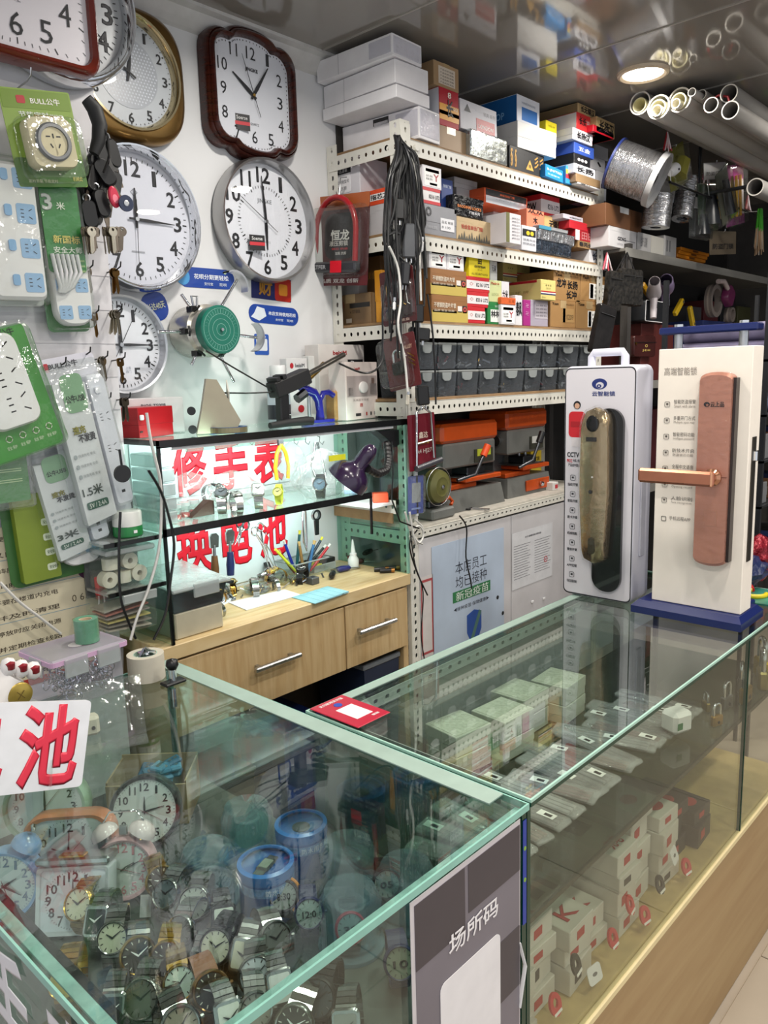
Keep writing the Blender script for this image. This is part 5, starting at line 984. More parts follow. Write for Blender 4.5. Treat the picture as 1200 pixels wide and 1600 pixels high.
# ================================================================= second tier of the rack: bags, small watches; tools hanging
ZM = 1.0695
def crumple(label, px, py, Z, w_, h_, d, m, seed, cat='bag', name='plastic_bag', col2=None, group=None):
    P = pZ(px, py, Z); r_ = random.Random(seed); mb = MB(); n, k = 16, 8; rings = []
    for j in range(k + 1):
        v = j / k; prof = math.sin(PI * min(1, .12 + v * .85)) ** .6 if j < k else .05
        for i in range(n):
            a = 2 * PI * i / n; rr = prof * (1 + r_.uniform(-.16, .16)); mb.v.append((w_ / 2 * rr * math.cos(a), d / 2 * rr * math.sin(a), h_ * v + r_.uniform(-.003, .003) * (0 < j < k)))
    for j in range(k):
        for i in range(n): mb.f.append((j * n + i, j * n + (i + 1) % n, (j + 1) * n + (i + 1) % n, (j + 1) * n + i)); mb.mi.append(0)
    mb.f.append(tuple(reversed(range(n)))); mb.mi.append(0)
    t = th(name, label, cat, (P.x, min(P.y, YWALL - d * .62), Z), 0, group); mb.b('film', m, t); return t
GB = 'clear plastic bags on the middle glass shelf'
crumple('crumpled clear bag with a red patch at the left of the middle glass shelf', 298, 800, ZM, .12, .10, .10, M_BAG, 1, group=GB)
t = crumple('clear bag bulging behind the row of watches on the middle glass shelf', 365, 785, ZM, .14, .085, .10, M_BAG, 2, group=GB)
t = crumple('large clear bag with yellow tape printing at the right of the middle glass shelf', 505, 775, ZM, .19, .13, .10, M_BAG, 3, group=GB); MB().box(-.03, .03, -.062, -.060, .1, .115).b('yellow_tape', mat('#d6d32a', .4), t)
b4 = crumple('crumpled bag of small cords in the right bay of the rack', 560, 770, ZM + .001, .09, .14, .08, M_BAG, 4, group=GB); b4.location = (1.46, 1.72, ZM + .001)
# watches (shared builder)
M_SS = mat('#a9a9a6', .2, 1, .08); M_GD = mat('#c9a04e', .2, 1, .05)
_WT = {}
def wt(label, loc, dial, case=0, band=0, shape='round', r=.017, rot=(0, 0, 0), group='wristwatches in the glass case', bandc=None, hands=True, loop=(.027, .032), s=1.0, dig=None):
    """band loop in the local y-z plane, dial facing local -y and up"""
    key_ = (dial, case, band, shape, r, bandc, loop, dig)
    cm = [M_SS, M_GD, MK, mat('#b98a5c', .2, 1, .05), mat('#c22a3c', .4), mat('#1c2350', .4), mat('#d3d84a', .4)][case]
    if key_ not in _WT:
        bm = mat(bandc, .5, nz=.1) if bandc else [M_SS, M_GD, MK, M_SS][band]
        t = th('wristwatch', label, 'watch', loc, 0, group, rot=rot); a_, b_ = loop
        mb = MB(); nl = 26
        for i in range(nl):
            a = R(-90 + 22 + (360 - 44) * (i + .5) / nl); y, z = a_ * math.cos(a + PI / 2 * 0), b_ * math.sin(a)
          
            a2 = PI + R(24) + (2 * PI - R(48)) * (i + .5) / nl; y, z = a_ * math.cos(a2), b_ * math.sin(a2); tang = math.atan2(b_ * math.cos(a2), -a_ * math.sin(a2)); wd = r * (.62 - .12 * math.sin(PI * (i + .5) / nl))
            p0 = len(mb.v); ln = .0028 if not bandc else .0036
            if bandc: mb.box(-wd, wd, -ln, ln, -.0011, .0011)
            else:
                for u0, u1, hh in ((-1, -.36, .0010), (-.34, .34, .0014), (.36, 1, .0010)): mb.box(u0 * wd, u1 * wd, -ln, ln, -hh, hh)
            mb.xf(Matrix.Translation((0, y, z)) @ Euler((tang, 0, 0)).to_matrix().to_4x4(), p0)
        stuff(mb.b('band', bm, t))
        y0 = -a_
        if shape == 'round':
            MB().lathe([(r * .8, -.003), (r, -.001), (r, .005), (r * .9, .0075), (r * .84, .0065)], (0, y0 + .002, 0), 'y', 28, cap=False).b('case', cm, t, sm=45)
            MB().lathe([(r * .86, .0042), (r * .86, .0048), (0, .0048)], (0, y0 + .002, 0), 'y', 24).b('dial', mat(dial, .25, nz=0), t)
            mb = MB()
            for k in range(12): a = R(30 * k); mb.tube([(r * .62 * math.sin(a), y0 - .003, r * .62 * math.cos(a)), (r * .78 * math.sin(a), y0 - .003, r * .78 * math.cos(a))], .0005, 4)
            stuff(mb.b('hour_marks', mat('#e8e4d8', .3) if dial[1] in '0123' else mat('#3a352c', .4), t)); MB().cyl((r + .0005, y0 + .0006, 0), .0022, .003, 'x', 8).b('crown', cm, t)
        else:
            mb = MB(); lf(mb, rr_(r * 1.7, r * 2.1, r * .3, 3), [(.9, .003), (1, .001), (1, -.004), (.9, -.006)], cap=True); mb.b('case', cm, t, (0, y0 + .002, 0), sm=30)
            MB().prism(rr_(r * 1.3, r * 1.55, r * .12, 2), -.0066, -.0058).b('dial', mat(dial, .25, nz=0), t, (0, y0 + .002, 0))
        if dig: tx(dig, r * .9, r * .42, M_INK, t, (0, y0 - .0052, -.001), FRONT, .02, name='digits')
        elif hands:
            hand('hour_hand', r * .45, .0009, M_INK if dial[1] not in '0123' else MP, t, y0 - .0036 - (.0022 if shape != 'round' else 0), deg=300, tail=.001); hand('minute_hand', r * .65, .0007, M_INK if dial[1] not in '0123' else MP, t, y0 - .0042 - (.0022 if shape != 'round' else 0), deg=50, tail=.001)
        if s != 1: t.scale = (s, s, s)
        _WT[key_] = t; return t
    t = dup(_WT[key_], label, loc, rot, scale=(s, s, s)); t['group'] = group; return t
GM = 'watches under repair on the middle glass shelf'
def wz(px, py, Z, h=.03): P = pZ(px, py, Z); return (P.x, P.y, Z + h)
wt('square white-faced steel watch lying in the middle of the middle shelf', wz(405, 792, ZM, .026), '#d8d8d4', 0, 0, 'rect', .019, (R(-50), 0, R(-40)), GM)
wt('lime yellow watch on a lime loop strap on the middle shelf', wz(437, 788, ZM, .026), '#d8d890', 6, 0, 'round', .016, (R(-25), 0, R(-50)), GM, '#c6cf3a', s=.8)
wt('blue-faced steel diver watch at the right end of the black strap display', wz(502, 776, ZM, .028), '#6f93a8', 0, 0, 'round', .019, (R(-20), 0, R(-50)), GM, '#16161a')
wt('steel watch with a dark lens dial lying left on the middle shelf', wz(348, 800, ZM, .026), '#55585c', 0, 0, 'round', .018, (R(-60), 0, R(-40)), GM)
wt('steel bracelet watch standing on edge beside the brown leather stub', wz(370, 800, ZM, .018), '#8a8a86', 0, 0, 'rect', .015, (R(-80), 0, R(-20)), GM)
wt('black strap watch lying face down at the left of the middle shelf', wz(335, 790, ZM, .026), '#3a3c40', 0, 2, 'round', .017, (R(-40), 0, R(30)), GM, '#1a1a1c')
P = pZ(318, 806, ZM); t = th('leather_stub', 'dark brown leather wedge at the left front of the middle shelf', 'leather', (P.x, P.y + .01, ZM)); MB().prism([(-.035, 0), (.03, 0), (.03, .032), (.018, .036), (-.01, .016)], -.012, .012).b('wedge', mat('#3a2016', .5, nz=.15), t); MB().box(.028, .031, -.012, .012, .002, .034).b('edge', mat('#8d8a84', .3), t)
for k, (px, py, lab) in enumerate(((263, 790, 'lowest'), (266, 800, 'second'), (288, 798, 'third'))):
    P = pZ(275 + 14 * k, 812 - 4 * k, ZM); t = th('small_jar', f'small clear plastic jar with red contents by the left rack edge, {lab} of three', 'jar', (P.x, P.y, ZM), 0, 'small clear jars at the left rack edge'); MB().lathe([(.013, 0), (.014, .004), (.014, .028), (.011, .03)], n=20).b('jar', ML, t, sm=40); MB().lathe([(.0145, .028), (.0145, .036), (0, .036)], n=20).b('lid', M_MILK, t, sm=40); MB().lathe([(.012, .002), (.012, .010), (0, .011)], n=16).b('contents', mat('#a13a3a', .5), t)
# hanging hooks strip and tools under both shelves
mb = MB().box(1.15, 1.56, YWALL - .03, YWALL - .024, 1.205, 1.245); t = th('hook_rail', 'clear rail with wire hooks under the upper glass shelf', 'rail', (0, 0, 0)); mb.b('strip', clear('#dff0e8', 1.5, .02, .08), t)
for px in (366, 390, 460, 478, 500): P = pY(px, 686, YWALL - .05); MB().tube([(P.x, P.y + .02, P.z + .012), (P.x, P.y, P.z + .006), (P.x - .006, P.y - .004, P.z - .008), (P.x + .002, P.y - .008, P.z - .016), (P.x + .01, P.y - .006, P.z - .008)], .0013, 6).b('hook', MS, t, sm=60)
P = pY(438, 690, 1.70); t = th('pliers', 'yellow-handled pliers hanging open below the upper glass shelf', 'pliers', (P.x, 1.70, P.z - .01)); MB().prism([(-.010, .03), (-.006, .05), (.006, .05), (.010, .03), (.008, 0), (-.008, 0)], -.004, .004).b('jaws', MD, t)
for s in (-1, 1): MB().tube([(0, -.001, .002), (s * .016, -.001, -.022), (s * .024, -.001, -.06), (s * .020, -.001, -.095)], .0055, 8).b('handle', mat('#dba81c', .35), t, sm=60)
P = pY(495, 715, 1.72); t = th('spring_pliers', 'bright steel spring-bar pliers hanging right of the yellow pliers', 'pliers', (P.x, 1.72, P.z))
for s in (-1, 1): MB().tube([(s * .004, 0, .045), (s * .010, 0, .02), (s * .024, 0, -.02), (s * .02 + .01, 0, -.055)], .004, 8).b('handle', MC, t, sm=60)
MB().tube([(.012 * math.cos(k * .9) - .0, .006 * math.sin(k * .9), .03 - .0025 * k) for k in range(24)], .001, 4).b('spring', MS, t)
def hangtool(label, px, py, Y, L, kind, hcol='#6a4526', a=0):
    P = pY(px, py, Y); t = th('hanging_tool', label, 'tool', P, 0, 'tools hanging under the middle glass shelf', rot=(0, R(a), 0))
    if kind == 'driver':
        MB().prism([(-.012, -.03), (.012, -.03), (.014, .0), (.006, .008), (-.006, .008), (-.014, 0)], -.003, .003).b('head', mat('#c9cbcc', .15, 1, .02), t); MB().cyl((0, 0, -L * .5), .004, L * .3, 'z', 8).b('shank', MS, t); MB().tube([(0, 0, -L * .45), (0, 0, -L * .75), (0, 0, -L)], .011, 10, radii=[.008, .0115, .010]).b('grip', mat(hcol, .35, nz=.1), t, sm=60)
    elif kind == 'tweezers':
        for s in (-1, 1): MB().tube([(0, 0, 0), (s * .007, 0, -L * .4), (s * .001, 0, -L)], .0035, 6, radii=[.005, .0035, .0006], flat=.4).b('blade', MC, t, sm=60)
    elif kind == 'scissors':
        for s in (-1, 1):
            MB().tube([(s * .012 + .010 * math.cos(b), s * .001, .01 + .012 * math.sin(b)) for b in [2 * PI * i / 14 for i in range(14)]], .0022, 6, closed=True).b('finger_ring', MC if hcol == 'steel' else MD, t, sm=60); MB().tube([(s * .010, s * .001, .0), (0, s * .001, -L * .3), (-s * .006, s * .001, -L)], .003, 6, radii=[.003, .004, .0006]).b('blade', MC, t, sm=60)
    return t
hangtool('open-head case wrench with a brown wooden handle below the middle shelf', 334, 838, 1.70, .115, 'driver', '#5c3c20', 2); hangtool('open-head case wrench with a dark blue handle below the middle shelf', 359, 832, 1.69, .115, 'driver', '#1a2450', 3)
hangtool('dark wire loops hanging right of the blue-handled wrench', 378, 825, 1.68, .05, 'scissors', 'dark', 25); hangtool('long steel scissors slanting across the red character', 404, 832, 1.70, .13, 'scissors', 'steel', -18); hangtool('steel tweezers leaning right beside the scissors', 415, 850, 1.66, .09, 'tweezers', a=-22)
P = pY(475, 800, 1.72); t = th('steel_hanger', 'long polished steel clip bar hanging at the right of the red characters', 'tool', P); MB().tube([(-.006, 0, 0), (-.006, 0, -.09), (0, -.004, -.115), (.006, 0, -.09), (.006, 0, 0), (0, 0, .01)], .003, 8, closed=True).b('bar', MC, t, sm=60)
P = pY(494, 805, 1.73); t = th('ring_wrench', 'grey ring-headed wrench hanging at the right end of the signs', 'tool', P); mb = MB(); mb.ring(circ(.017, 24), circ(.011, 24), -.004, .004); mb.prism([(-.006, -.06), (.006, -.06), (.008, -.016), (-.008, -.016)], -.003, .003); mb.b('wrench', MD, t); MB().lathe([(.0172, -.004), (.0172, .004)], ax='y', n=24, cap=False).b('rim', MS, t)
# ================================================================= on the desk
D = DZ + .0005
def dpos(px, py, Z=D): return pZ(px, py, Z)
# grey lidded container at the left front, with a white box below
P = dpos(278, 985); t = th('lidded_tray', 'smoky lidded plastic container on a cream box at the left of the desk', 'container', (.985, 1.60, D), 0)
MB().box(-.06, .07, -.08, .10, 0, .062, 0, .003).b('lower_box', mat('#b9b29c', .5), t)
MB().add([(-.06, -.08, .063), (.07, -.08, .063), (.07, .10, .063), (-.06, .10, .063), (-.07, -.09, .12), (.08, -.09, .12), (.08, .11, .12), (-.07, .11, .12)], [(0, 1, 5, 4), (1, 2, 6, 5), (2, 3, 7, 6), (3, 0, 4, 7), (3, 2, 1, 0)]).b('tub', clear('#8f9698', 1.45, .2, .35, .1, 30, '#5a6062'), t)
MB().box(-.075, .085, -.095, .115, .121, .129, 0, .003).b('lid', M_MILK, t, (0, 0, 0), (R(4), 0, 0)); MB().box(-.02, .05, -.104, -.098, .095, .128, 0, .002).b('latch', M_MILK, t)
# open tray leaning with a wood-coloured block and papers
def paper(label, c4, Z, col, th=.002, name='paper_sheet', cat='paper', group=None, m=None):
    P = [pZ(x, y, Z) for x, y in c4]; n = len(P); c = sum(P, Vector()) / n
    mb = MB(); mb.add([(p.x - c.x, p.y - c.y, 0) for p in P] + [(p.x - c.x, p.y - c.y, th) for p in P], [tuple(range(n - 1, -1, -1)), tuple(range(n, 2 * n))] + [(i, (i + 1) % n, n + (i + 1) % n, n + i) for i in range(n)])
    return tag(mb.b(name, m or mat(col, .6, nz=.03), None, (c.x, c.y, Z)), label, cat, group)
paper('white sheet with a grey card beneath on the desk beside the blue mask', [(357, 942), (385, 954), (470, 930), (445, 922)], D, '#e6e6ea'); paper('white folded paper strip under the left watches on the desk', [(322, 948), (328, 957), (368, 936), (360, 930)], D, '#dfe3ea', .004)
t = th('face_mask', 'pale blue face mask lying flat at the desk edge', 'mask', (0, 0, 0)); P4 = [pZ(*q, D) for q in ((456, 934), (492, 944), (545, 926), (512, 918))]; c = sum(P4, Vector()) / 4; t.location = (c.x, c.y, D)
for k in range(5):
    a, b = k / 5, (k + 1) / 5 + .05; q = [P4[0].lerp(P4[3], a), P4[1].lerp(P4[2], a), P4[1].lerp(P4[2], min(1, b)), P4[0].lerp(P4[3], min(1, b))]
    MB().add([tuple(p - c) for p in q] + [tuple(p - c + Vector((0, 0, .0018 + .0006 * k))) for p in q], [(3, 2, 1, 0), (4, 5, 6, 7), (0, 1, 5, 4), (1, 2, 6, 5), (2, 3, 7, 6), (3, 0, 4, 7)]).b('pleat', mat('#8fc3cf', .7, nz=.03), t)
def dish(label, px, py, r, h, m=ML, lid=False, group='clear round dishes on the desk'):
    P = dpos(px, py); t = th('parts_dish', label, 'dish', (P.x, min(P.y, YWALL - r - .005), D), 0, group); MB().lathe([(r * .9, 0), (r, .004), (r, h), (r * .94, h), (r * .93, .004), (0, .003)], n=32).b('dish', m, t, sm=40)
    if lid: MB().lathe([(r * 1.02, h + .0006), (r * 1.02, h + .006), (r * .6, h + .010), (.012, h + .011), (.012, h + .02), (0, h + .021)], n=32).b('lid', ML, t, sm=40)
    return t
t = dish('low round clear dish with a knobbed cover over loose parts', 402, 925, .036, .018, lid=True); rnd = random.Random(9); stuff(bits(MB(), .05, .05, .006, 24, rnd).b('loose_parts', [MS, M_BRASS, MD], t, (0, -.025, .004)))
dish('wide clear dish at the back of the desk below the scissors', 370, 888, .045, .02); dish('small yellowish clear lid dish beside the round black-cased watch', 443, 912, .022, .012, clear('#e9e4c0', 1.45, .1, .08))
GD = 'watches lying on the desk'
wt('black-dialled diver watch standing in the middle of the desk', wz(418, 905, D, .02), '#15161a', 0, 2, 'round', .018, (R(-10), 0, R(-25)), GD, '#17171a', s=.95)
wt('silver bracelet watch at the left end of the desk, nearest the edge', wz(333, 962, D, .012), '#8a8a86', 0, 0, 'rect', .013, (R(-85), 0, R(30)), GD)
wt('small blue-dial watch without strap lying on the folded paper', wz(345, 935, D, .02), '#a9c4cf', 0, 0, 'round', .014, (R(-75), 0, R(20)), GD, s=.8)
wt('small gold watch lying on the folded paper', wz(364, 926, D, .016), '#c9b27c', 1, 1, 'round', .013, (R(-60), 0, R(-30)), GD, s=.8)
wt('silver bracelet watch lying left of the hanging tool tips', wz(325, 905, D, .018), '#c4c4c0', 0, 0, 'round', .015, (R(-70), 0, R(10)), GD)
wt('white-dial bracelet watch at the foot of the sign', wz(350, 902, D, .02), '#d4d2c6', 0, 0, 'round', .016, (R(-45), 0, R(-30)), GD)
wt('loose steel bracelet curled on the desk near the blue mask', wz(468, 912, D, .010), '#6a6a68', 0, 0, 'rect', .012, (R(-88), 0, R(60)), GD, s=.7)
wt('broken steel watch head on the white sheet', wz(432, 922, D, .010), '#77787a', 0, 0, 'rect', .012, (R(-88), 0, R(-20)), GD, s=.7)
P = dpos(489, 912); t = th('parts_block', 'dark grey bench block beside the curled bracelet', 'block', (P.x, P.y, D)); mb = MB().box(-.014, .014, -.014, .014, 0, .02, 0, .002); mb.b('block', mat('#5c5d60', .4, .6), t); MB().cyl((0, 0, .02), .006, .0008, 'z', 12).b('hole', M_INK, t)
P = dpos(475, 892); t = th('cable_spool', 'black plastic spool behind the curled bracelet', 'spool', (P.x, P.y, D + .016)); MB().lathe([(.016, -.012), (.016, -.009), (.006, -.008), (.006, .008), (.016, .009), (.016, .012)], ax='x', n=24).b('spool', MK, t, sm=30); MB().cyl((.0122, 0, 0), .004, .001, 'x', 12).b('hub', MS, t)
# card box with black lid, tool cup with pens
P = dpos(472, 884); t = th('card_box', 'clear flat box carrying a black block at the back of the desk', 'box', (P.x, 1.745, D)); MB().box(-.045, .045, -.02, .03, 0, .022, 0, .002).b('box', M_MILK, t); MB().box(-.01, .045, -.018, .028, .0225, .036, 0, .002).b('black_block', MK, t); MB().box(-.045, -.014, -.02, .03, .0225, .026).b('yellow_card', mat('#c9c23a', .5), t)
P = dpos(517, 886); t = th('tool_tray', 'clear slanted tray crowded with pens and brushes at the desk corner', 'tray', (1.50, 1.735, D)); MB().add([(-.05, -.03, 0), (.05, -.03, 0), (.05, .04, 0), (-.05, .04, 0), (-.065, -.04, .05), (.065, -.04, .05), (.065, .05, .05), (-.065, .05, .05)], [(3, 2, 1, 0), (0, 1, 5, 4), (1, 2, 6, 5), (2, 3, 7, 6), (3, 0, 4, 7)]).b('tray', ML, t); MB().tube([(-.066, -.041, .05), (.066, -.041, .05), (.066, .051, .05), (-.066, .051, .05)], .0025, 6, closed=True).b('tray_rim', M_MILK, t)
pens = [('#7c1a1e', -.05, .01, -35, 'dark red'), ('#1c2f9c', -.03, .02, -20, 'royal blue'), ('#17545a', -.005, .03, 10, 'teal'), ('#1a1a1e', .01, 0, 28, 'black'), ('#b3202c', .03, -.01, 52, 'bright red'), ('#2a3a4c', .02, .015, 44, 'slate blue'), ('#8a6a3c', -.015, -.01, -8, 'wooden'), ('#0f1012', .035, .02, 58, 'glossy black'), ('#c9d23a', -.055, -.01, -42, 'yellow-tipped'), ('#33689a', 0, -.02, 18, 'light blue')]
for k, (cc, x, y, a, nm) in enumerate(pens):
    L = .085 + .012 * (k % 3); b = R(a); o = th('pen', f'{nm} tool handle standing in the clear tray at the desk corner', 'tool', (1.50 + x * .55, 1.735 + y, D + .012), 0, 'handles in the clear tray', rot=(0, b, 0)); MB().tube([(0, 0, 0), (0, 0, L * .3), (0, 0, L)], .0045, 8, radii=[.003, .0048, .0042]).b('handle', mat(cc, .35), o, sm=60); MB().cyl((0, 0, L), .003, .012, 'z', 8, .0045).b('tip', mat(['#c9a56a', '#d8d8d4', '#e0d84a'][k % 3], .5), o)
for lab, px, py, cc, rz, L in (('black-handled screwdriver lying before the clear tray', 520, 902, '#131316', 40, .07), ('dark blue handled screwdriver lying before the clear tray', 540, 893, '#23286a', -10, .06), ('dark brown handled awl lying beside the clear tray', 560, 882, '#3a2420', -30, .06), ('black stapler-like press tool leaning at the tray', 552, 862, '#121214', 15, .07), ('small red screwdriver beside the brown awl', 553, 876, '#a82a38', -35, .04)):
    P = dpos(px, py); o = th('screwdriver', lab, 'tool', (P.x, min(P.y, 1.77), D + .010), 0, 'tools lying on the desk', rot=(0, 0, R(rz))); MB().tube([(-L * .5, 0, 0), (-L * .3, 0, .001), (L * .2, 0, 0), (L * .3, 0, -.002)], .009, 10, radii=[.006, .0095, .008, .004]).b('handle', mat(cc, .35), o, sm=60); MB().tube([(L * .3, 0, -.002), (L * .9, 0, -.006)], .002, 6).b('shaft', MS, o)
P = dpos(580, 890); t = th('parts_tray', 'low clear tray right of the tools near the desk end', 'tray', (1.60, 1.70, D)); MB().lathe([(.035, 0), (.042, .018), (.040, .018), (.033, .002), (0, .002)], n=4, sx=1.2).b('tray', ML, t, rot=(0, 0, R(45))); MB().tube([(-.02, 0, .005), (.02, .01, .005)], .003, 6).b('part', MD, t)
for k, (px, py) in enumerate(((596, 893), (605, 895), (613, 891))):
    P = dpos(px, py); o = th('battery', ['copper-topped battery, left of three at the desk end', 'copper-topped battery, middle of three at the desk end', 'copper-topped battery, right of three at the desk end'][k], 'battery', (P.x, P.y, D + .007), 0, 'batteries at the desk end', rot=(0, 0, R(-40))); MB().cyl((-.022, 0, 0), .007, .034, 'x', 14).b('jacket', MK, o, sm=40); MB().cyl((.012, 0, 0), .007, .010, 'x', 14).b('band', mat('#a8743c', .3, .8), o, sm=40)
P = dpos(606, 885); t = th('nozzle_bottle', 'white plastic bottle with a tapered nozzle at the right end of the desk', 'bottle', (1.655, 1.68, D)); MB().lathe([(.016, 0), (.017, .003), (.017, .028), (.010, .04), (.0085, .045), (.003, .085), (.002, .09), (0, .09)], n=24).b('bottle', mat('#dfe3e0', .4), t, sm=50); MB().lathe([(.009, .040), (.011, .041), (.011, .047), (.008, .048)], n=20).b('collar', MW, t)
t = th('loose_parts', 'small springs, screws and watch pins strewn along the back of the desk', 'parts', (1.28, 1.70, D)); stuff(bits(MB(), .62, .12, .006, 60, random.Random(31)).b('metal_bits', [MS, M_BRASS, MD], t, (0, -.05, 0)))
for k in range(7): wt(['steel', 'two-tone', 'dark', 'pale', 'grey', 'gold', 'black'][k] + ' watch lying at the back of the desk, ' + ['first', 'second', 'third', 'fourth', 'fifth', 'sixth', 'seventh'][k] + ' from the left', (1.10 + .058 * k, 1.68 + .025 * (k % 3), D + .016), ['#c9c8c2', '#d8cfae', '#26262a', '#d8d8d2', '#77787c', '#cdb06a', '#17171a'][k], [0, 1, 2, 0, 0, 1, 2][k], [0, 1, 2, 0, 0, 1, 2][k], ['round', 'rect'][k % 2], .016, (R(-70), 0, R(50 * k)), GD)
# right bay of the rack: box shelf
t = th('corner_shelf', 'small white perforated shelf between the glass end panel and the red character signs', 'shelf', (0, 0, 0)); mb = MB(); perf(mb, .26, .038, .0255, .0055, .0055, Mt((1.69, 1.79, .985), (0, 0, R(-90)))); mb.b('beam', M_ANG, t); MB().box(1.60, 1.69, 1.54, 1.79, 1.012, 1.018).b('board', MW, t); MB().box(1.686, 1.69, 1.54, 1.79, .955, .985).b('wood_edge', M_BOARD, t)
ct('blue and white narrow medicine-like carton on the small perforated shelf', 1.635, 1.66, 1.0185, .04, .03, .075, '#dfe6ee', 'tuck', [('F', 'p', 0, .75, 1, 1, '#3a5aa0'), ('F', 'p', .62, .05, .9, .7, '#4a6fb4'), ('F', 't', '电池', .65, .2, .86, .6, '#eef2f8', .02)], R(-30)); ct('small orange-red box on the small perforated shelf', 1.665, 1.565, 1.0185, .045, .03, .028, '#d6522e', 'tuck', rz=R(-40))
# under the desk
for lab, x, y, c1, zz in (('clear bin with a grey lid under the right drawer', 1.60, 1.53, '#1c2740', .40), ('dark blue crate under the wide drawer', 1.30, 1.54, '#1b2f6c', .30), ('black crate far left under the wide drawer', 1.05, 1.54, '#1a1b20', .25)):
    t = th('storage_bin', lab, 'bin', (x, y, 0), 0, 'bins under the desk'); h = zz + .15; MB().add([(-.06, 0, 0), (.06, 0, 0), (.06, .18, 0), (-.06, .18, 0), (-.075, -.01, h), (.075, -.01, h), (.075, .19, h), (-.075, .19, h)], [(3, 2, 1, 0), (0, 1, 5, 4), (1, 2, 6, 5), (2, 3, 7, 6), (3, 0, 4, 7)]).b('tub', mat(c1, .5), t); MB().box(-.08, .08, -.014, .194, h + .0005, h + .016, 0, .003).b('lid', mat('#6a6f76', .4) if '1c2' in c1 else mat(c1, .4), t)

# ================================================================= left rack: jars, drawers, cables
RL = th('wall_rack', 'small clear wall rack with black front edge left of the desk', 'rack', (0, 0, 0))
for z in (1.06, .955): MB().box(.76, .895, 1.50, 1.597, z - .006, z).b('shelf', clear('#cfdcd8', 1.5, .02, .2), RL); MB().box(.76, .895, 1.495, 1.50, z - .008, z + .001).b('edge_strip', M_EDGE, RL)
MB().box(.885, .890, 1.50, 1.599, .95, 1.15).b('side_panel', ML, RL); MB().box(.76, .885, 1.592, 1.599, .93, 1.15).b('back_panel', mat('#5a5c5c', .5), RL)
t = th('cream_jar', 'white-lidded jar with a green base on the small wall rack', 'jar', (.842, 1.545, 1.0605)); MB().lathe([(.028, 0), (.031, .003), (.031, .022), (.030, .024)], n=32).b('base', mat('#1f7a3c', .3), t, sm=40); MB().lathe([(.031, .024), (.031, .052), (.029, .056), (0, .057)], n=32).b('lid', mat('#dedfda', .35), t, sm=40); MB().box(-.004, .004, -.0325, -.031, .01, .016).b('label', MW, t)
t = th('tape_box', 'clear box of white tape rolls on the small wall rack', 'box', (.815, 1.505, .9555)); MB().box(-.05, .065, .0, .08, .0, .075, 0, .003).b('box', ML, t); MB().box(-.05, .065, -.002, .082, .076, .088, 0, .003).b('lid', M_MILK, t)
for k, (x, z, a) in enumerate(((-.03, .02, 0), (.005, .02, 1), (.04, .022, 0), (-.02, .053, 1), (.02, .053, 0))):
    o = MB().lathe([(.006, -.012), (.018, -.012), (.018, .012), (.006, .012)], ax='y' if a == 0 else 'z', n=20, close=True).b('tape_roll', mat('#d8d2c0', .6), t, (x, .04, z), sm=40)
t = th('bag_drawer', 'clear drawer of folded paper packets under the tape box', 'drawer', (.80, 1.5, .862)); MB().box(-.05, .07, 0, .085, 0, .078, 0, .003).b('drawer', ML, t); MB().box(-.01, .07, -.008, -.001, .064, .084, 0, .002).b('handle', M_MILK, t)
for k in range(6): MB().box(-.04, .06, .01, .07, .006 + .010 * k, .009 + .010 * k).b('paper_packet', mat(['#b3a99a', '#8d8478', '#c4b46c', '#9a9088', '#b06a5c', '#a8a094'][k], .6), t, rot=(0, R(4 - 2 * k), 0))
t = th('drawer_stack', 'stack of empty clear drawers behind the white cable in the glass rack', 'drawer', (.925, 1.56, 1.0705))
for k in range(5): MB().box(0, .04, -.02, .10, .032 * k, .032 * k + .028, 0, .002).b('drawer', M_MILK, t)
def cb(label, pts, r, m, group=None, cat='cable', name='cable'):
    q = [Vector(p) for p in pts]; out = []
    for i in range(len(q) - 1):
        p0, p1, p2, p3 = q[max(0, i - 1)], q[i], q[i + 1], q[min(len(q) - 1, i + 2)]
        for k in range(5):
            u = k / 5; out.append(.5 * ((2 * p1) + (p2 - p0) * u + (2 * p0 - 5 * p1 + 4 * p2 - p3) * u * u + (3 * p1 - p0 - 3 * p2 + p3) * u ** 3))
    out.append(q[-1]); o = MB().tube(out, r, 6).b(name, m, sm=60); return tag(o, label, cat, group)
PX = lambda pts, Y: [pY(a, b, Y) for a, b in pts]
M_WC = mat('#d6d4d0', .45)
cb('white cable falling from the red box past the rack edge strip', PX([(229, 645), (236, 690), (250, 750), (252, 800), (248, 860), (232, 920), (214, 965), (204, 1000)], 1.485), .0032, M_WC)
cb('black cable looping down the front of the left rack', PX([(232, 735), (250, 765), (262, 800), (272, 850), (266, 910), (258, 960), (240, 1000)], 1.478), .003, MK)
cb('thin black cable down the clear tape box', PX([(188, 800), (186, 860), (188, 930), (200, 970), (212, 998)], 1.488), .0028, MK)
cb('grey white cable slanting over the cream notice', PX([(0, 910), (30, 940), (60, 963), (95, 990)], 1.58), .0032, M_WC); cb('left of two white cords beside the notice edge', PX([(153, 905), (155, 940), (152, 990)], 1.58), .0025, M_WC); cb('right of two white cords beside the notice edge', PX([(158, 905), (164, 945), (159, 992)], 1.575), .0025, M_WC)
t = th('wall_plug', 'red plug on the small wall rack edge', 'plug', pY(157, 915, 1.57)); MB().box(-.010, .010, -.008, .008, -.02, .02, 0, .002).b('body', M_RED, t); MB().box(-.005, .005, -.010, -.008, .012, .022).b('collar', MW, t)
P = pY(190, 740, 1.49); t = th('round_pad', 'round black pad hanging under the end of the upper glass shelf', 'pad', (P.x, 1.49, P.z)); MB().cyl((0, 0, 0), .018, .006, 'y', 24).b('pad', MK, t); MB().tube([(0, -.003, .018), (-.002, -.003, .05)], .0025, 6).b('cord', MK, t)

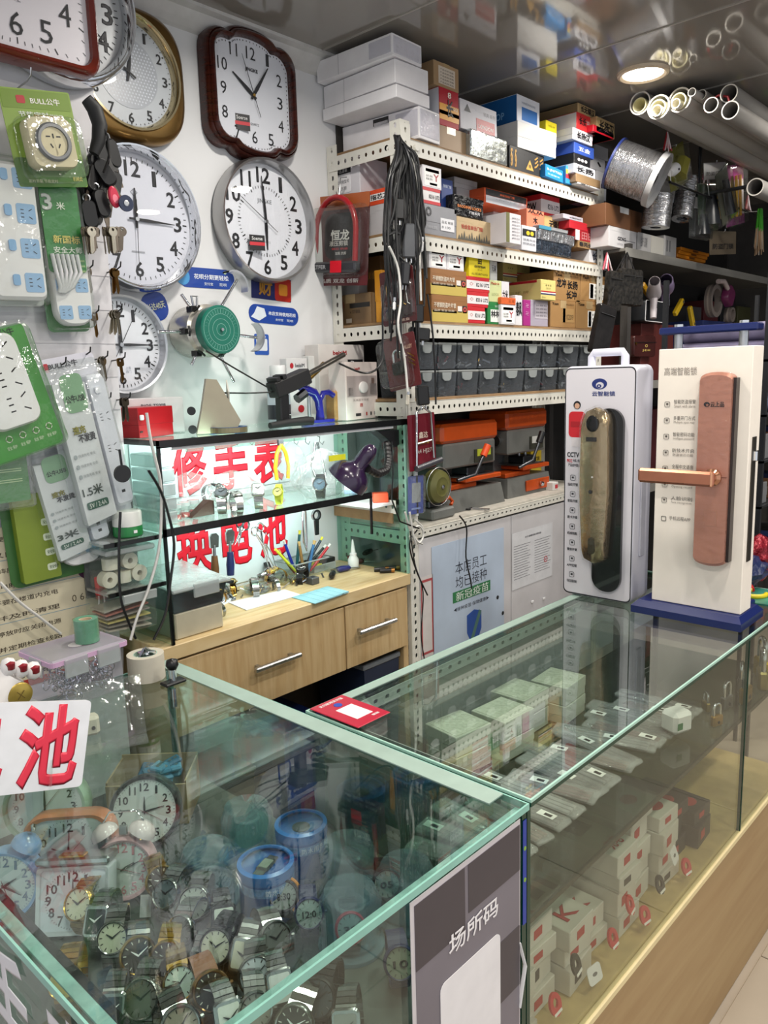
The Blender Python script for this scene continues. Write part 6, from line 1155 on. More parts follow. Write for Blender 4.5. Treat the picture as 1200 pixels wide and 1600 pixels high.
# ================================================================= hanging at the shelf corner
# red U-lock blister on the shelf end
XE = 1.69
def qX(c4, X):
    P = [pX(*c, X) for c in c4]; tl, tr, br, bl = P; c = (tl + tr + br + bl) / 4; return c, ((tl - tr).length + (bl - br).length) / 2, ((tl - bl).length + (tr - br).length) / 2, P
def endcard(label, c4, X, col, name='hanging_pack', group='packs hanging on the shelf end', m=None):
    c, W, H, P = qX(c4, X); t = th(name, label, 'pack', c, 0, group, rot=(0, 0, R(-90))); a = math.atan2((P[0] - P[3]).normalized().y * -1, (P[0] - P[3]).normalized().z)
    t.rotation_euler = (Euler((0, 0, R(-90))).to_matrix() @ Euler((0, a, 0)).to_matrix()).to_euler()
    MB().prism(rr_(W, H, .006), 0, .0016).b('backing_card', m or mat(col, .35, nz=.12, scale=8), t); return t, W, H
t, W, H = endcard('blister pack with a red rubber-coated U-lock hanging on the shelf end', [(491, 312), (574, 296), (578, 440), (489, 452)], XE, '#4a1a1c')
pp(t, 0, .84, 1, 1, '#a3562c', W, H); pt(t, '▲▲', .13, .92, .2, .05, '#d98a4c', W, H); pp(t, .22, .30, .76, .80, '#1b1a1d', W, H, -.0010, .03); pt(t, '恒龙', .5, .56, .34, .12, '#e3dfdc', W, H, -.0018, .03); pt(t, '液压剪锁', .48, .47, .34, .06, '#d6d0cc', W, H, -.0018); pt(t, '钢芯 防盗', .5, .41, .3, .025, '#c2303a', W, H, -.0018); pt(t, '加粗 抗剪', .52, .36, .2, .035, '#c9c4c0', W, H, -.0018)
rr = W * .36; pth = [(-rr, -.02, -H * .25)] + [(-rr * math.cos(a), -.02, H * .10 + rr * 1.1 * math.sin(a)) for a in [PI * i / 12 for i in range(13)]] + [(rr, -.02, -H * .25)]
MB().tube(pth, .0085, 12).b('shackle', mat('#a0161f', .3, coat=.3), t, sm=60); lb = MB().box(-W * .46, W * .42, -.034, -.006, -H * .36, -H * .24, 0, .006).b('lock_bar', mat('#3a3a3f', .3, .4), t); MB().box(W * -.02, W * .18, -.0348, -.034, -H * .365, -H * .235).b('red_band', M_RED, lb); tx('OLTFER', W * .3, H * .045, mat('#b9b9bd', .4, nz=0), lb, (-W * .25, -.0346, -H * .30), FRONT, .02)
pp(t, .0, .0, 1, .11, '#5c1c20', W, H); pt(t, '品质 双龙 创新', .5, .055, .7, .05, '#e0d8d4', W, H, -.0018); bubble(t, W, H, .03, .12, .97, .86, .03, .03); MB().tube([(0, .02, H * .5 + .05), (0, -.004, H * .5 + .045), (0, -.008, H * .5 + .005), (0, -.016, H * .5 - .012), (.004, -.024, H * .5 + .004)], .0018, 6).b('wire_hook', MS, t, sm=60)
# two more packs: dark red keys pack and tilted padlock pack
t, W, H = endcard('dark red pack of allen keys behind the hanging cables', [(592, 425), (648, 415), (648, 500), (600, 512)], 1.68, '#4a1c1e'); pp(t, .1, .1, .9, .4, '#2d1a1b', W, H); pt(t, '鑫达 锁业', .5, .06, .6, .05, '#c9b0a4', W, H)
for k in range(6): MB().tube([(-W * .3 + .014 * k, -.004, H * .25), (-W * .25 + .014 * k, -.006, -H * .15), (-W * .2 + .014 * k, -.004, -H * .18)], .0014, 5).b('allen_key', MS if k % 2 else M_GOLD, t)
bubble(t, W, H, .05, .12, .95, .75, .012, .008)
t, W, H = endcard('tilted dark red pack with a black padlock below the third shelf end', [(598, 535), (642, 515), (662, 600), (610, 612)], 1.67, '#5c1a1e'); pt(t, 'SALLEY', .75, .75, .3, .07, '#c9a08c', W, H, bold=.03); MB().box(-.02, .02, -.026, -.004, -.035, .0, 0, .005).b('padlock_body', MK, t); MB().tube([(-.014, -.015, 0)] + [(-.014 * math.cos(a), -.015, .018 + .014 * math.sin(a)) for a in [PI * i / 8 for i in range(9)]] + [(.014, -.015, 0)], .004, 8).b('shackle', MC, t, sm=60)
for k in range(3): MB().tube([(.03, -.004, .02 - .012 * k), (.052, -.004, .005 - .012 * k)], .0015, 5).b('key', M_GOLD, t)
bubble(t, W, H, -.05, .05, .80, .95, .03, .02)
# cable bundles hanging over the corner post
rnd = random.Random(11); gl = 'charging cables bundled over the shelf corner post'; top = pY(630, 232, 1.47)
cols = [('black', MK), ('black', MK), ('white', mat('#dcdad4', .4)), ('black', M_RUBBER), ('dark grey', mat('#26272b', .4)), ('black', M_RUBBER)]
ends = [(604, 390), (610, 520), (616, 430), (622, 560), (628, 470), (633, 390), (640, 440), (646, 520), (652, 405), (658, 470), (664, 430), (612, 350), (655, 600), (620, 350), (636, 330), (648, 360), (626, 410), (642, 400), (606, 450), (661, 390)]
pos = ['leftmost', 'second', 'third', 'fourth', 'fifth', 'sixth', 'seventh', 'eighth', 'ninth', 'tenth', 'eleventh', 'twelfth', 'thirteenth', 'fourteenth', 'fifteenth', 'sixteenth', 'seventeenth', 'eighteenth', 'nineteenth', 'rightmost']
for k, (ex, ey) in enumerate(sorted(ends)):
    nm, m = cols[(k * 5 + 1) % 6]; Y = 1.47 + rnd.uniform(-.03, .02); o = (ex - 633) * 1.0
    P = [Vector((top.x + rnd.uniform(-.012, .012), 1.49, 2.02)), pY(630 + o * .4, 240, Y), pY(630 + o * .85, 280, Y - .005), pY(630 + o * 1.0, 330 if ey > 340 else 310, Y), pY(630 + o * 1.05, (330 + ey) / 2 + 10, Y), pY(ex, ey, Y)]
    cb(f'{nm} charging cable, {pos[k]} in the hanging bundle, with a plug end', P, .0034 if 'white' not in nm else .003, m, gl)
    cb(f'thin black lead hanging next to the {pos[k]} charging cable', [p + Vector((rnd.uniform(-.014, .014), rnd.uniform(-.02, .01), rnd.uniform(-.03, .0))) for p in P], .003, M_RUBBER, gl)
for lab, px, py, w_, h_, mm, Y in (('square black adapter in the middle of the hanging cables', 621, 327, .034, .055, MK, 1.45), ('long ribbed grey power brick deep in the hanging cables', 638, 377, .036, .09, mat('#4a4c50', .35), 1.46), ('slim dark adapter low in the hanging cables', 633, 428, .022, .06, mat('#222327', .4), 1.45), ('black two-pin plug adapter near the third shelf', 653, 490, .030, .05, MK, 1.46), ('black adapter resting on the third shelf corner', 655, 522, .06, .036, MK, 1.47), ('square black adapter at the foot of the cables', 660, 618, .036, .055, MK, 1.46), ('white usb plug hanging left', 616, 478, .008, .024, MW, 1.44), ('white usb plug at the right of the bundle', 659, 385, .010, .03, MW, 1.44), ('cream usb plug lowest on the long white cable', 637, 625, .010, .03, mat('#d6cfc0', .4), 1.44)):
    P = pY(px, py, Y); t = th('adapter', lab, 'adapter', P, 0, 'adapters in the hanging cables', rot=(0, R(rnd.uniform(-8, 8)), R(-30))); mb = MB(); mb.box(-w_ / 2, w_ / 2, -.011 if w_ > .015 else -.004, .011 if w_ > .015 else .004, -h_ / 2, h_ / 2, 0, .004); mb.b('body', mm, t)
    if w_ > .015:
        MB().box(-w_ * .25, -w_ * .15, -.002, .002, -h_ / 2 - .012, -h_ / 2).b('pin', MS, t); MB().box(w_ * .15, w_ * .25, -.002, .002, -h_ / 2 - .012, -h_ / 2).b('pin', MS, t)
    else: MB().box(-w_ * .35, w_ * .35, -.002, .002, h_ / 2, h_ / 2 + .01).b('connector', MS, t)
cb('long white cable hanging in front of everything down to the work shelf', PX([(608, 385), (622, 420), (626, 470), (622, 510), (632, 560), (637, 612)], 1.425), .0034, M_WC, gl); cb('long thin black cable looping left below the third shelf', PX([(605, 420), (598, 480), (598, 530), (594, 570), (570, 583), (530, 568)], 1.46), .0028, MK, gl); cb('black cable down the corner post to the fourth shelf', PX([(668, 460), (676, 520), (680, 580), (681, 632)], 1.46), .003, MK, gl)
# red tool pack and blue card below
t, W, H = hangcard('dark red pack with a bright hacksaw frame below the fourth shelf corner', [(636, 648), (678, 645), (682, 728), (641, 738)], 1.48, '#6a1424', rr=.004); pt(t, '鑫达', .55, .62, .34, .12, '#d4c4b4', W, H); pt(t, 'CHROME', .5, .48, .5, .05, '#c9a83c', W, H); pt(t, 'A4 HJ27', .55, .32, .6, .1, '#b9a8a4', W, H)
MB().tube([(-W * .32, -.008, -H * .42), (-W * .26, -.010, H * .55), (-W * .0, -.010, H * .62), (W * .26, -.010, H * .5), (W * .34, -.008, -H * .32)], .0038, 8).b('saw_frame', MC, t, sm=60); MB().tube([(-W * .36, -.010, -H * .46), (W * .6, -.010, -H * .38)], .009, 10).b('handle', mat('#3f3f46', .3), t, sm=60); MB().tube([(-W * .28, -.008, -H * .02), (W * .3, -.008, .002)], .0025, 6).b('blade', MS, t)
t, W, H = hangcard('blue card with a clear window hanging beside the bench grinder', [(639, 745), (662, 742), (661, 800), (637, 806)], 1.49, '#1f3f9c', rr=.004); pp(t, .22, .3, .8, .82, '#9aa4b4', W, H, -.0012, .003, m=M_MILK); pt(t, '━━━━', .5, .14, .6, .05, '#7f96d0', W, H); bubble(t, W, H, .0, .02, 1, .98, .01, .004, M_BAG)
P = pY(634, 770, 1.497); o = th('cable_cover', 'short white trunking strip beside the blue card', 'trunking', (1.742, 1.496, P.z)); MB().box(-.006, .006, -.006, .004, -.075, .065, 0, .002).b('channel', MW, o); (lambda *a: 0)(0, 'short white trunking strip beside the blue card', 'trunking')
for k, pts in enumerate(([(640, 800), (646, 835), (655, 848), (662, 835), (655, 822), (645, 830), (650, 852)], [(633, 800), (640, 826), (652, 845), (660, 850)], [(648, 812), (660, 824), (660, 842), (648, 850), (640, 838)])): cb(f'coiled white cord below the work shelf corner, {["front", "middle", "rear"][k]} loop', PX(pts, 1.478 + .006 * k), .003, M_WC, 'coiled white cords')
cb('black lead trailing from the work shelf corner to the floor', PX([(652, 828), (640, 850), (650, 890), (668, 930)], 1.48), .0024, MK); cb('black lead hanging over the vaccination poster', PX([(718, 806), (729, 825), (728, 870), (735, 905), (737, 920)], 1.485), .0026, MK); cb('black lead down beside the red-framed certificate', PX([(641, 830), (648, 880), (661, 925), (658, 990), (663, 1030)], 1.482), .002, MK)

# ================================================================= posters on the boards below the work shelf
YP = YSH + .0015
c, W, H, a = quad([(675, 850), (787, 828), (787, 1006), (677, 1040)], YP); t = th('poster', 'pale blue staff vaccination poster with a green band', 'poster', (c.x, YP, c.z)); MB().box(-W / 2, W / 2, -.0008, 0, -H / 2, H / 2).b('paper', mat('#b3c2d6', .5, nz=.10, scale=6, bump=.1), t)
pt(t, '本店员工', .52, .77, .44, .10, '#23283a', W, H, bold=.0); pt(t, '均已接种', .52, .65, .44, .10, '#23283a', W, H, bold=.0); pp(t, .26, .49, .79, .58, '#2f7a4c', W, H, -.0012, .001); pt(t, '新冠疫苗', .53, .535, .46, .075, '#e4efe6', W, H, -.0022, .0); pt(t, '◀接种疫苗·保障健康▶', .52, .43, .5, .035, '#23283a', W, H, bold=.01)
pp(t, .25, .595, .256, .80, '#33405a', W, H); pp(t, .79, .58, .796, .86, '#33405a', W, H); pp(t, .74, .855, .796, .86, '#33405a', W, H)
MB().prism([(-.04, .05), (-.04, -.01), (-.02, -.045), (0, -.06), (.02, -.045), (.04, -.01), (.04, .05), (0, .062)], -.0016, -.0010).b('printed_shield', mat('#1f50a4', .4), t, (.02, 0, -H * .28)); MB().box(-.008, .008, -.0022, -.0016, -.05, .05).b('printed_syringe', mat('#4f7a74', .4), t, (.03, 0, -H * .26), (0, R(28), 0))
for k, (x, z) in enumerate(((-.10, -.40), (-.06, -.39), (.12, -.26), (.10, -.10))): MB().cyl((x * W / .25, -.0010, z * H), .007, .0006, 'y', 12).b('printed_head', M_INK, t)
c, W, H, a = quad([(800, 836), (863, 815), (863, 900), (800, 922)], YP); t = th('notice', 'printed letter notice with a red round seal on the right-hand board', 'notice', (c.x, YP, c.z)); MB().box(-W / 2, W / 2, -.0006, 0, -H / 2, H / 2).b('paper', mat('#cfd0d4', .5), t); pt(t, '关于提醒更新通知函', .5, .88, .4, .035, '#55565c', W, H)
mb = MB()
for k in range(14):
    for u0, u1 in ((.04, .44), (.54, .95)): mb.box((u0 - .5) * W, (u1 - .02 * (k * 7 % 5) - .5) * W, -.0009, -.0006, (.76 - .045 * k - .5) * H, (.768 - .045 * k - .5) * H)
stuff(mb.b('text_lines', mat('#6a6b72', .5, nz=0), t)); mb = MB().ring(circ(.012, 24), circ(.009, 24), -.0014, -.0010); mb.b('red_seal', mat('#b8404a', .5), t, (W * .32, 0, -H * .14)); tx('★', .009, .009, mat('#b8404a', .5), t, (W * .32, -.0012, -H * .14))
for k in range(2): P = pY(832 + 18 * k, 940 - 5 * k, YSH); tag(MB().box(-.008, .008, -.003, 0, -.004, .004, 0, .001).b('tape_scrap', MW, None, (P.x, YSH + .0015, P.z)), ['torn white tape scrap, left of two below the letter notice', 'torn white tape scrap, right of two below the letter notice'][k], 'tape', 'tape scraps below the letter notice')
c, W, H, a = quad([(655, 903), (676, 897), (678, 1022), (660, 1030)], YP); t = th('certificate', 'red-bordered certificate half covered by the blue poster', 'certificate', (c.x, YP - .0004, c.z)); MB().box(-W / 2, W / 2, -.0004, 0, -H / 2, H / 2).b('paper', mat('#cfc9c8', .5), t); mb = MB().ring([(-W * .46, -H * .46), (W * .46, -H * .46), (W * .46, H * .46), (-W * .46, H * .46)], [(-W * .38, -H * .43), (W * .38, -H * .43), (W * .38, H * .43), (-W * .38, H * .43)], -.0008, -.0004); mb.b('red_border', mat('#a8464a', .5), t)

# ================================================================= machines on the work shelf
M_OR = mat('#b84813', .35, nz=.06); M_GREY = mat('#6a6b68', .4, nz=.06); Z5 = T[5] + .0005
def machine(label, xl, xr, ytop, yb, Y, knob):
    X0, X1 = Xat(xl, Y, Z5), Xat(xr, Y, Z5); W = X1 - X0; H = Zat(ytop, X0, Y) - Z5; t = th('key_machine', label, 'machine', ((X0 + X1) / 2, Y, Z5), 0, 'grey and orange key cutting machines')
    b = MB().add([(-W * .5, 0, 0), (W * .5, 0, 0), (W * .5, .17, 0), (-W * .5, .17, 0), (-W * .46, .008, .07), (W * .46, .008, .07), (W * .46, .165, .07), (-W * .46, .165, .07)], [(3, 2, 1, 0), (4, 5, 6, 7), (0, 1, 5, 4), (1, 2, 6, 5), (2, 3, 7, 6), (3, 0, 4, 7)]).b('base', M_GREY, t)
    MB().box(-W * .44, W * .1, .02, .1, .0705, .088, 0, .003).b('lower_table', M_OR, t); MB().box(-W * .15, W * .44, .0, .12, .092, .108, 0, .003).b('upper_table', M_OR, t); MB().box(W * -.2, W * .35, .01, .11, .1085, .112).b('table_plate', MS, t)
    if knob: dr = MB().box(-W * .1, W * .42, -.004, .004, .012, .052, 0, .002).b('drawer', M_OR, b); MB().lathe([(.006, .004), (.010, .010), (.008, .018), (0, .02)], (W * .2, 0, .032), 'y', 16).b('drawer_knob', MC, dr, sm=50)
    MB().box(-W * .30, -W * .06, .10, .17, .0705, H * .7, 0, .005).b('column', mat('#5a5c5c', .4), t)
    for dx in (.02, .16): MB().cyl((W * dx, .055, .115), .006, H * .52 - .115, 'z', 10).b('guide_rod', MS, t)
    MB().cyl((W * .09, .05, .16), .011, H * .5 - .15, 'z', 14).b('spindle', MD, t); MB().box(-W * .05, W * .24, .02, .09, .1125, .14, 0, .003).b('vise', MD, t)
    hd = MB().box(-W * .46, W * .36, .005, .17, H * .50, H * .78, 0, .006).b('head', M_GREY, t); MB().box(-W * .5, W * .39, .0, .175, H * .785, H, 0, .010).b('cover', M_OR, t)
    MB().box(W * .0, W * .3, .002, .0055, H * .53, H * .68).b('rating_plate', mat('#3a3a30', .4), hd); MB().box(W * .04, W * .26, .0008, .0025, H * .60, H * .68).b('rating_label', mat('#b9c23a' if not knob else '#c9cac6', .4), hd)
    for zz in (.60, .70) if not knob else (.66,): MB().cyl((-W * .46, .05, H * zz), .012 if not knob else .018, .014, 'x', 16).b('side_knob', MK if not knob else MC, hd, sm=40).location.x = -.014
    lv = MB().tube([(-W * .36, -.02, .11), (-W * .14, -.035, H * .42), (-W * .02, -.045, H * .66)], .006, 8).b('lever', MD, t, sm=60); MB().tube([(-W * .04, -.043, H * .62), (W * .015, -.048, H * .74)], .012, 10).b('lever_grip', mat('#e0501c', .4) if not knob else MK, lv, sm=60)
    return t
machine('grey and orange key machine with an orange lever grip, nearer of two', 693, 789, 664, 800, 1.56, False); machine('grey and orange key machine with an orange drawer, farther of two', 793, 862, 643, 770, 1.58, True)
P = pY(690, 805, 1.53); t = th('bench_grinder', 'olive-green round gong-like grinder on a grey cast base at the shelf corner', 'grinder', (P.x, 1.555, Z5)); gx = -.012
MB().box(-.05, .065, -.03, .06, 0, .034, 0, .006).b('base', mat('#6f716e', .45), t); MB().box(-.03, .03, 0, .05, .034, .06, 0, .004).b('bracket', MD, t)
MB().lathe([(.052, -.02), (.054, 0), (.050, .012), (.030, .020), (.026, .018), (.012, .021), (0, .021)], (gx, -.02, .105), 'y', 40).b('gong', mat('#6b6a3c', .3, .2, .05), t, sm=40); MB().lathe([(.004, .021), (.007, .024), (0, .026)], (gx, -.02, .105), 'y', 12).b('bolt', MS, t)
MB().tube([(gx + .060 * math.cos(a), -.026, .105 + .060 * math.sin(a)) for a in [2 * PI * i / 30 for i in range(30)]], .0015, 6, closed=True).b('wire_guard', MS, t); MB().tube([(.03, .0, .05), (.06, -.01, .06), (.075, -.01, .045), (.06, -.015, .036)], .006, 8).b('orange_hose', M_OR, t, sm=60)
for lab, px, py, w_, h_, d_, cc, Y in (('yellow and black cutter box behind the farther key machine', 838, 700, .08, .045, .05, '#c2a62a', 1.72), ('small white box with a red stamp at the right of the farther machine', 868, 766, .04, .03, .04, '#d8d6d2', 1.55)):
    P = pY(px, py, Y); t = ct(lab, P.x, Y, Z5 if h_ < .04 else Z5 + .001, w_, d_, h_ if h_ < .04 else .13, cc, 'tuck', [('F', 'p', .4, .2, .9, .7, '#b5303a')] if h_ < .04 else [('F', 'p', .1, .5, .9, .6, '#23211a'), ('F', 't', 'CUTTER', .2, .7, .8, .82, '#3a3210', .02)])
P = pY(735, 798, 1.52); t = th('small_scissors', 'black-handled scissors lying at the work shelf edge', 'scissors', (P.x + .06, 1.535, Z5 + .004), 0, rot=(R(-90), 0, R(20)))
for s in (-1, 1): MB().tube([(s * .010 + .010 * math.cos(b), 0, .03 + .008 * math.sin(b)) for b in [2 * PI * i / 14 for i in range(14)]], .003, 6, closed=True).b('finger_ring', MK, t); MB().tube([(s * .008, 0, .02), (-s * .004, 0, -.04)], .0025, 6).b('blade', MS, t)
# ================================================================= smart-lock displays on the long case
ZB = CTR + .0028
def inkicons(t, us, v0, dv, n_, W, H, items, col, y=-.0012, s=.05):
    for k in range(n_):
        v = v0 - dv * k; mb = MB().ring(rr_(W * s, W * s, W * s * .2, 2), rr_(W * s * .86, W * s * .86, W * s * .15, 2), y - .0003, y); mb.box(-W * s * .2, W * s * .2, y - .0003, y, -W * s * .12, W * s * .2)
        stuff(mb.b('icon', mat(col, .5, nz=0), t, ((us - .5) * W, 0, (v - .5) * H)))
# white carry case with a gold-chrome lock
X1 = 1.683; ya, yb = Yat(880, X1, 1.0), Yat(989, X1, 1.0); zt = Zat(573, X1, ya); W, H = ya - yb, zt - ZB
t = th('lock_display', 'white handled display case with a gold-chrome smart lock on a black backplate', 'lock display', (X1, (ya + yb) / 2, ZB + H / 2), 0, rot=(0, 0, R(-90)))
mb = MB(); lf(mb, rr_(W, H, .016, 5), [(.99, .085), (1, .080), (1, .006), (.985, 0)]); mb.b('case', mat('#d3d3df', .3, nz=0), t, sm=40)
MB().ring(rr_(W * .975, H * .985, .013, 5), rr_(W * .955, H * .977, .012, 5), -.0012, -.0002).b('black_line', M_INK, t); MB().prism(rr_(W * .95, H * .975, .012, 5), -.0008, .0).b('front_sheet', mat('#dcd8de', .4, nz=0), t)
hz = H / 2; MB().tube([(-.042, .04, hz - .002), (-.042, .04, hz + .020), (-.036, .04, hz + .030), (.036, .04, hz + .030), (.042, .04, hz + .020), (.042, .04, hz - .002)], .0095, 10).b('handle', mat('#d9d9e6', .3, nz=0), t, sm=60)
for v0_, v1_ in ((-.30, .02),): MB().box(W / 2 - .001, W / 2 + .004, .03, .055, H * v0_, H * v1_, 0, .002).b('hinge_cover', mat('#b9bac6', .3), t)
lg = MB(); lg.ring(circ(.019, 28, 0, 0, .0125), circ(.010, 28, .001, -.003, .0075), -.0012, -.0008); lg.b('emblem', mat('#1f2f72', .4, nz=0), t, (0, 0, H * .425)); MB().ring(circ(.006, 16, 0, 0, .0045), circ(.0025, 16, 0, 0, .002), -.0013, -.0009).b('emblem_core', mat('#1f2f72', .4, nz=0), t, (-.001, 0, H * .416))
pt(t, '云智能锁', .56, .885, .32, .02, '#2a3a78', W, H, -.0014, .02)
pp(t, .07, .70, .31, .81, '#c8202c', W, H, -.0014, .010, name='printed_jacket'); pp(t, .11, .66, .27, .705, '#d9d3d6', W, H, -.0013, .002, name='printed_skirt'); MB().cyl(((.19 - .5) * W, -.0009, (.835 - .5) * H), .0078, .0006, 'y', 14).b('printed_face', mat('#d3a58a', .5, nz=0), t); mb = MB().ring(circ(.0095, 14), circ(.0068, 14, 0, -.002), -.0018, -.0014); mb.b('printed_hair', M_INK, t, ((.19 - .5) * W, 0, (.838 - .5) * H)); pp(t, .10, .745, .28, .768, '#a81420', W, H, -.0019, .002, name='printed_arms')
pt(t, 'CCTV', .14, .625, .18, .022, '#23232a', W, H, -.0014, .04); pt(t, 'PICC', .09, .598, .08, .015, '#c8202c', W, H, -.0014, .04); pt(t, '央视上榜品牌', .21, .60, .14, .014, '#3a3a42', W, H, -.0014); pt(t, '产品由中国人民', .17, .58, .2, .014, '#3a3a42', W, H, -.0014)
inkicons(t, .14, .525, .072, 7, W, H, None, '#2a2a30', s=.075)
for k, s in enumerate(('指纹开锁', '密码开锁', '刷卡开锁', '机械钥匙', '微信开锁', 'APP远程', '手机远程控制')): pt(t, s, .14, .495 - .072 * k, .15, .014, '#2a2a30', W, H, -.0014)
MB().prism(rr_(W * .40, H * .78, W * .19, 8), -.010, -.0008).b('backplate', mat('#0c0c0e', .15, nz=0, coat=.5), t, (W * .16, 0, -H * .065))
def lockbody(w0, h0):
    o = []
    for i in range(41):
        v = i / 40; ww = w0 * (.5 + .06 * math.sin(v * PI)) * (1 - .36 * max(0, .45 - v)); ww *= math.sqrt(max(0, 1 - max(0, (v - .90) / .10) ** 2)) if v > .90 else 1; ww *= math.sqrt(max(0, 1 - ((.05 - v) / .05) ** 2)) if v < .05 else 1
        o.append((max(ww, .0005), h0 * (v - .5)))
    return [(x, z) for x, z in o] + [(-x, z) for x, z in reversed(o)]
lb = MB(); lf(lb, lockbody(W * .37, H * .66), [(1, -.010), (1, -.026), (.93, -.034), (.75, -.038)]); lo = lb.b('lock_body', mat('#9c8a6c', .2, .85, .05, 30, .25), t, (W * .03, 0, -H * .0), sm=40)
MB().lathe([(.015, .036), (.015, .041), (.011, .042), (0, .0415)], ax='y', n=28, sy=1.25).b('fingerprint_pad', mat('#0d0d10', .15), lo, (-.001, 0, H * .265), sm=40); MB().box(-.013, .013, -.0392, -.036, -.005, .005).b('small_display', mat('#14100e', .2), lo, (-.004, 0, H * .20)); MB().cyl((-.004, -.037, -H * .02), .0045, .003, 'y', 14).b('keyhole', M_INK, lo); MB().box(-.002, .002, -.0392, -.037, H * .04, H * .046).b('indicator', MP, lo)
mb = MB(); lf(mb, lockbody(W * .39, H * .67), [(1.0, -.012), (1.01, -.028), (.95, -.037), (.6, -.041)], cap=True); mb.b('protective_film', clear('#ffffff', 1.3, .1, .01, .9, 60), t, (W * .03, 0, 0), sm=40); MB().prism(rr_(.016, .04, .007), -.0395, -.036).b('handle_inset', mat('#5c564a', .2, .8), lo, (0, 0, -H * .25))
# white board with a copper lock on a blue base
X2 = 1.668; ya, yb = Yat(1018, X2, .875), Yat(1157, X2, .875); zt = Zat(546, X2, ya); ZB2 = ZB + .028; W, H = ya - yb, zt - ZB2
t = th('lock_display', 'cream board with a copper lever smart lock on a dark blue base', 'lock display', (X2, (ya + yb) / 2, ZB2 + H / 2), 0, rot=(0, 0, R(-90)))
M_NAVY = mat('#132158', .3, nz=.03)
mb = MB(); mb.add([(-W * .5 - .035, -.03, -H / 2 - .028), (W * .5 + .012, -.03, -H / 2 - .028), (W * .5 + .012, .11, -H / 2 - .028), (-W * .5 - .035, .11, -H / 2 - .028), (-W * .5 - .035, -.03, -H / 2 - .012), (W * .5 + .012, -.03, -H / 2 - .012), (W * .5 + .012, .11, -H / 2 - .012), (-W * .5 - .035, .11, -H / 2 - .012), (-W * .5 - .025, -.014, -H / 2 - .0004), (W * .5 + .002, -.014, -H / 2 - .0004), (W * .5 + .002, .10, -H / 2 - .0004), (-W * .5 - .025, .10, -H / 2 - .0004)],
    [(3, 2, 1, 0), (8, 9, 10, 11)] + [(i, (i + 1) % 4, 4 + (i + 1) % 4, 4 + i) for i in range(4)] + [(4 + i, 4 + (i + 1) % 4, 8 + (i + 1) % 4, 8 + i) for i in range(4)]); mb.b('base', M_NAVY, t)
MB().box(-W / 2, W / 2, 0, .062, -H / 2, H / 2, 0, .0015).b('board', mat('#f2e9dd', .5, nz=.02), t); MB().box(-W / 2 - .004, W / 2 - .03, .062, .078, -H / 2, H / 2 - .004).b('back_board', M_NAVY, t)
MB().box(W / 2, W / 2 + .002, .018, .040, -H * .30, H * .17).b('strike_plate', mat('#4a4640', .3, .7), t); MB().box(W / 2, W / 2 + .010, .022, .036, H * .08, H * .12, 0, .002).b('latch_bolt', MC, t)
pt(t, '高端智能锁', .25, .915, .36, .030, '#8a8078', W, H, -.0008, -.0)
inkicons(t, .115, .79, .0625, 7, W, H, None, '#5a544e', -.0006, .06)
for k, (a, b) in enumerate((('智能防盗报警', 'Smart with alarm'), ('多重开门方式', 'Multiple open way'), ('智能密码功能', 'Intelligent password'), ('防技术开启', '防盗锁芯功能'), ('全程中文语音', '向导功能'), ('开门记录查询', 'Opening record'), ('人脸识别', 'Face recognition'))):
    v = .80 - .0625 * k; pt(t, a, .31, v, .24, .016, '#5a544e', W, H, -.0008, 0); pt(t, b, .31, v - .017, .23, .011, '#8a8078', W, H, -.0008, 0)
pt(t, '手机远程APP', .30, .345, .24, .016, '#5a544e', W, H, -.0008, 0); stuff(MB().ring(rr_(.011, .011, .002), rr_(.009, .009, .002), -.0008, -.0004).b('icon', mat('#5a544e', .5, nz=0), t, ((.115 - .5) * W, 0, (.34 - .5) * H)))
def lp(px, py): P = pX(px, py, X2 - .02); return (-(P.y - t.location.y), P.z - t.location.z)
x0, z0 = lp(1084, 872); x1, z1 = lp(1146, 590); cx, cz, lw, lh = (x0 + x1) / 2, (z0 + z1) / 2, abs(x1 - x0) * 1.02, z1 - z0
arc = [(-lw / 2, -lh / 2)] + [(lw / 2 * math.sin(a), -lh / 2 - .012 * math.cos(a)) for a in [R(-80 + 20 * i) for i in range(9)]] + [(lw / 2, -lh / 2), (lw / 2, lh / 2)] + [(-lw / 2 * math.sin(a), lh / 2 + .012 * math.cos(a)) for a in [R(-80 + 20 * i) for i in range(9)]] + [(-lw / 2, lh / 2)]
M_COP = mat('#bd8470', .3, .4, .06, 20); mb = MB(); lf(mb, arc, [(1, -.0005), (1, -.020), (.97, -.026)]); pl = mb.b('copper_plate', M_COP, t, (cx, 0, cz), sm=30)
MB().box(lw / 2, lw / 2 + .006, -.020, -.0006, -lh / 2, lh / 2).b('plate_side', mat('#3a2f2c', .2, .6), t, (cx, 0, cz)); MB().box(-lw * .46, lw * .46, -.0268, -.026, -.0006, .0006).b('cover_seam', mat('#6a3a2c', .4), pl, (0, 0, -.012)); MB().ring([(-.014, -.016), (.014, -.016), (.014, .016), (-.014, .016)], [(-.0125, -.0145), (.0125, -.0145), (.0125, .0145), (-.0125, .0145)], -.0268, -.0258).b('pressed_square', mat('#c08a72', .3, .5), pl, (0, 0, -lh * .26))
tx('云上品', lw * .42, .011, M_INK, pl, (lw * .08, -.0272, lh * .36), FRONT, .02); MB().ring(circ(.006, 18, 0, 0, .005), circ(.003, 18, .001, -.001, .0025), -.0272, -.0264).b('emblem', M_INK, pl, (-lw * .24, 0, lh * .36))
hx, hzz = lp(1116, 745); h2 = lp(1008, 742)
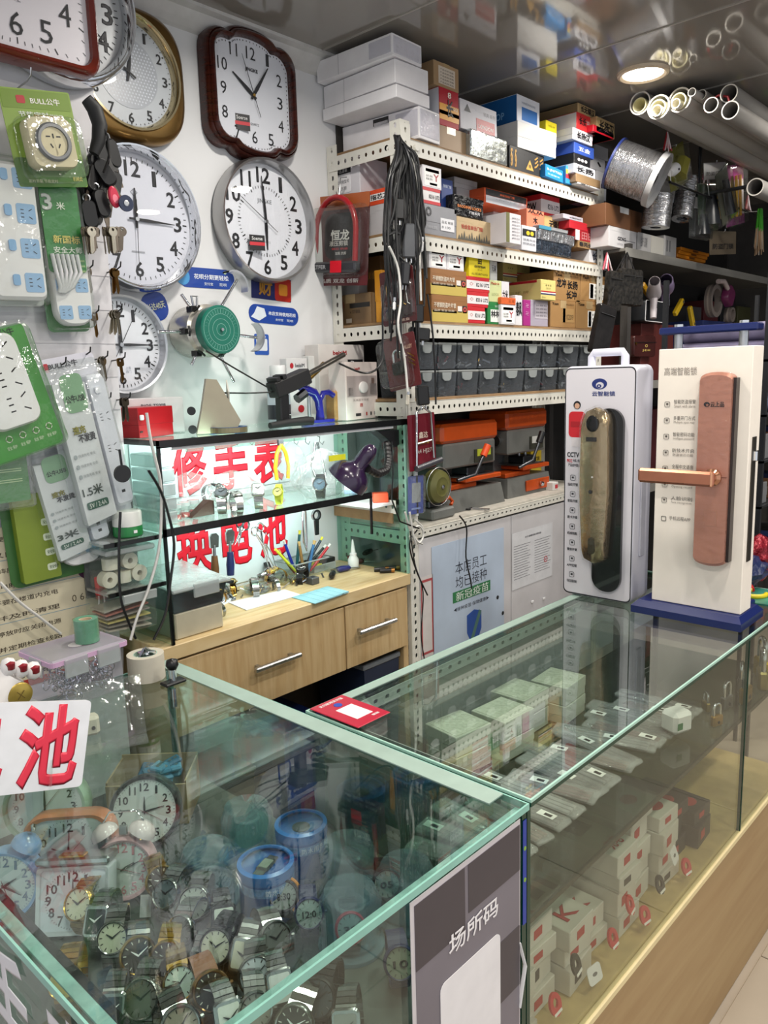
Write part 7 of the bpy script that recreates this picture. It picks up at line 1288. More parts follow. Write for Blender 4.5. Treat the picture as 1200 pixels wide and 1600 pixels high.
MB().lathe([(.018, .026), (.018, .034), (.012, .040), (.012, .052), (0, .054)], (hx, 0, hzz), 'y', 24).b('lever_rosette', mat('#c08a6c', .15, .8, 0), t, sm=40); mb = MB(); mb.box(h2[0], hx + .012, -.060, -.046, hzz - .017, hzz + .014, 0, .005); mb.b('lever', mat('#b5765c', .25, .7, .05), t); MB().box(hx + .004, hx + .010, -.0604, -.0452, hzz - .0175, hzz + .0145, 0, .003).b('lever_ring', mat('#d9a07c', .2, .8), t)
mb = MB(); lf(mb, arc, [(1.02, -.022), (1.0, -.0275), (.5, -.029)]); mb.b('protective_film', clear('#ffffff', 1.35, .08, .0, .8, 70), t, (cx, 0, cz), sm=40)
# taller blue frame behind it
Xf = 1.79; ya, yb = Yat(1033, Xf, 1.38), Yat(1186, Xf, 1.38); zt = Zat(513, Xf, ya)
t = th('display_frame', 'blue topped frame on two steel posts behind the copper lock board', 'frame', (Xf, 0, ZB)); MB().box(-.02, .02, yb, ya, zt - ZB - .016, zt - ZB, 0, .003).b('top_bar', M_NAVY, t)
for f in (.18, .84): MB().cyl((0, ya + (yb - ya) * f, .016), .0095, zt - ZB - .032, 'z', 16).b('post', MS, t, sm=40); MB().cyl((0, ya + (yb - ya) * f, zt - ZB), .010, .006, 'z', 16).b('post_cap', MC, t, sm=40)
MB().box(-.005, .06, yb, ya, 0, .016, 0, .003).b('foot', M_NAVY, t)
# red payment card on the near end of the glass
P4 = [pZ(*q, CTR) for q in ((485, 1112), (530, 1088), (613, 1118), (561, 1142))]; c = sum(P4, Vector()) / 4; t = th('payment_card', 'red payment card with a blank white square at the near corner of the long case', 'card', (c.x, c.y, CTR + .0032)); e = (P4[3] - P4[0]); W = (P4[1] - P4[0]).length; H = e.length; t.rotation_euler = (0, 0, math.atan2(e.y, e.x))
MB().box(-H / 2, H / 2, -W / 2, W / 2, 0, .002, 0, .0008).b('card', mat('#b81f3a', .3, nz=.03), t); MB().box(-H * .14, H * .30, -W * .22, W * .26, .002, .0025).b('white_square', MP, t); MB().cyl((-H * .26, W * .02, .002), .0075, .0006, 'z', 20).b('blue_emblem', mat('#2a48a8', .4), t); tx('支付就用支付宝', W * .7, .008, MP, t, (-H * .40, 0, .0028), (0, 0, R(90)), .02); tx('银联', .016, .006, MP, t, (H * .38, W * .22, .0028), (0, 0, R(90)), .02)

# ================================================================= white pipes under the ceiling
M_PVC = mat('#aaa7a2', .35, nz=.05, scale=6); XP = 2.70
rack = th('pipe_hanger', 'steel hanger bars under the ceiling carrying the white pipe bundle', 'hanger', (0, 0, 0))
for x in (3.4, 4.5): MB().box(x - .012, x + .012, .90, 1.36, 2.078, 2.088).b('cross_bar', MD, rack); [MB().cyl((x, y, 2.08), .005, ZCEIL - 2.08, 'z', 8).b('rod', MD, rack) for y in (.91, 1.35)]
def pipe(label, px, py, r, x0=XP, rin=None, ln=2.2, m=M_PVC, nest=()):
    P = pX(px, py, x0); t = th('water_pipe', label, 'pipe', (x0, P.y, P.z), 0, 'white pipes under the ceiling')
    MB().lathe([(r * .87, 0), (r, .0), (r, ln), (r * .87, ln)], ax='x', n=32, close=True).b('pipe', m, t, sm=40); MB().lathe([(r * .87, -.0006), (r, -.0006)], ax='x', n=32, cap=False).b('rim', mat('#dcd8cf', .4), t)
    for k, (q, dx) in enumerate(nest): MB().lathe([(q * .85, dx), (q, dx), (q, ln * .9), (q * .85, ln * .9)], (0, 0, -r * .84 + q), 'x', 24, close=True).b('inner_pipe', mat('#cfcabb' if k else '#d3cda6', .4), t, sm=40)
    return t
t = pipe('thick white pipe with a yellowish inner pipe, leftmost of the bundle', 1000, 161, .037, nest=((.024, -.004),)); t = pipe('thick white pipe with two nested pipes, second in the bundle', 1029, 167, .038, 2.68, nest=((.027, -.006), (.018, -.014)))
t = pipe('thick white pipe with two nested thin pipes, printed PVC, third in the bundle', 1062, 156, .038, nest=((.026, -.01), (.015, -.03))); tx('PVC-U', .14, .034, mat('#5a5550', .5, nz=0), t, (.20, -.0395, 0), FRONT, .02)
for lab, px, py, r, x0 in (('thin white pipe end resting on the third thick pipe', 1081, 144, .013, 2.68), ('second thin white pipe beside the thin pipe end', 1096, 148, .016, 2.74), ('medium grey-white pipe, open dark end, right of the thin pipes', 1111, 164, .0235, 2.70), ('wide grey pipe on top of the bundle at the right', 1139, 146, .028, 2.74), ('wide grey pipe below the topmost one at the right', 1141, 172, .0275, 2.70)):
    m = mat('#8d8a86', .3, nz=.05) if 'grey' in lab else M_PVC; P = pX(px, py, x0); o = pipe(lab, px, py, r, x0, m=m); o.location.z = P.z
t = pipe('long grey pipe lowest at the far right of the bundle', 1180, 292, .03, 3.1, m=mat('#8f8c88', .3)); MB().tube([(.06, -.04, 0), (.06, -.03, .03), (.06, 0, .042), (.06, .03, .03), (.06, .04, 0)], .004, 6).b('red_tie', mat('#b3202c', .4), bpy.data.objects['water_pipe.005'])

# ================================================================= second shelf along the wall, hanging goods
YR = 1.42; M_DK = mat('#3d3a38', .6)
s2 = th('dark_shelf', 'dark steel shelf beyond the cream one, crammed with bags and hair dryers', 'shelf', (0, 0, 0))
ZA, ZB_ = Zat(402, 3.3, YR), 1.335
for z in (ZA, ZB_, .9): MB().box(2.90, 4.9, YR, 1.79, z - .012, z, 0, .002).b('shelf_board', mat('#6b6862', .5), s2); MB().box(2.90, 4.9, YR - .004, YR, z - .03, z + .002).b('edge_rail', mat('#85837e', .4), s2)
for x in (2.93, 4.9): MB().box(x, x + .03, YR, YR + .03, 0, ZA + .02).b('upright', M_DK, s2); MB().box(x, x + .03, 1.76, 1.79, 0, ZCEIL - .06).b('upright', M_DK, s2)
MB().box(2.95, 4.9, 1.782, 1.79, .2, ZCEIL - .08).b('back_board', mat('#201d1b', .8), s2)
GR = 'boxes on the dark shelf'
def rb(label, xl, xr, yt, col, dec=(), z=ZA + .001, d=.2, style='tuck', Y=YR + .02, **k):
    X0, X1 = Xat(xl, Y, z), Xat(xr, Y, z); h = Zat(yt, X0, Y) - z; ct(label, (X0 + X1) / 2, Y, z, X1 - X0, d, h, col, style, dec, group=GR, **k); return z + h
za = rb('white box with black letters on the dark shelf beside the shelf end', 951, 994, 352, '#c3c1c2', [('F', 't', 'GDIG', .3, .38, .6, .56, '#33333a', .03), ('F', 'p', .6, .42, .95, .45, '#6a6a70'), ('F', 't', 'LOCK', .3, .15, .5, .25, '#8a8a90', 0)]); rb('dull brown carton behind the wire spools, on the lettered white box', 946, 1002, 316, '#6a452a', z=za, style='shipper')
rb('white box with grey lettering below the smaller spool', 996, 1036, 362, '#b3b1b0', [('F', 't', '生产 日期', .1, .3, .35, .8, '#77767a', 0), ('F', 'p', .5, .02, 1, .98, '#c6c3ba')]); rb('narrow white box right of the grey lettered box', 1037, 1056, 367, '#bcbab8', [('F', 't', 'II', .2, .3, .5, .8, '#7f7e80', 0)])
for k in range(4): P = pY(1060 + 3 * k, 405 - 4 * k, YR + .02); o = th('yellow_ruler', f'orange-yellow flat level bar on the dark shelf, {["lowest", "second from the bottom", "third from the bottom", "topmost"][k]} of four', 'bar', (P.x + .15, YR + .03, ZA + .002 + .016 * k), 0, 'orange-yellow level bars'); MB().box(-.16, .16, 0, .03, 0, .014, 0, .002).b('bar', mat('#c87818', .4), o); MB().box(-.03, .03, -.0008, .0, .003, .011).b('vial', mat('#6a3c10', .4), o)
# wire spools
M_WIRE = mat('#b4b4b6', .2, .9, .25, 140, .5, stretch=(.2, .2, 1))
def spool(label, px, py, Y, r, L, rot, flange=True):
    P = pY(px, py, Y); t = th('wire_spool', label, 'spool', P, 0, 'coils of bright wire and hose', rot=rot); prof = []
    for k in range(int(L / .004)): prof += [(r, -L / 2 + .004 * k), (r * 1.012, -L / 2 + .004 * k + .002)]
    MB().lathe([(.02, -L / 2)] + prof + [(.02, L / 2)], n=40, cap=False).b('wound_wire', M_WIRE, t)
    if flange:
        MB().lathe([(.02, L / 2), (r * 1.12, L / 2), (r * 1.12, L / 2 + .022), (r * 1.0, L / 2 + .022), (r * .98, L / 2 + .006), (.02, L / 2 + .006)], n=40, cap=False).b('flange', mat('#9d9d9e', .4), t, sm=40); MB().lathe([(.02, -L / 2), (r * 1.06, -L / 2), (r * 1.06, -L / 2 - .008), (.02, -L / 2 - .008)], n=40, cap=False).b('flange', mat('#22306a', .4), t, sm=40)
    return t
spool('large tilted spool of bright wire with a grey flange beside the shelf end', 992, 268, 1.36, .085, .15, tuple(Vector((0, 0, 1)).rotation_difference(RGT * .85 - UPV * .5 - FWD * .30).to_euler())); spool('upright spool of bright wire below the large tilted one', 1027, 330, 1.36, .052, .12, (R(4), R(3), 0), False); spool('slanted silver hose coil right of the upright spool', 1070, 310, 1.36, .040, .17, (R(0), R(16), 0), False)
hk = th('hanging_rail', 'thin steel rail under the pipes from which packs hang', 'rail', (0, 0, 0)); MB().tube([(3.0, 1.30, 2.066), (4.85, 1.30, 2.066)], .005, 8).b('rail', MD, hk)
for x in (3.45, 4.8): MB().tube([(x, 1.365, 2.066), (x, 1.365, ZCEIL)], .004, 8).b('rod', MS, hk)
GH = 'packs hanging below the pipes'
for lab, q, Y, col, kind in (('yellow-green pack hanging between the spools and green packs', [(1040, 238), (1066, 222), (1076, 280), (1048, 300)], 1.33, '#7f7a2a', 'bag'), ('pink and yellow brush pack on a white card under the pipes', [(1133, 258), (1158, 258), (1166, 350), (1134, 352)], 1.30, '#dcd6d8', 'brush'), ('dark green pack behind the white header card', [(1092, 292), (1120, 280), (1122, 360), (1090, 362)], 1.32, '#1f3a20', 'tool'), ('clear tool pack tilted over the green packs', [(1118, 272), (1130, 268), (1152, 330), (1128, 348)], 1.27, '#45483a', 'tool'), ('grey header card with black dots above the green packs', [(1100, 258), (1134, 250), (1134, 275), (1100, 285)], 1.31, '#9a9a9a', 'head'), ('black-backed tool pack below the slanted hose coil', [(1078, 330), (1108, 326), (1105, 375), (1076, 372)], 1.33, '#16181a', 'tool'), ('grey patterned pack low behind the green sticks', [(1110, 365), (1150, 358), (1150, 395), (1108, 400)], 1.34, '#6a5f50', 'head')):
    t, W, H = hangcard(lab, q, Y, col, group=GH, rr=.004)
    if kind == 'brush': pp(t, .0, .75, 1, 1, '#c83a9c', W, H, -.0008, .003); pp(t, 0, 0, 1, .16, '#7a2a6a', W, H, -.0008, .003); [MB().tube([(W * (-.22 + .22 * k), -.006, -H * .36), (W * (-.22 + .22 * k), -.008, H * .32)], .006, 8).b('brush_handle', mat(['#d6a81c', '#e3b52a', '#cf9a1a'][k], .4), t) for k in range(3)]
    elif kind == 'tool': MB().tube([(0, -.01, -H * .36), (0, -.012, 0), (.004, -.01, H * .3)], W * .17, 8, radii=[W * .2, W * .14, W * .1]).b('tool_body', mat('#22252a', .3), t, sm=60)
    elif kind == 'head': pt(t, '防盗门锁', .5, .35, .8, .25, '#2a2a2c', W, H)
    else: MB().tube([(-W * .2, -.012, -H * .2), (W * .1, -.014, H * .1)], W * .2, 8).b('contents', mat('#8f8a3a', .4), t)
    if kind != 'head': bubble(t, W, H, .02, .02, .98, .96, .022, .004, M_BLIST)
    wirehook(t, 0, .004, H / 2 - .004, .012, .012, MS)
P = pY(1052, 266, 1.31); t = th('white_plug', 'white plug tucked beside the large spool flange', 'plug', P); MB().lathe([(.012, -.03), (.02, -.01), (.022, .02), (.012, .03), (0, .032)], n=20).b('body', MW, t, rot=(0, R(60), 0), sm=40); MB().cyl((0, -.02, 0), .004, .004, 'y', 8).b('hole', M_INK, t)
for lab, px, py, n_, cc in (('bunch of red plastic straps hanging at the pipe ends', 1042, 222, 7, '#b3202c'), ('pink and white ties hanging left of the header card', 1102, 272, 7, '#c87a84'), ('red and white ties hanging right of the brush pack', 1168, 318, 7, '#b8323c'), ('pink strings hanging down at the cream shelf end', 948, 410, 4, '#c84a5c')):
    P = pY(px, py, 1.32 if px > 960 else 1.46); t = th('tie_bundle', lab, 'ties', P, 0); rnd = random.Random(px)
    if px > 960: MB().tube([(0, 0, .03), (0, 1.30 - P.y, 2.066 - P.z)], .0015, 5).b('string', MW, t)
    for k in range(n_): a = (k / (n_ - 1) - .5); MB().tube([(0, 0, .035), (a * .02, -.004 * (k % 2), .01), (a * .07, -.004, -.03 + rnd.uniform(-.01, .01))], .0032, 5).b('tie', mat(cc if k % 2 == 0 else '#d9c9cb', .4), t)
P = pY(1186, 352, 1.25); t = th('stick_bundle', 'bundle of green-topped wooden sticks hanging at the right edge', 'sticks', P, 0); rnd = random.Random(4); MB().tube([(0, 0, .06), (0, 1.30 - P.y, 2.066 - P.z)], .0015, 5).b('string', MW, t)
for k in range(26): a = rnd.uniform(-1, 1); b = rnd.uniform(-1, 1); q = Vector((a * .03, b * .02, -.09 - rnd.uniform(0, .04))); o = MB().tube([(a * .01, b * .008, .07), q], .0024, 5).b('stick', mat('#a98a6a' if k % 3 else '#c9bfae', .5), t); MB().tube([Vector((a * .01, b * .008, .07)), Vector((a * .01, b * .008, .07)).lerp(q, .5)], .0034, 5).b('green_sleeve', mat('#3f9a2a', .4), o)
# things packed on the dark shelf below
def blobbox(label, px, py, Y, w_, h_, d_, col, rot=(0, 0, 0), m=None, cat='pouch', name='pouch', extra=None, group=None):
    P = pY(px, py, Y); t = th(name, label, cat, P, 0, group, rot=rot); mb = MB(); lf(mb, rr_(w_, h_, min(w_, h_) * .12, 3), [(.92, d_), (1, d_ * .9), (1, .006), (.94, 0)]); mb.b('body', m or mat(col, .4, nz=.1), t, sm=40)
    if extra: extra(t, w_, h_)
    return t
M_CAMO = mat('#191612', .3, nz=.9, scale=70, bump=.3, spec=.25)
for k, (lab, px, py, a, w_, h_) in enumerate((('camouflage pouch hanging at the cream shelf end, nearest', 962, 455, 6, .07, .14), ('camouflage pouch hanging just behind the nearest one', 982, 448, 2, .075, .13), ('camouflage pouch third from the cream shelf end', 996, 450, -2, .06, .13), ('dark brown zipped pouch hanging low in front of the cream shelf', 945, 515, 14, .08, .17))):
    o = blobbox(lab, px, py, YR - .06 - .01 * k, w_, h_, .025, '#2a2522', (0, R(a), R(-20)), M_CAMO if k < 3 else mat('#14100f', .35, nz=.4, bump=.2, spec=.25), group='pouches by the cream shelf end'); MB().tube([(-w_ * .4, -.003, h_ * .30), (w_ * .4, -.003, h_ * .30)], .002, 5).b('zipper', MD, o); q = o.matrix_basis.inverted() @ Vector((max(o.location.x, 2.91), YR - .002, ZA - .015)); MB().tube([(0, .012, h_ * .5 - .005), tuple(q)], .0022, 5).b('strap', MK, o)
def xwb(t, w_, h_): MB().ring(rr_(w_, h_, .006, 3), rr_(w_ * .965, h_ * .94, .005, 3), -.0015, .0).b('white_piping', MW, t); MB().tube([(-.02, .03, h_ / 2), (-.015, .02, h_ / 2 + .016), (.02, .02, h_ / 2 + .016), (.024, .03, h_ / 2)], .003, 6).b('grip', MK, t)
blobbox('black case with white piping on the dark shelf', 1026, 487, YR - .03, .16, .082, .10, '#1a1c20', (0, R(2), R(-8)), extra=xwb, cat='case', name='black_case')
def xje(t, w_, h_): pt(t, 'J·E·H', .55, .30, .34, .12, '#c9b060', w_, h_, -.001, .03); pt(t, 'O', .55, .52, .12, .14, '#c9b060', w_, h_, -.001, .02); pp(t, .0, .66, 1, .70, '#1f0f0e', w_, h_, -.002, .002); MB().cyl((-w_ * .42, -.001, h_ * .12), .005, .003, 'y', 10).b('stud', M_GOLD, t)
blobbox('maroon leather purse with gold letters above the white lock case', 1008, 541, YR + .002, .15, .085, .05, '#3a1a18', (0, 0, R(-10)), mat('#3d1c1a', .25, nz=.05), extra=xje, cat='purse', name='purse')
def dryer(label, px, py, Y, col, a, s=1.0):
    P = pY(px, py, Y); t = th('hair_dryer', label, 'hair dryer', P, 0, 'hair dryers on the dark shelf', rot=(0, R(a), R(25))); m = mat(col, .35, nz=.03)
    MB().lathe([(.022, -.09), (.026, -.086), (.030, -.02), (.036, .03), (.036, .055), (.028, .068), (0, .07)], ax='x', n=24, cap=False).b('barrel', m, t, sm=50); MB().lathe([(.020, -.092), (.024, -.088)], ax='x', n=24, cap=False).b('nozzle', MK, t); MB().tube([(.035, 0, -.02), (.042, 0, -.07), (.046, 0, -.13)], .017, 10, radii=[.019, .017, .015]).b('handle', m, t, sm=60); MB().box(.034, .048, -.020, -.015, -.08, -.05, 0, .002).b('switch', MD, t); t.scale = (s, s, s)
dryer('lilac hair dryer lying highest on the dark shelf', 1040, 445, YR - .02, '#8a7a9c', 6); dryer('white hair dryer handle beside the lilac dryer', 1022, 452, YR - .05, '#b3acb0', 20, .8)
for lab, px, py, cc, a in (('yellow folded strap behind the white dryer', 1010, 455, '#c8921a', 30), ('yellow tool bar right of the lilac dryer', 1060, 480, '#c9a51c', -40), ('yellow wedge at the right of the black case', 1080, 495, '#b3941c', 60)):
    P = pY(px, py, YR + .03); t = th('yellow_tool', lab, 'tool', P, 0, rot=(0, R(a), 0)); MB().box(-.05, .05, -.01, .01, -.012, .012, 0, .004).b('bar', mat(cc, .4), t); MB().cyl((.035, -.010, 0), .006, .004, 'y', 10).b('rivet', MS, t)
P = pY(1140, 462, YR - .04); t = th('shower_brush', 'purple square-headed brush with a curved pale handle on the dark shelf', 'brush', P); blob = MB(); lf(blob, rr_(.085, .085, .02, 4), [(1, .02), (1, 0), (.9, -.01)]); blob.b('head', mat('#5a1c44', .3), t, rot=(0, R(30), 0), sm=40); MB().tube([(-.03, 0, .03), (-.08, 0, .06), (-.15, 0, .055)], .011, 8).b('handle', mat('#a89a98', .4), t, sm=60)
for lab, px, py, r in (('grey ring roll right of the purple brush', 1140, 492, .035), ('larger dull hose ring behind the purple brush', 1115, 470, .075)):
    P = pY(px, py, YR); t = th('hose_roll', lab, 'roll', P); MB().lathe([(r, -.016), (r, .016), (r * .72, .016), (r * .72, -.016)], ax='y', n=30, close=True).b('coil', mat('#6a625e', .5), t, sm=40); MB().lathe([(r * 1.004, -.004), (r * 1.004, .004)], ax='y', n=30, cap=False).b('band', mat('#8a8078', .5), t)
crumple('dark clear bag at the right end of the dark shelf', 1160, 510, ZB_ + .001, .16, .2, .12, clear('#8a8a8e', 1.5, .15, .2, .9, 40, '#3a3a3e'), 8).location = (4.2, 1.55, ZB_ + .001)
rb('maroon carton standing behind the black case', 1000, 1050, 505, '#5a2420', z=ZB_ + .001); rb('dark blue carton behind the steel posts', 1095, 1140, 500, '#1c2a5c', z=ZB_ + .001)
for k in range(9): rb(f'{["grey", "dark red", "black", "olive", "dull blue"][k % 5]} packed carton on the dark shelf, {pos[k]} along the {"middle" if k < 5 else "lowest"} board', 1070 + 26 * k if k < 5 else 960 + 55 * (k - 5), 1092 + 26 * k if k < 5 else 1005 + 55 * (k - 5), 478 - 9 * (k % 3) if k < 5 else 640, ['#4c4a4c', '#5a2226', '#1c1c20', '#4a4a2c', '#26375c'][k % 5], [('F', 'p', .2, .3, .8, .7, '#8a8680')], z=(ZB_ if k < 5 else .9) + .001, Y=YR + .23, d=.12)
rb('dark brown carton low beside the copper lock board', 1142, 1180, 520, '#4a3428', z=ZB_ + .001)
for k in range(4): P = pY(1100 + 22 * k, 530, YR - .05); t = th('spray_can', ['blue and white bottle', 'second blue bottle', 'dark bottle with a steel cap', 'rightmost dark bottle with a steel cap'][k] + ' seen under the blue frame bar', 'bottle', (P.x, YR + .06, ZB_ + .001), 0, 'bottles under the blue frame bar'); MB().lathe([(.03, 0), (.032, .004), (.032, .11), (.022, .13)], n=20).b('can', mat(['#3a55a8', '#24408a', '#1a1c24', '#22252e'][k], .3), t, sm=40); MB().lathe([(.022, .13), (.022, .15), (0, .152)], n=18).b('cap', MS, t)
# goods at the right edge, on a low rack past the case
t = th('side_rack', 'black wire rack of small goods at the right edge past the display case', 'rack', (0, 0, 0)); XR0, XR1, YQ = 2.15, 2.9, .66
for z in (.84, 1.02, 1.14, 1.26, 1.40): MB().box(XR0, XR1, YQ, YQ + .28, z - .006, z).b('shelf', mat('#1c1d20', .4), t)
for x in (XR0, XR1 - .012):
    for y in (YQ, YQ + .268): MB().box(x, x + .012, y, y + .012, 0, 1.62).b('post', mat('#1c1d20', .4), t)
for k, z in enumerate((1.4005, 1.4505, 1.2605)):
    o = th('cloth_roll', ['lilac-grey rolled cloth, lower of the pair', 'lilac-grey rolled cloth, upper of the pair', 'pale blue rolled cloth on the shelf below the pair'][k] + ' at the right edge', 'cloth', (XR0 + .12 + .02 * k, YQ - .01, z + .026), 0, 'rolled cloths at the right edge'); MB().lathe([(.024, 0), (.025, .004), (.025, .27), (.02, .275)], (0, .28, 0), 'y', 20).b('roll', mat(['#6a6480', '#77708c', '#8a94b8'][k], .8, nz=.15), o, sm=40); MB().lathe([(.014, .276), (.016, .276)], (0, .28, 0), 'y', 16, cap=False).b('edge', mat('#4a4560', .8), o)
rnd = random.Random(21)
for lv, (z, n_) in enumerate(((1.1405, 5), (1.0205, 5), (.8405, 3))):
    for k in range(n_): wd = .05 + .03 * rnd.random(); h = .045 + .03 * rnd.random(); ct(f'{["grey", "brown", "dark blue", "white", "maroon"][k]} small box on the {["third", "fourth", "lowest"][lv]} tier of the black side rack', XR0 + .06 + .13 * k, YQ + .012, z, wd, .1, h, ['#6a6a6c', '#6a4a30', '#22305c', '#a8a6a4', '#5a2020'][k], 'tuck', [('L', 'p', .2, .2, .8, .7, '#a8a4a0')], group='small boxes on the black side rack')
P = pX(1192, 830, 2.05); t = crumple('red foil bag at the right edge above the magazines', 1192, 845, .84, .10, .12, .06, mat('#8a1424', .2, .4, .2, 60, 1.0), 12); t.location = (2.09, .64, .8415)
t = crumple('dark blue bag beside the copper lock board at the right edge', 1185, 900, .84, .16, .08, .12, mat('#16244e', .4, 0, .1, 50, .6), 13); t.location = (2.03, .66, .8415)
t = th('yellow_ring', 'yellow plastic hook ring lying by the dark blue bag', 'ring', (1.93, .60, .8465)); MB().tube([(.03 * math.cos(a), .03 * math.sin(a), 0) for a in [R(20 + 15 * i) for i in range(19)]], .006, 8).b('ring', mat('#d9c41c', .35), t, sm=60); MB().tube([(.028, .010, 0), (.045, .02, .004)], .007, 8).b('red_tip', mat('#c8302c', .4), t)
o = MB().box(-.07, .07, -.05, .05, 0, .004).mesh('magazine', mat('#2f7a6a', .3, nz=.7, scale=9)); t = th('magazine', 'glossy teal and green magazine lying at the far end of the case', 'magazine', (1.93, .60, CTR + .0005), R(10)); link('cover', o, t)
MB().box(-.069, .069, -.049, .049, -.0003, .0035).b('pages', MP, t, (.002, .001, 0))
# ================================================================= watch case: on the glass
t = th('ring_box', 'clear lidded box with a lilac rim full of steel key rings on the counter', 'box', (.605, 1.285, CT + .001), 0, rot=(0, 0, R(4))); W, Dp, H = .135, .095, .082
MB().add([(-W * .46, 0, 0), (W * .46, 0, 0), (W * .46, Dp, 0), (-W * .46, Dp, 0), (-W / 2, -.004, H), (W / 2, -.004, H), (W / 2, Dp + .004, H), (-W / 2, Dp + .004, H)], [(3, 2, 1, 0), (0, 1, 5, 4), (1, 2, 6, 5), (2, 3, 7, 6), (3, 0, 4, 7)]).b('tub', clear('#eceaf2', 1.45, .1, .10), t)
lid = MB().box(-W / 2 - .006, W / 2 + .006, -.010, Dp + .010, H + .0005, H + .010, 0, .004).b('lid', clear('#e6e2ea', 1.45, .2, .45, 0, 30, '#c9c5cf'), t); MB().ring(rr_(W + .014, Dp + .022, .008, 3), rr_(W + .006, Dp + .014, .006, 3), -.005, .003).b('lid_rim', mat('#c9a3c4', .35), lid, (0, Dp / 2, H + .004), (R(90), 0, 0))
for x in (-W * .22, W * .24): MB().box(x - .022, x + .022, -.014, -.010, H - .026, H + .008, 0, .002).b('latch', M_MILK, lid)
MB().box(-W / 2 - .010, -W / 2 - .006, .02, .06, H - .024, H + .008, 0, .002).b('latch', M_MILK, lid); MB().cyl((.0, .04, H + .0105), .013, .0006, 'z', 20).b('round_sticker', mat('#d8d2d4', .4), lid)
rnd = random.Random(2); rm = MB().lathe([(.0095, -.0009), (.0108, -.0009), (.0108, .0009), (.0095, .0009)], n=16, close=True).mesh('key_ring', MC, 50)
for k in range(120): link('key_ring', rm, t, (rnd.uniform(-.048, .048), rnd.uniform(.012, .082) if k % 3 else .010, .012 + rnd.random() * .046), (rnd.uniform(0, 3), rnd.uniform(0, 3), rnd.uniform(0, 3)))
t = th('tape_roll', 'roll of green tape in clear film standing on the ring box', 'tape', (.625, 1.325, CT + H + .0125)); MB().lathe([(.012, 0), (.021, 0), (.021, .042), (.012, .042)], n=28, close=True).b('tape', mat('#5f9a7c', .3, nz=.12), t, sm=40); MB().lathe([(.0218, .001), (.0222, .043), (.018, .0445)], n=24, cap=False).b('film', M_BLIST, t); MB().lathe([(.010, .001), (.012, .001), (.012, .041), (.010, .041)], n=20, close=True).b('core', mat('#c9b79a', .6), t)
t = th('tape_roll', 'wide cream tape roll holding small steel parts on the counter corner', 'tape', (.722, 1.30, CT + .0005)); MB().lathe([(.022, 0), (.034, 0), (.034, .048), (.022, .048)], n=32, close=True).b('tape', mat('#cfc8b8', .5), t, sm=40); MB().lathe([(.0205, .001), (.022, .0482), (.0205, .0482)], n=28, cap=False).b('core', mat('#a9c4b4', .5), t)
stuff(bits(MB(), .028, .028, .02, 14, rnd).b('steel_parts', [MC, MS, MC], t, (0, -.014, .030)))
t = th('glass_lock', 'black-knobbed steel lock clamped on the counter glass', 'lock', (.738, 1.235, CT + .0004)); MB().box(-.022, .022, -.012, .012, 0, .006, 0, .002).b('plate', MK, t); MB().cyl((0, 0, .006), .007, .022, 'z', 16).b('stem', MC, t, sm=40); MB().lathe([(0, .026), (.008, .028), (.012, .036), (.010, .045), (0, .049)], n=20).b('knob', MK, t, sm=60)
MB().cyl((0, 0, -.045), .004, .035, 'z', 12).b('bolt', MC, t)
c, W, H, a = quad([(-160, 1098), (135, 1102), (124, 1250), (-170, 1228)], .98); t = th('shop_sign', 'white board with a thick red character leaning on the counter, cut by the left edge', 'sign', (c.x, .98, c.z), rot=(R(-8), a, 0)); MB().prism(rr_(W, H, .006, 3), -.003, .003).b('sign_board', mat('#e4e4e8', .35), t); tx('池', .082, .105, mat('#e0324a', .4, nz=0), t, (W * .5 - .052, -.0036, 0), FRONT, .035); tx('电', .082, .105, mat('#e0324a', .4, nz=0), t, (W * .5 - .150, -.0036, 0), FRONT, .035)
MB().prism([(-.05, -H * .42), (.06, -H * .42), (.02, H * .30), (.014, H * .30)], .006, .009).b('strut', ML, t, (W * .5 - .03, .02, 0), (0, 0, R(70)))
t = th('sign_stand', 'empty clear acrylic stand behind the red-character board', 'stand', (.545, 1.10, CT + .0005), rot=(0, 0, R(-25))); MB().add([(-.05, 0, 0), (.05, 0, 0), (.05, .045, .085), (-.05, .045, .085), (-.05, .003, 0), (.05, .003, 0), (.05, .048, .085), (-.05, .048, .085)], [(0, 1, 2, 3), (7, 6, 5, 4), (0, 3, 7, 4), (1, 5, 6, 2), (3, 2, 6, 7)]).b('face_sheet', ML, t); MB().box(-.05, .05, -.03, .0, 0, .003).b('foot_sheet', ML, t)
t = th('desk_timer', 'small cream plastic box with a dark button behind the sign board', 'device', (.52, 1.16, CT + .0005), rot=(0, 0, R(-20))); MB().box(-.03, .03, -.012, .012, 0, .032, 0, .005).b('body', mat('#d6d0bc', .4), t); MB().cyl((.02, -.012, .014), .003, .002, 'y', 10).b('button', M_INK, t)
t = th('figurine', 'white lucky cat figurine paw with red claws and a gold coin at the left edge', 'figurine', (.46, 1.16, CT + .0005)); mb = MB(); mb.tube([(-.10, 0, .0), (-.085, 0, .06), (-.06, 0, .11), (-.036, -.004, .135)], .03, 14, radii=[.055, .05, .03, .024]); mb.b('body', mat('#e8e4e2', .25), t, sm=60)
for k in range(3): MB().lathe([(0, -.014), (.010, -.008), (.0115, .004), (.008, .012), (0, .015)], (-.042 + .017 * k, -.018, .15 - .008 * k), 'z', 14).b('paw_toe', mat('#e8e4e2', .25), t, sm=60); MB().lathe([(0, -.008), (.006, -.005), (.007, .004), (0, .008)], (-.042 + .017 * k, -.0245, .154 - .008 * k), 'z', 10).b('claw', mat('#8a1c28', .3), t, sm=60)
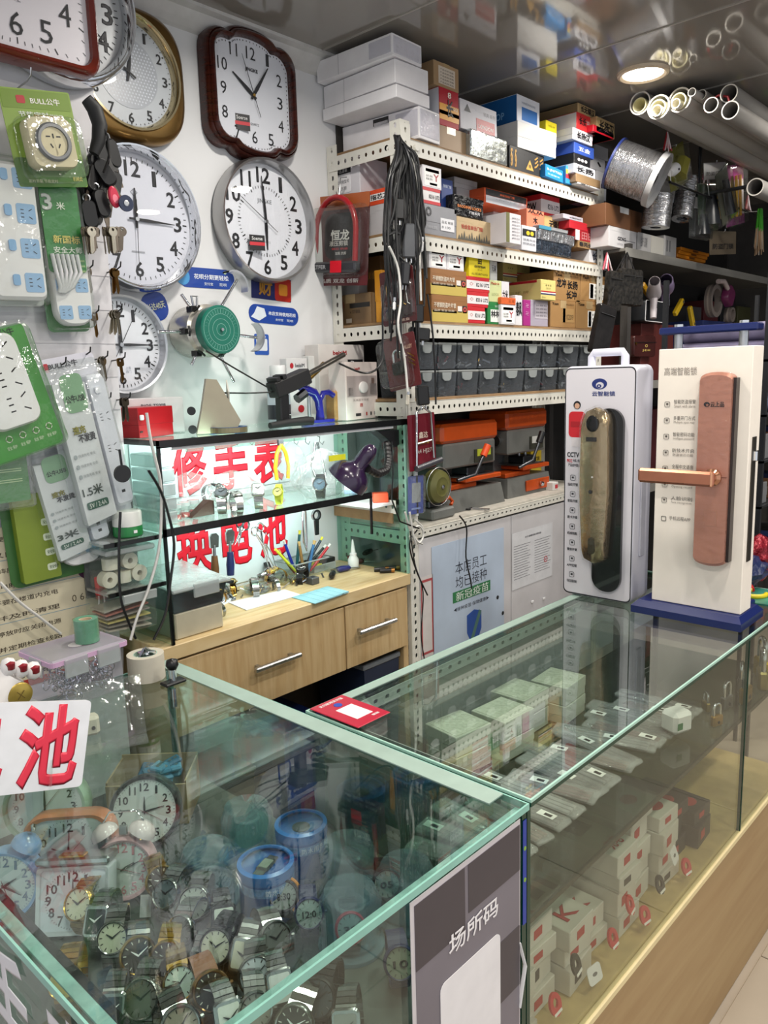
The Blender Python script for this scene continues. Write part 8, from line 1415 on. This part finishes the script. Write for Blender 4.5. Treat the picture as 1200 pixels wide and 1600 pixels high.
MB().lathe([(.018, 0), (.018, .004), (.015, .006), (0, .006)], (-.034, -.024, .108), 'y', 24).b('gold_coin', mat('#b39a4c', .3, .7), t, sm=40); tx('☓', .012, .012, mat('#6a5420', .4), t, (-.034, -.0308, .108), FRONT); MB().tube([(-.09, -.04, .05), (-.065, -.055, .03), (-.06, -.05, .0)], .010, 8).b('orange_collar', mat('#d2601c', .4), t, sm=60)
t = th('charm', 'tiny white bead charm in front of the ring box', 'charm', (.535, 1.20, CT + .0005)); MB().lathe([(0, 0), (.008, .003), (.011, .010), (.008, .018), (0, .021)], n=16).b('bead', mat('#e6e2dc', .4), t, sm=60); stuff(MB().cyl((-.004, -.010, .012), .0018, .002, 'y', 8).cyl((.004, -.010, .012), .0018, .002, 'y', 8).b('eye_spots', mat('#8a2a2a', .4), t))
# poster and sticker on the front glass; white vinyl characters on the left glass
YG = LY0 - .0006; c, W, H, a = quad([(640, 1428), (812, 1292), (814, 1700), (646, 1800)], YG); W = .205; t = th('poster', 'grey venue-code poster with a blank white square taped on the case front', 'poster', ((pY(640, 1428, YG).x + pY(812, 1300, YG).x) / 2, YG, .822 - .22)); H = .44; W = pY(812, 1300, YG).x - pY(640, 1428, YG).x; PW, PH = W, H
MB().box(-W / 2, W / 2, -.0008, 0, -H / 2, H / 2).b('paper', mat('#cfc9cc', .4), t); MB().box(-W * .47, W * .49, -.0012, -.0008, -H / 2, H * .485).b('print_field', mat('#77717a', .35, nz=.12, scale=5), t)
for u0, v0, u1, v1 in ((.03, .80, .45, .985), (.48, .84, .99, .985), (.72, .46, .99, .66), (.03, .30, .25, .50)): pp(t, u0, v0, u1, v1, '#463f45', W, H, -.0016, .001, .0004)
pt(t, '场所码', .53, .79, .46, .062, '#ece8ea', W, H, -.0022, .02); pp(t, .22, .26, .78, .70, '#e9e6e8', W, H, -.0022, .010); pp(t, .42, .17, .80, .22, '#b9b4b8', W, H, -.0022, .004); pt(t, '支付宝', .62, .195, .24, .03, '#55505a', W, H, -.0030); MB().tube([(W * .49, -.001, H * .1), (W * .52, -.006, H * .02), (W * .49, -.001, -H * .12)], .003, 6, flat=.3).b('curled_corner', MW, t)
t = th('wall_sticker', 'narrow blue sticker with green dots beside the venue-code poster', 'sticker', (.797, YG, .86 - .12)); MB().box(-.004, .004, -.0006, 0, -.075, .075).b('backing', mat('#1f3a9c', .35), t); [MB().cyl((0, -.0007, z), .003, .0005, 'y', 10).b('green_dot', mat('#7fa83a', .4), t) for z in (.035, -.01)]
t = th('vinyl_lettering', 'white vinyl characters for watch repair on the left glass of the case', 'lettering', (LX0 - .0006, .80, .735))
for k, ch in enumerate('修手表'): tx(ch, .12, .15, mat('#dcd9de', .5, nz=0), t, (0, .16 - .155 * k, 0), LEFT, .02)
# ================================================================= watch case: inside, clocks
ZS = .6195
def sp_(px, py, h=0): P = pZ(px, py, ZS + h); return Vector((P.x, P.y, ZS))
GA = 'alarm clocks in the glass case'
def alarm(label, px, py, w_, h_, rim, shape, rz, hm, num='#2b2b2e', tilt=-12, face='#dfe4e2', nn=.013, rr=.02):
    P = sp_(px, py, h_ / 2); P.z += .008; t = th('alarm_clock', label, 'clock', P, 0, GA, rot=(R(tilt), 0, R(rz))); pol = circ(w_ / 2, 36, 0, 0, h_ / 2) if shape == 'round' else rr_(w_, h_, rr, 6)
    mb = MB(); lf(mb, pol, [(.93, .036), (1, .03), (1, .004), (.96, -.003), (.88, -.001), (.86, .004)], cap=False); lf(mb, list(reversed(pol)), [(.93, .036), (.01, .036)], cap=False); mb.b('casing', rim if not isinstance(rim, str) else mat(rim, .3, nz=.02), t, (0, 0, h_ / 2), sm=40)
    mb = MB(); lf(mb, pol, [(.88, .006), (.88, .003)]); mb.b('dial', mat(face, .35, nz=0), t, (0, 0, h_ / 2)); f = bpy.data.objects.new('numeral_ring', None); f.empty_display_size = .01; C.objects.link(f); f.parent = t; f.location = (0, 0, h_ / 2)
    dialset(f, w_ * .33, nn, .0024, mat(num, .4, nz=0), 'bold', rz=h_ * .33); ticks(f, min(w_, h_) * .42, .0026, mat(num, .4, nz=0), .002, .0003)
    hand('hour_hand', w_ * .20, .0018, M_INK, f, .0012, hours=hm[0], tail=.004); hand('minute_hand', w_ * .28, .0014, M_INK, f, .0004, deg=hm[1] * 6, tail=.004); hand('second_hand', w_ * .3, .0004, mat('#7a2a3a', .4), f, -.0004, deg=hm[1] * 6 + 40, tail=.01)
    mb = MB(); lf(mb, pol, [(.88, -.0015), (.01, -.0015)], cap=False); mb.b('glass', M_CGL, f); return t
alarm('coral orange rounded-square alarm clock under the red reflection', 103, 1352, .136, .124, '#d98a68', 'sq', -42, (9.9, 0.6), rr=.034)
alarm('mint green round alarm clock half behind the sign board', 66, 1275, .14, .125, '#a4bfa4', 'round', -42, (12, 0), num='#55585a')
t = alarm('pink twin-bell alarm clock beside the coral one', 190, 1372, .092, .092, '#dcaeb4', 'round', -42, (2, 11), num='#d48a94')
for s in (-1, 1): MB().lathe([(.021, 0), (.020, .008), (.013, .016), (0, .019)], n=20).b('bell', mat('#e3cfcf', .2), t, (s * .026, .012, .094), (0, R(28 * s), 0), sm=50); MB().cyl((s * .024, .012, .084), .003, .012, 'z', 8).b('bell_post', MC, t)
MB().tube([(-.03, .012, .112), (-.02, .012, .128), (.02, .012, .128), (.03, .012, .112)], .0016, 6).b('carry_handle', MC, t, sm=60); MB().box(-.006, .006, .008, .014, .094, .108, 0, .001).b('hammer', MS, t)
t = alarm('sky blue twin-bell alarm clock at the left edge of the case', 2, 1400, .10, .10, '#7fa8d8', 'round', -42, (2, 20), num='#6a7f9c'); MB().lathe([(.022, 0), (.021, .009), (.013, .017), (0, .020)], n=20).b('bell', mat('#7fa8dc', .2), t, (.028, .012, .10), (0, R(28), 0), sm=50); MB().lathe([(.003, .018), (.004, .026), (0, .028)], n=10).b('bell_nut', MC, t, (.04, .012, .105))
t = alarm('small white square travel alarm clock with a silver top bar', 108, 1424, .104, .094, '#c9cbd0', 'sq', -45, (12, 0), rr=.006, tilt=-18, face='#dcdee6'); MB().box(-.052, .052, -.006, .04, .095, .106, 0, .003).b('top_bar', MS, t); MB().box(-.018, .018, -.008, .01, .1062, .110, 0, .001).b('snooze_button', M_GOLD, t)
alarm('black-cased round alarm clock with a white dial at the back of the case', 222, 1283, .118, .118, '#17181a', 'round', -40, (12, 13), tilt=-22)
# cardboard battery box, blue tins, clear watch boxes
P = sp_(205, 1235); t = th('battery_box', 'open brown carton of blue battery packs with black characters', 'box', (.635, 1.18, ZS), rot=(0, 0, R(-46))); mb = MB()
for b in ((-.07, .07, 0, .003, 0, .075), (-.07, .07, .097, .1, 0, .085), (-.07, -.067, .003, .097, 0, .08), (.067, .07, .003, .097, 0, .08), (-.067, .067, .003, .097, 0, .003)): mb.box(*b)
mb.b('carton', mat('#a5906c', .7, nz=.08), t); tx('碳性电池', .10, .03, M_INK, t, (.012, -.001, .045), FRONT, .03); rnd = random.Random(6)
for k in range(8): o = MB().box(-.024, .024, -.012, .012, 0, .009, 0, .003).b('battery_pack', mat(['#3f7a9c', '#5a94b4', '#2f6488'][k % 3], .25), t, (rnd.uniform(-.04, .04), rnd.uniform(.02, .08), .055 + .004 * k), (rnd.uniform(-.3, .3), rnd.uniform(-.3, .3), rnd.uniform(0, 3))); [MB().cyl((-.015 + .010 * j, 0, .0092), .0035, .0006, 'z', 10).b('cell', MS, o) for j in range(4)]
def tin(label, px, py, win):
    P = pZ(px, py, .70); t = th('watch_tin', label, 'tin', (P.x, P.y, ZS), 0, 'blue watch tins'); r, h = .040, .080
    MB().lathe([(r * .97, 0), (r, .003), (r, h - .008)], n=36).b('tin', mat('#1f5fa8', .3, .2, .05), t, sm=40); MB().lathe([(r * 1.03, h - .014), (r * 1.03, h), (r * .88, h + .002), (r * .86, h - .001)], n=36, cap=False).b('rim', mat('#2a72b8', .3), t, sm=40); MB().lathe([(r * .87, h + .0005), (0, h + .0005)], n=36).b('window', M_CGL, t); MB().lathe([(r * .88, h - .010), (0, h - .010)], n=30).b('inside', mat('#8a7358' if win else '#4a4f58', .6, nz=.1), t)
    MB().lathe([(r * 1.003, h - .032), (r * 1.003, h - .018)], n=36, cap=False).b('label_band', mat('#5f8fc4', .4, nz=.3, scale=160), t)
    if win: o = MB().box(-.014, .014, -.010, .010, 0, .005, 0, .002).b('display_watch', M_SS, t, (0, 0, h - .0085), (0, 0, R(20))); MB().box(-.010, .010, -.007, .007, .005, .0056).b('display_dial', mat('#8d9a8a', .3), o); [MB().box(s * .014, s * .024, -.008, .008, .0, .003, 0, .001).b('display_band', M_SS, o) for s in (-1, 1)]
    else: MB().lathe([(.014, 0), (.014, .003), (.009, .004), (0, .004)], n=20).b('emblem', MD, t, (0, 0, h - .0095))
    for k in range(5): a = R(-125 + 14 * k - 0); tx('防水闹表灯'[k], .008, .009, mat('#cfe0f0', .5), t, (r * 1.006 * math.cos(a), r * 1.006 * math.sin(a), h - .025), (R(90), 0, a + R(90)), .01)
tin('bright blue watch tin showing a digital watch through its lid', 415, 1345, True); tin('blue watch tin with a round emblem under its lid, behind the other', 470, 1285, False)
def clearbox(label, x, y, w_, rz=0):
    t = th('clear_watch_box', label, 'box', (x, y, ZS), 0, 'clear watch boxes', rot=(0, 0, R(rz))); t.scale = (1.35, 1.35, 1.35); MB().lathe([(.034, 0), (.034, .004), (.026, .007), (0, .007)], n=28).b('base', clear('#cfdfe6', 1.45, .1, .25, 0, 30, '#a9c4d0'), t); MB().lathe([(.026, .009), (.030, .012), (.032, .05), (.026, .062), (0, .065)], n=28).b('dome', clear('#dfeef2', 1.55, .03, .14, 0, 30, '#a9c4d0'), t, sm=50); MB().lathe([(.015, .010), (.016, .046), (.013, .048)], n=20, cap=False).b('cuff', clear('#cfdcdc', 1.45, .1, .15), t); return t
BX = [(.735, .78), (.752, .68), (.75, .575), (.66, .70), (.70, .98), (.59, .93)]
for k, (x, y) in enumerate(BX): clearbox(['first', 'second', 'third', 'fourth', 'fifth', 'sixth'][k] + ' clear domed watch box, counting from the tins ' + ('towards the case front' if k < 4 else 'towards the black clock'), x, y, 0, 20 * k)
for k, (lab, px, py, dc, cs, bc, dg) in enumerate((('black digital watch with an orange edge beside the blue tin', 443, 1398, '#8a938c', 2, '#141414', '8:30'), ('navy digital watch with yellow buttons in a clear box', 482, 1425, '#9aa8a4', 5, '#1a2148', '12:0'), ('red-rimmed digital watch lying low near the case front', 545, 1448, '#8f9c96', 4, '#20242c', '38'), ('navy and lime sports watch behind the venue-code poster', 620, 1500, '#8a8f7a', 5, '#262a55', '10'), ('black sports watch with gold buttons in a clear dome', 600, 1380, '#a3a89a', 2, '#1c1a18', '05'))):
    P = sp_(px, py, .03); wt(lab, (min(P.x, .765), P.y, ZS + .033), dc, cs, 2, 'round', .021, (R(-28), 0, R(-38)), 'digital watches in the glass case', bc, dig=dg)
    if k == 0: MB().tube([(.024 * math.cos(a), .024 * math.sin(a), 0) for a in [R(-60 + 12 * i) for i in range(11)]], .0022, 6).b('orange_edge', mat('#d98a2a', .4), bpy.data.objects['wristwatch' if 0 else [o.name for o in C.objects if o.get('label') == lab][0]], (0, -.030, 0), (R(90), 0, 0))
# wristwatches on their stands
GW = 'wristwatches in the glass case'
WL = [(145, 1400, '#d8d0b4', 1, 1, 'round', 'cream-dial two-tone watch leaning on the white travel clock'), (165, 1425, '#20242c', 0, 0, 'rect', 'black square-dial steel watch beside the cream-dial one'), (182, 1450, '#c9c9b0', 0, 0, 'round', 'pale dial steel watch with a blue and white tag'), (212, 1478, '#2a261c', 1, 0, 'round', 'dark oval-looking watch with a thin gold bezel'), (247, 1367, '#2a2018', 1, 1, 'round', 'brown-dial gold-bezel watch right of the pink clock'), (276, 1384, '#5a6468', 0, 0, 'round', 'grey-dial steel watch next to the brown-dial one'), (312, 1397, '#b9bcb4', 0, 0, 'round', 'silver-dial watch left of the green oval band'), (262, 1482, '#1c1c1a', 1, 1, 'round', 'black-dial gold-bezel watch in the middle of the pile'), (282, 1517, '#c4d0c4', 1, 1, 'round', 'mint-white dial watch on a gold mesh band'), (320, 1532, '#25241f', 3, 3, 'round', 'black-dial rose gold watch on a leather-brown band'), (352, 1463, '#d4d0bc', 2, 2, 'round', 'small white-dial watch on a black bracelet'), (385, 1475, '#c9c4b0', 0, 0, 'rect', 'rectangular silver watch standing in the middle'), (405, 1505, '#c4c9cc', 0, 0, 'round', 'silver starburst-dial steel watch near the case front'), (432, 1525, '#cfcfca', 0, 0, 'rect', 'square white watch on a studded bracelet at the front'), (345, 1575, '#c9c9c0', 0, 0, 'rect', 'large square cream watch at the bottom of the picture'), (470, 1580, '#3a3a38', 0, 0, 'round', 'black and white dial watch under the front glass edge'), (548, 1585, '#8a8a86', 0, 0, 'rect', 'steel mesh cuff watch right under the front glass'), (112, 1515, '#c9a95c', 1, 1, 'round', 'gold-dial watch near the left glass'), (345, 1425, '#d0d4cc', 2, 2, 'rect', 'narrow black watch with a small white screen'), (415, 1455, '#6a6a68', 0, 0, 'round', 'dull steel watch behind the rectangular silver one'), (300, 1440, '#4a4a44', 0, 0, 'round', 'grey watch under the silver-dial one'), (235, 1540, '#55534a', 0, 0, 'round', 'dull watch left of the gold mesh one'), (180, 1560, '#3a3c40', 0, 0, 'rect', 'dark square watch low by the left glass'), (390, 1560, '#77756c', 0, 0, 'round', 'grey dial watch at the lower front'), (275, 1585, '#8a8070', 0, 0, 'round', 'dusty watch lowest by the rose gold one'), (510, 1540, '#4c5054', 2, 2, 'round', 'dark watch at the front right under the glass edge')]
for k, (px, py, dc, cs, bd, shp, lab) in enumerate(WL):
    P = sp_(px, py, .055); P.x = max(P.x, .295); P.y = max(P.y, .56); wt(lab, (P.x, P.y, ZS + .043), dc, cs, bd, shp, [.019, .0185, .017][k % 3] if shp == 'round' else .016, (R(-34), R(-6 + 5 * (k % 4)), R(-62 + 11 * (k % 5))), GW, '#8a5a3c' if cs == 3 else None, s=1.2)
for k, (px, py, c_) in enumerate(((200, 1520, '#3a6a9c'), (305, 1545, '#d8d8d4'), (225, 1415, '#d4d6d8'), (380, 1540, '#d2d2ce'))):
    P = sp_(px, py, .02); t = th('price_ticket', ['blue and white tag', 'white code tag', 'folded white card', 'small blank tag'][k] + ' hanging among the watches', 'tag', (P.x, P.y, ZS + .001), rot=(R(-30), 0, R(-45))); MB().box(-.008, .008, -.0005, .0005, 0, .03).b('card', mat('#dcdcdc', .4), t); MB().box(-.006, .006, -.0009, -.0005, .014, .027).b('print', mat(c_, .4), t)
for k in range(6):
    x, y = .42 + .06 * k, .72 + .035 * (k % 3); t = th('clear_divider', f'clear bent plastic stand sheet among the watches, {["first", "second", "third", "fourth", "fifth", "sixth"][k]} from the left', 'stand', (x, y, ZS), 0, 'clear stand sheets among the watches', rot=(0, 0, R(-40 + 17 * k))); MB().tube([(0, -.02, .0), (0, -.026, .03), (0, -.01, .056), (0, .015, .05), (0, .024, .02), (0, .02, 0)], .026, 4, flat=.03).b('sheet', ML, t); MB().box(-.02, .02, -.02, .02, 0, .0015).b('foot', ML, t)
# ================================================================= long case: inside
GK = 'clear packets of key blanks on the case shelf'; rnd = random.Random(8)
for k in range(17):
    x = .875 + .047 * k; nm = ['dark red', 'black', 'steel', 'brown', 'grey', 'silver'][k % 6]; L = .17 + .02 * (k % 3); t = th('key_packet', f'clear packet with {nm} strips, number {pos[k] if k < 16 else "seventeenth"} along the case shelf from the corner'.replace('number ', ''), 'packet', (x, .60 + L / 2, ZS2 + .001), 0, GK, rot=(0, R(rnd.uniform(-4, 4)), R(rnd.uniform(-14, 14))))
    MB().box(-.021, .021, -L / 2, L / 2, 0, .011, 0, .004).b('bag', clear('#eef0f0', 1.5, .12, .2, .9, 45), t); cc = ['#5a1f22', '#1a1a1c', '#a9aaac', '#6a4a3c', '#77787a', '#c4c5c6'][k % 6]
    for j in range(3): MB().box(-.015 + .011 * j, -.007 + .011 * j, -L * .42, L * .38, .003, .007).b('key_strip', mat(cc, .3, .6 if k % 6 in (2, 4, 5) else 0), t)
    q = L * (-.30 + .22 * (k * 3 % 4)); MB().box(-.008, .008, q - .016, q + .016, .0113, .0118).b('label', MP, t); MB().box(-.004, .003, q - .010, q + .004, .0119, .0122).b('barcode', M_INK, t)
for k, (px, py, lab) in enumerate(((705, 1085, 'left of the pair'), (770, 1050, 'right of the pair'), (820, 1105, 'nearest'), (865, 1075, 'behind the nearest'))):
    for j in range(2): x, y = 1.12 + .11 * k, .80 + .03 * ((k + 1) % 2); ct(f'cream-white {"lower" if j == 0 else "upper"} box of the stack {lab} inside the long case', x, y, ZS2 + .0135 + .042 * j if k > 9 else ZS2 + .001 + .042 * j, .095, .085, .041, '#c4c6b4', 'lid', [('T', 'p', .05, .05, .95, .95, mat('#c9cbb8', .5, nz=.2, scale=120))] if j else [], R(-8 + 4 * k), group='cream box stacks inside the long case')
def padlock(label, x, y, z, s, body, rz=0, rx=0):
    t = th('padlock', label, 'padlock', (x, y, z), 0, 'padlocks in the long case', rot=(R(rx), 0, R(rz))); MB().box(-.018, .018, -.007, .007, 0, .030, 0, .003).b('body', mat(body, .3, .8, .05), t); MB().tube([(-.012, 0, .028), (-.012, 0, .045)] + [(-.012 * math.cos(a), 0, .05 + .012 * math.sin(a)) for a in [PI * i / 10 for i in range(11)]] + [(.012, 0, .045), (.012, 0, .028)], .0036, 8).b('shackle', MC, t, sm=60); MB().cyl((0, -.007, .012), .004, .001, 'y', 10).b('keyhole', M_INK, t); t.scale = (s, s, s)
for k, (x, y, s, b, lab) in enumerate(((1.60, .555, .8, '#a88648', 'small brass padlock, nearest of the padlocks'), (1.70, .57, 1.0, '#8d8d8c', 'steel padlock behind the small brass one'), (1.76, .55, 1.25, '#b3935a', 'brass padlock with a wide tall shackle'), (1.82, .58, 1.1, '#7d7d7a', 'dark steel padlock beside the wide brass one'), (1.87, .55, 1.5, '#9c8f5a', 'large padlock at the right edge of the case'), (1.93, .57, 1.6, '#b8a02a', 'yellow-sleeved padlock farthest along the case'), (1.66, .60, .7, '#8a7a4c', 'little bronze padlock in the padlock row'))): padlock(lab, x, y, ZS2 + .001, s, b, -20 + 11 * k)
t = th('charger', 'white cube charger with a green label among the padlocks', 'charger', (1.50, .60, ZS2 + .014), rot=(0, 0, R(-20))); MB().box(-.026, .026, -.022, .022, 0, .046, 0, .008).b('body', MW, t); MB().box(-.020, -.006, -.0226, -.022, .012, .026).b('green_label', mat('#2f7a4c', .4), t)
GB2 = 'white accessory boxes on the case floor'
ZF = .386; lbls = [('K', '#b3202c'), ('●', '#b3202c'), ('KAKUC', '#33333a'), ('充电', '#b3202c')]; side_ = ['nearest the corner', 'second', 'third', 'fourth', 'fifth', 'sixth', 'seventh', 'eighth', 'ninth']
for k in range(9):
    x = .868 + .088 * k; zz = ZF + .001; n_ = [3, 4, 3, 2, 4, 5, 4, 3, 2][k]; dk = k >= 7
    for j in range(n_):
        h = .030 + .008 * ((k + j) % 3); s, cc = lbls[(k + j) % 4]; ct(f'{"dark" if dk else "white"} accessory box, level {["one", "two", "three", "four", "five"][j]} of the stack {side_[k]} along the case floor', x, .56 + .006 * (j % 2) + .02 * (k % 2), zz, .078, .15, h, '#26262a' if dk else '#d2cfc8', 'tuck', [('T', 't', s, .25, .1, .75, .3, cc, .02), ('T', 'p', .2, .55, .8, .85, '#55565c'), ('F', 'p', .3, .3, .6, .7, cc)] if j == n_ - 1 else [('F', 'p', .2, .3, .5, .7, cc)], R(-3 + 3 * ((k + j) % 3)), group=GB2); zz += h + .0008
for k in range(10):
    x = .86 + .062 * k; cc = ['#c8242e', '#c8242e', '#17181a', '#e4e2de', '#c8242e'][k % 5]; t = th('hang_tag', f'{["red ring", "red round", "black ring", "white slotted", "red loop"][k % 5]} hanger tag before the box stacks, {pos[k]} from the corner', 'tag', (x, .537, ZF + .030 + .028 * (k % 3)), 0, 'hanger tags before the box stacks', rot=(R(-20), 0, R(8 * (k % 3 - 1))))
    if k % 5 == 3: MB().prism(rr_(.034, .028, .006), -.0008, .0008).b('tag', MW, t); MB().prism(circ(.006, 10, 0, 0, .003), -.0012, -.0008).b('slot', mat('#6a6a6c', .4), t)
    else: MB().ring(circ(.014, 20, 0, 0, .017), circ(.006, 20, 0, .002, .007), -.002, .002).b('ring', mat(cc, .35), t); MB().box(-.010, .010, -.0026, -.002, -.014, -.010).b('print', MP, t)
